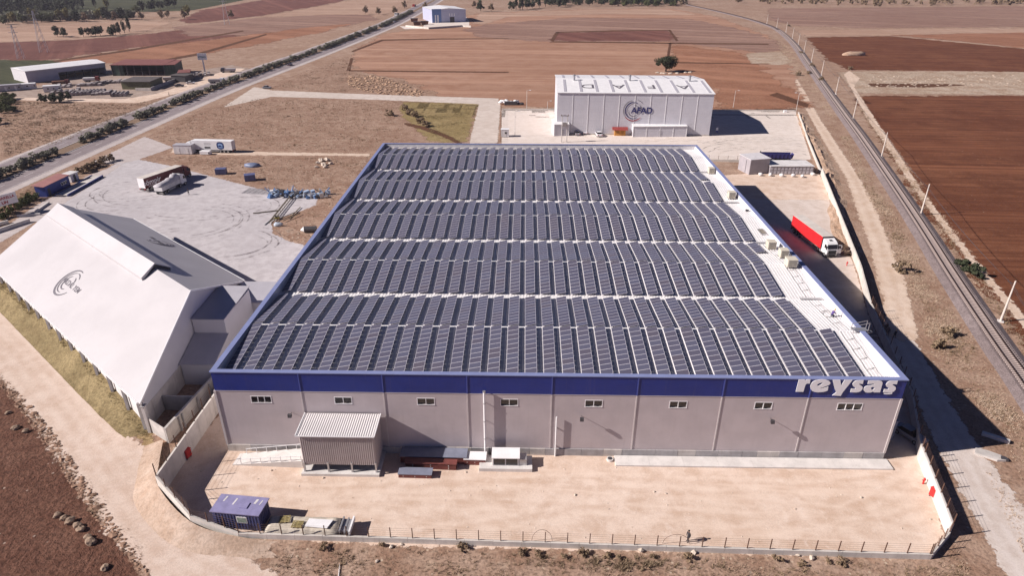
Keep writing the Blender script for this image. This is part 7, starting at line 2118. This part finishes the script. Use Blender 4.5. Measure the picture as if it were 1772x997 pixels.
tufts('dry_grass', 'weeds right of the service road', [(99.24, -0.28), (99.25, -8.38), (99.63, -15.22), (93.05, -25.11), (93.7, -18.39), (96.84, -6.53)], 3060, 13, DRYG, 0.12, 0.40, 8)
tufts('dry_grass', 'scrub over the rough ground above the lane', [(-87.47, 270.79), (-76.32, 380.62), (-56.12, 317.34), (-23.9, 289.58), (-7.5, 257.38), (-57.3, 256.03)], 5950, 14, SCRUB, 0.24, 0.72, 7)
tufts('dry_grass', 'weeds beside the highway shoulder', [(-102.16, 99.39), (-101.83, 113.04), (-98.23, 128.14), (-92.19, 134.64), (-91.25, 107), (-89.97, 82.38)], 3060, 15, DRYG2, 0.16, 0.48, 8)
tufts('dry_grass', 'rough grass between works yard and highway', [(-196.64, 231.24), (-170, 230.63), (-136.33, 226.37), (-124.89, 239.88), (-122.47, 214.52), (-122.98, 156.82), (-130.1, 138.39)], 10200, 16, SCRUB, 0.20, 0.56, 7)
tufts('dry_grass', 'weeds at the edge of the dirt road, field side', [(-34.26, 9.45), (-17.81, -4.8), (-10.26, -11.49), (-2.48, -18.42), (-2.13, -17.24), (-9.74, -10.56), (-16.03, -5.29), (-27.85, 4.88)], 1530, 17, SCRUB, 0.08, 0.28, 7)
LF_WEED = leafmat('dark dry weeds', (.20, .135, .085), (.31, .22, .14), (.25, .175, .11))
tufts('dry_grass', 'darker weed tufts among the scrub beside the railway', [(154.51, 176.08), (139.64, 128.93), (127.94, 89.3), (119.36, 64.46), (112.67, 43.08), (107.54, 26.69), (105.23, 9.57), (101.85, -4.45), (99.63, -15.22), (106.73, -8.23), (111.23, 9.69), (115.89, 28.69), (122.8, 55.86), (133.02, 89.42), (143.16, 129.01), (158.34, 176.18)], 5200, 24, LF_WEED, .2, .5, 9)
tufts('dry_grass', 'darker weed tufts between rails and red field', [(186.3, 234.91), (160.63, 154.62), (138.15, 81.75), (125.84, 39.99), (119.77, 20.14), (123.21, 21.84), (129.23, 41.17), (140.57, 79.96), (160.11, 142.01), (184.54, 222.54)], 4000, 25, LF_WEED, .2, .55, 9)
tufts('dry_grass', 'dark weed tufts over the vacant lot', [(-95.9, 167.28), (-98, 215.16), (-85.22, 240.94), (-14.93, 234.76), (-5.22, 162.9), (-12.82, 150.4), (-59.9, 150.73), (-80.77, 153.22)], 3200, 26, LF_WEED, .3, .7, 8)
tufts('dry_grass', 'dark weed tufts below the front fence', front_strip, 2600, 27, LF_WEED, .15, .45, 10)
tufts('dry_grass', 'dark weed tufts left of the highway', [(-196.64, 231.24), (-170, 230.63), (-136.33, 226.37), (-124.89, 239.88), (-122.47, 214.52), (-122.98, 156.82), (-130.1, 138.39)], 4200, 28, LF_WEED, .3, .8, 8)
tufts('dry_grass', 'dark weed tufts on the plot behind the truck yard', [(-19.2, 76.39), (-10.31, 69.6), (-10.89, 141.26), (-70.91, 144.67), (-84.68, 141.54), (-64.9, 131.44), (-29.97, 108.42), (-15.82, 101.38)], 1800, 29, LF_WEED, .2, .6, 8)
tufts('dry_grass', 'weed tufts along the field side of the dirt road', [(-47.76, 18.28), (-35.96, 9.41), (-20.68, -3.79), (-11.36, -11.96), (-2.39, -19.17), (-0.72, -19.14), (-9.32, -11.92), (-17.39, -4.26), (-30.38, 7.46), (-44.09, 18.36)], 2600, 30, LF_WEED, .1, .32, 9)
tufts('dry_grass', 'weeds on the verge outside the left corner wall', [(-9.94, -2.49), (-7.04, -5.83), (-2.29, -10.87), (4.82, -14.67), (8.56, -15.83), (9.01, -17.02), (3.86, -15.52), (-2.32, -12.22), (-7.32, -7.15)], 900, 31, SCRUB, .1, .3, 9)
tufts('dry_grass', 'sparse small weeds and litter in the sandy front yard', front_pts, 700, 41, SCRUB, .05, .16, 8)
for k, p_ in enumerate([(23.44, -15.62), (32.52, -15.92), (39.27, -16.26), (40.99, -16.54), (43.71, -16.8), (45.97, -16.29), (48.5, -16.47), (49.85, -16.84), (53.55, -16.61), (57.32, -16.69), (67.03, -16.81), (69.39, -17.22), (72.47, -16.85), (73.85, -16.98), (17.07, -16.06)]):
    shrub(f'dark weed clump at the kerb, {ORD[k + 1]} counted along the front fence', p_, .30 + .16 * ((k * 7) % 4) / 3, LF_WEED, 400 + k)
rc = random.Random(21); mb = MB()
for x, y in scatter([(-44.75, 16.72), (-40.96, 13.99), (-28.63, 3.6), (-15.96, -7.82), (-9.48, -13.42), (-2.39, -19.17), (-0.16, -20.24), (-7.34, -13.64), (-15.42, -6.3), (-26.23, 3.65), (-39.51, 14.48)], 700, 13):
    mb.blob((x, y, .0), rc.uniform(.05, .2) * (1 if rc.random() < .9 else 2.0), rc.randint(0, 99), 5, (1.4, 1, .8), .8)
stuff(mb.build('clods', plain('earth clods', (.28, .17, .115), .95, .3, .5, world_co=True)), 'ridge of brown earth clods between the dirt road and field', 'clods')
# ------------------------------------------------------------------ stones
def stones(label_fn, pts, smin, smax, mt_, seed, grp, name='stone'):
    r = random.Random(seed)
    base = [MB().blob((0, 0, .25), .6, seed + k, 8 if smax > .8 else 6, (1.2, .9, .7), .55).mesh('stone', mt_) for k in range(3)]
    for k, p_ in enumerate(pts):
        s = r.uniform(smin, smax)
        o = share(name, base[k % 3], None, (*p_, 0), (0, 0, r.uniform(0, 6)), (s, s, s)); tag(o, label_fn(k), 'stone', grp)
stones(lambda k: f'pale boulder, {ORD[k + 1]} from the top along the red field edge', [(-34.94, 7.23), (-31.46, 3.92), (-29.59, 3.2), (-15.54, -11.86), (-14.45, -12.29), (-13.39, -12.89), (-12.15, -13.47), (-11.51, -13.98), (-10.02, -15.13), (-9.24, -15.78), (-5.69, -19.24)], .6, 1.0, STONE_D, 31, 'boulders along the field edge')
stones(lambda k: f'pale stone lying on the dirt below the front fence, {ORD[k + 1]} from left', [(23.35, -17.75), (23.67, -15.45), (24.57, -15.75), (25.67, -15.41), (52.41, -15.76), (58.15, -15.81), (69.53, -15.98), (70.88, -16.42)], .3, .65, STONE, 32, 'stones below the fence')
stones(lambda k: f'small pale stone in the front yard, {ORD[k + 1]} from left', [(7.01, -3.77), (14.04, -4.99), (31.91, -3.58), (45.61, -7.36), (55.4, -6.58), (56.77, -6.85), (71.75, -9.11), (80.48, -7.05), (82.97, -11.84), (87.03, -10.44)], .12, .3, STONE, 33, 'stones in the front yard')
stones(lambda k: f'rubble block, {ORD[k + 1]} from left, on the mound beside the warehouse', [(-26.22, 135.57), (-25.84, 138.21), (-23.86, 133.69), (-24.17, 138.92), (-22.03, 135.02), (-22.64, 131.19), (-25.33, 131.12)], .8, 1.5, STONE, 34, 'rubble by the warehouse')
r = random.Random(17)
mb = MB()
for x, y in scatter([(-57.18, 301.52), (-46.75, 311.55), (-26.31, 285.98), (-8.89, 257.35), (-9.99, 245.74), (-23.07, 251.08), (-35.19, 256.63), (-48.55, 271.86)], 620, 8):
    mb.blob((x, y, .2), r.uniform(.12, .62), r.randint(0, 99), 5, (1.5, 1, .6), .9)
stuff(mb.build('rubble', plain('orange rubble', (.42, .275, .185), .95, .25, .3, world_co=True)), 'orange spoil and rubble heap at the edge of brown field', 'rubble')
mb = MB()
for x, y in scatter([(226.29, 311.5), (318.29, 322.02), (293.5, 284.63), (239.03, 276.56), (208.58, 278.97)], 240, 9):
    mb.blob((x, y, .05), r.uniform(.15, .6), r.randint(0, 99), 5, (1.5, 1, .5), .6)
stuff(mb.build('rubble', plain('pale rubble', (.48, .38, .30), .95, .2, .3, world_co=True)), 'scattered pale rocks on the stony strip right of the railway', 'rubble')
o = MB().blob((0, 0, .6), 3.2, 3, 8, (2.2, 1.2, .6), .6).build('gravel_mound', M_bank, smooth=True); o.location = (*(257.87, 399.23), 0); tag(o, 'pale gravel mound in the red field beyond the railway', 'mound')
mb = MB()
for x, y in scatter([(-21.19, 78.18), (-10.31, 69.6), (-8.77, 78.46), (-17.65, 80.14)], 60, 10):
    mb.blob((x, y, .0), r.uniform(.1, .32), r.randint(0, 99), 5, (1.5, 1, .5), .6)
stuff(mb.build('rubble', plain('litter rubble', (.36, .27, .21), .95, .3, .5, world_co=True)), 'broken rubble at the corner of the truck yard', 'rubble')
t_ = thing('white_stake', 'thin white stake lying on the earth below the fence', 'stake', (*(19.58, -19.11), 0), R(100)); MB().tube((-.8, 0, .08), (.8, 0, .12), .07, .03, 6).build('shaft', WHITE, t_); MB().tube((.8, 0, .12), (.95, 0, .12), .03, .005, 6).build('tip', WHITE, t_)

mb = MB(); rr_ = random.Random(77)
for x, y in scatter(front_pts, 260, 51):
    mb.blob((x, y, .015), rr_.uniform(.03, .11), rr_.randint(0, 99), 5, (1.3, 1, .7), .6)
stuff(mb.build('pebbles', plain('yard pebbles', (.58, .48, .40), .95, .25, .5, world_co=True)), 'small pebbles and crumbs strewn over the sandy front yard', 'pebbles')
# ------------------------------------------------------------------ people
def person(label, loc, rz, shirt, trousers, skin=(.36, .20, .14), pose='stand', hat=None, s=1.0):
    t = thing('person', label, 'person', loc, rz)
    t.scale = (s, s, s)
    if pose == 'crouch':
        J = dict(pel=(0, 0, .35), sp=(.12, 0, .62), ch=(.28, 0, .82), nk=(.38, 0, .98), hd=(.46, 0, 1.08), hdt=(.50, 0, 1.18), lh=(.02, .12, .33), lk=(.38, .18, .42), la=(.12, .2, .08), lt=(.32, .22, .04), rh=(.02, -.12, .33), rk=(.36, -.2, .40), ra=(.1, -.2, .08), rt=(.3, -.22, .04),
                 ls=(.30, .2, .84), le=(.52, .24, .62), lw=(.68, .14, .42), lf=(.76, .1, .36), rs=(.30, -.2, .84), re=(.52, -.24, .60), rw=(.70, -.12, .40), rf=(.78, -.08, .34))
    else:
        st = .16 if pose == 'walk' else .03
        J = dict(pel=(0, 0, .95), sp=(0, 0, 1.15), ch=(.01, 0, 1.36), nk=(.02, 0, 1.50), hd=(.04, 0, 1.60), hdt=(.05, 0, 1.70), lh=(0, .1, .90), lk=(st * .7, .11, .50), la=(st * .4, .11, .09), lt=(st * .4 + .18, .13, .04), rh=(0, -.1, .90), rk=(-st * .2, -.11, .50), ra=(-st, -.11, .09), rt=(-st + .18, -.13, .04),
                 ls=(.0, .2, 1.40), le=(-.05, .27, 1.13), lw=(.08, .29, .90), lf=(.12, .28, .80), rs=(.0, -.2, 1.40), re=(.02, -.28, 1.13), rw=(.16 if pose == 'walk' else .06, -.28, .92), rf=(.2 if pose == 'walk' else .1, -.27, .82))
    E = [('pel', 'sp'), ('sp', 'ch'), ('ch', 'nk'), ('nk', 'hd'), ('hd', 'hdt'), ('pel', 'lh'), ('lh', 'lk'), ('lk', 'la'), ('la', 'lt'), ('pel', 'rh'), ('rh', 'rk'), ('rk', 'ra'), ('ra', 'rt'), ('ch', 'ls'), ('ls', 'le'), ('le', 'lw'), ('lw', 'lf'), ('ch', 'rs'), ('rs', 're'), ('re', 'rw'), ('rw', 'rf')]
    rad = dict(pel=.14, sp=.13, ch=.15, nk=.06, hd=.095, hdt=.085, lh=.095, lk=.065, la=.045, lt=.04, rh=.095, rk=.065, ra=.045, rt=.04, ls=.07, le=.05, lw=.035, lf=.032, rs=.07, re=.05, rw=.035, rf=.032)
    ks = list(J)
    me = bpy.data.meshes.new('body'); me.from_pydata([J[k] for k in ks], [(ks.index(a), ks.index(b)) for a, b in E], [])
    o = bpy.data.objects.new('body', me); C.objects.link(o); o.parent = t
    sk = o.modifiers.new('skin', 'SKIN')
    for i, k in enumerate(ks):
        sv = me.skin_vertices[0].data[i]; sv.radius = (rad[k], rad[k] * (1.25 if k in ('ch', 'sp', 'pel') else 1)); sv.use_root = (k == 'pel')
    sb = o.modifiers.new('sub', 'SUBSURF'); sb.levels = 1; sb.render_levels = 2
    mt, n, l, p = base_mat('clothes')
    g = n.new('ShaderNodeTexCoord'); sx = n.new('ShaderNodeSeparateXYZ'); l.new(g.outputs['Object'], sx.inputs[0])
    zb, zt, zs = (.45, .95, .06) if pose == 'crouch' else (.97, 1.50, .08)
    c = mixc(n, l, math_n(n, l, 'GREATER_THAN', sx.outputs[2], zb), trousers, shirt)
    c = mixc(n, l, math_n(n, l, 'GREATER_THAN', sx.outputs[2], zt), c, skin)
    c = mixc(n, l, math_n(n, l, 'LESS_THAN', sx.outputs[2], zs), c, (.02, .02, .02))
    l.new(c, p.inputs['Base Color']); p.inputs['Roughness'].default_value = .85
    me.materials.append(mt)
    hp = Vector(J['hdt'])
    hm = plain('hair or cap', hat or (.02, .016, .013), .7, .1, 3)
    MB().blob((hp.x - .01, hp.y, hp.z + .02), .115, 2, 8, (1.05, .95, .75), .05).build('hair' if hat is None else 'helmet', hm, t, smooth=True)
    for sgn in (1, -1):
        w = Vector(J['lf' if sgn > 0 else 'rf'])
        mb = MB().blob((w.x, w.y, w.z - .02), .045, 3, 6, (.7, .5, 1.1), .05)
        for f_ in range(4):
            mb.tube((w.x + .02 - .018 * f_, w.y, w.z - .05), (w.x + .03 - .018 * f_, w.y - sgn * .015, w.z - .12 + .008 * abs(f_ - 1)), .010, .008, 5)
        mb.tube((w.x + .03, w.y - sgn * .02, w.z - .02), (w.x + .06, w.y - sgn * .03, w.z - .07), .011, .009, 5)
        mb.build('hand', plain('skin', skin, .6, .05, 3), t)
    MB().blob((hp.x + .085, 0, hp.z - .08), .022, 1, 6, (1, .8, 1.3), .02).build('nose', plain('skin', skin, .6, .05, 3), t)
    return t
pr_ = person('person in dark clothes standing behind the front fence', (*(57.84, -14.28), 0), R(200), (.035, .03, .035), (.03, .03, .04), s=1.0)
person('person in dark clothes walking across the truck yard beside the lorries', (*(-53.08, 104.38), 0), R(190), (.03, .028, .03), (.025, .025, .03), pose='walk')
person('worker with yellow helmet crouching on the white roof', (84.2, 17.2, roof_z(84, 17.2)), R(20), (.10, .06, .22), (.06, .06, .10), pose='crouch', hat=(.62, .42, .03))
person('left person of the pair standing in the shade beyond the right wall', (*(102.38, 31.83), 0), R(250), (.03, .03, .05), (.025, .025, .035))
person('right person of the pair standing in the shade beyond the right wall', (*(103.2, 31.07), 0), R(100), (.03, .035, .05), (.02, .02, .03), pose='walk')
person('person in the shade behind the pair, nearer the ladder', (*(102.84, 33.42), 0), R(270), (.03, .03, .04), (.02, .02, .03))
person('tiny person walking on the works road', (*(-127.11, 246.11), 0), R(200), (.10, .05, .04), (.03, .03, .04), pose='walk')
# tools and cable heap by the roof worker
t = thing('cable_coil', 'loose coil of thin cable around the crouching roof worker', 'cable', (84.4, 17.9, roof_z(84, 17.9)))
for k in range(3):
    mb = MB(); prev = None
    for j in range(25):
        a = j / 24 * 6.283
        q = Vector((.2 * k + (1.1 + .25 * k) * math.cos(a), (.8 + .3 * k) * math.sin(a) + .1 * math.sin(3 * a), .09 + .01 * k))
        if prev is not None:
            mb.tube(prev, q, .018, n=4, caps=False)
        prev = q
    mb.build('loop', CABLE, t)

# ------------------------------------------------------------------ dusty air over the plain
hz = bpy.data.materials.new('dusty air')
hz.use_nodes = True
n = hz.node_tree.nodes; n.clear()
ho = n.new('ShaderNodeOutputMaterial'); hv = n.new('ShaderNodeVolumePrincipled')
hv.inputs['Color'].default_value = (.86, .80, .92, 1)
hv.inputs['Density'].default_value = .00008
hv.inputs['Anisotropy'].default_value = .2
hz.node_tree.links.new(hv.outputs[0], ho.inputs['Volume'])
o = MB().box(-2990, 2990, -390, 3000, -1.5, 75).build('haze', hz)
o['kind'] = 'stuff'
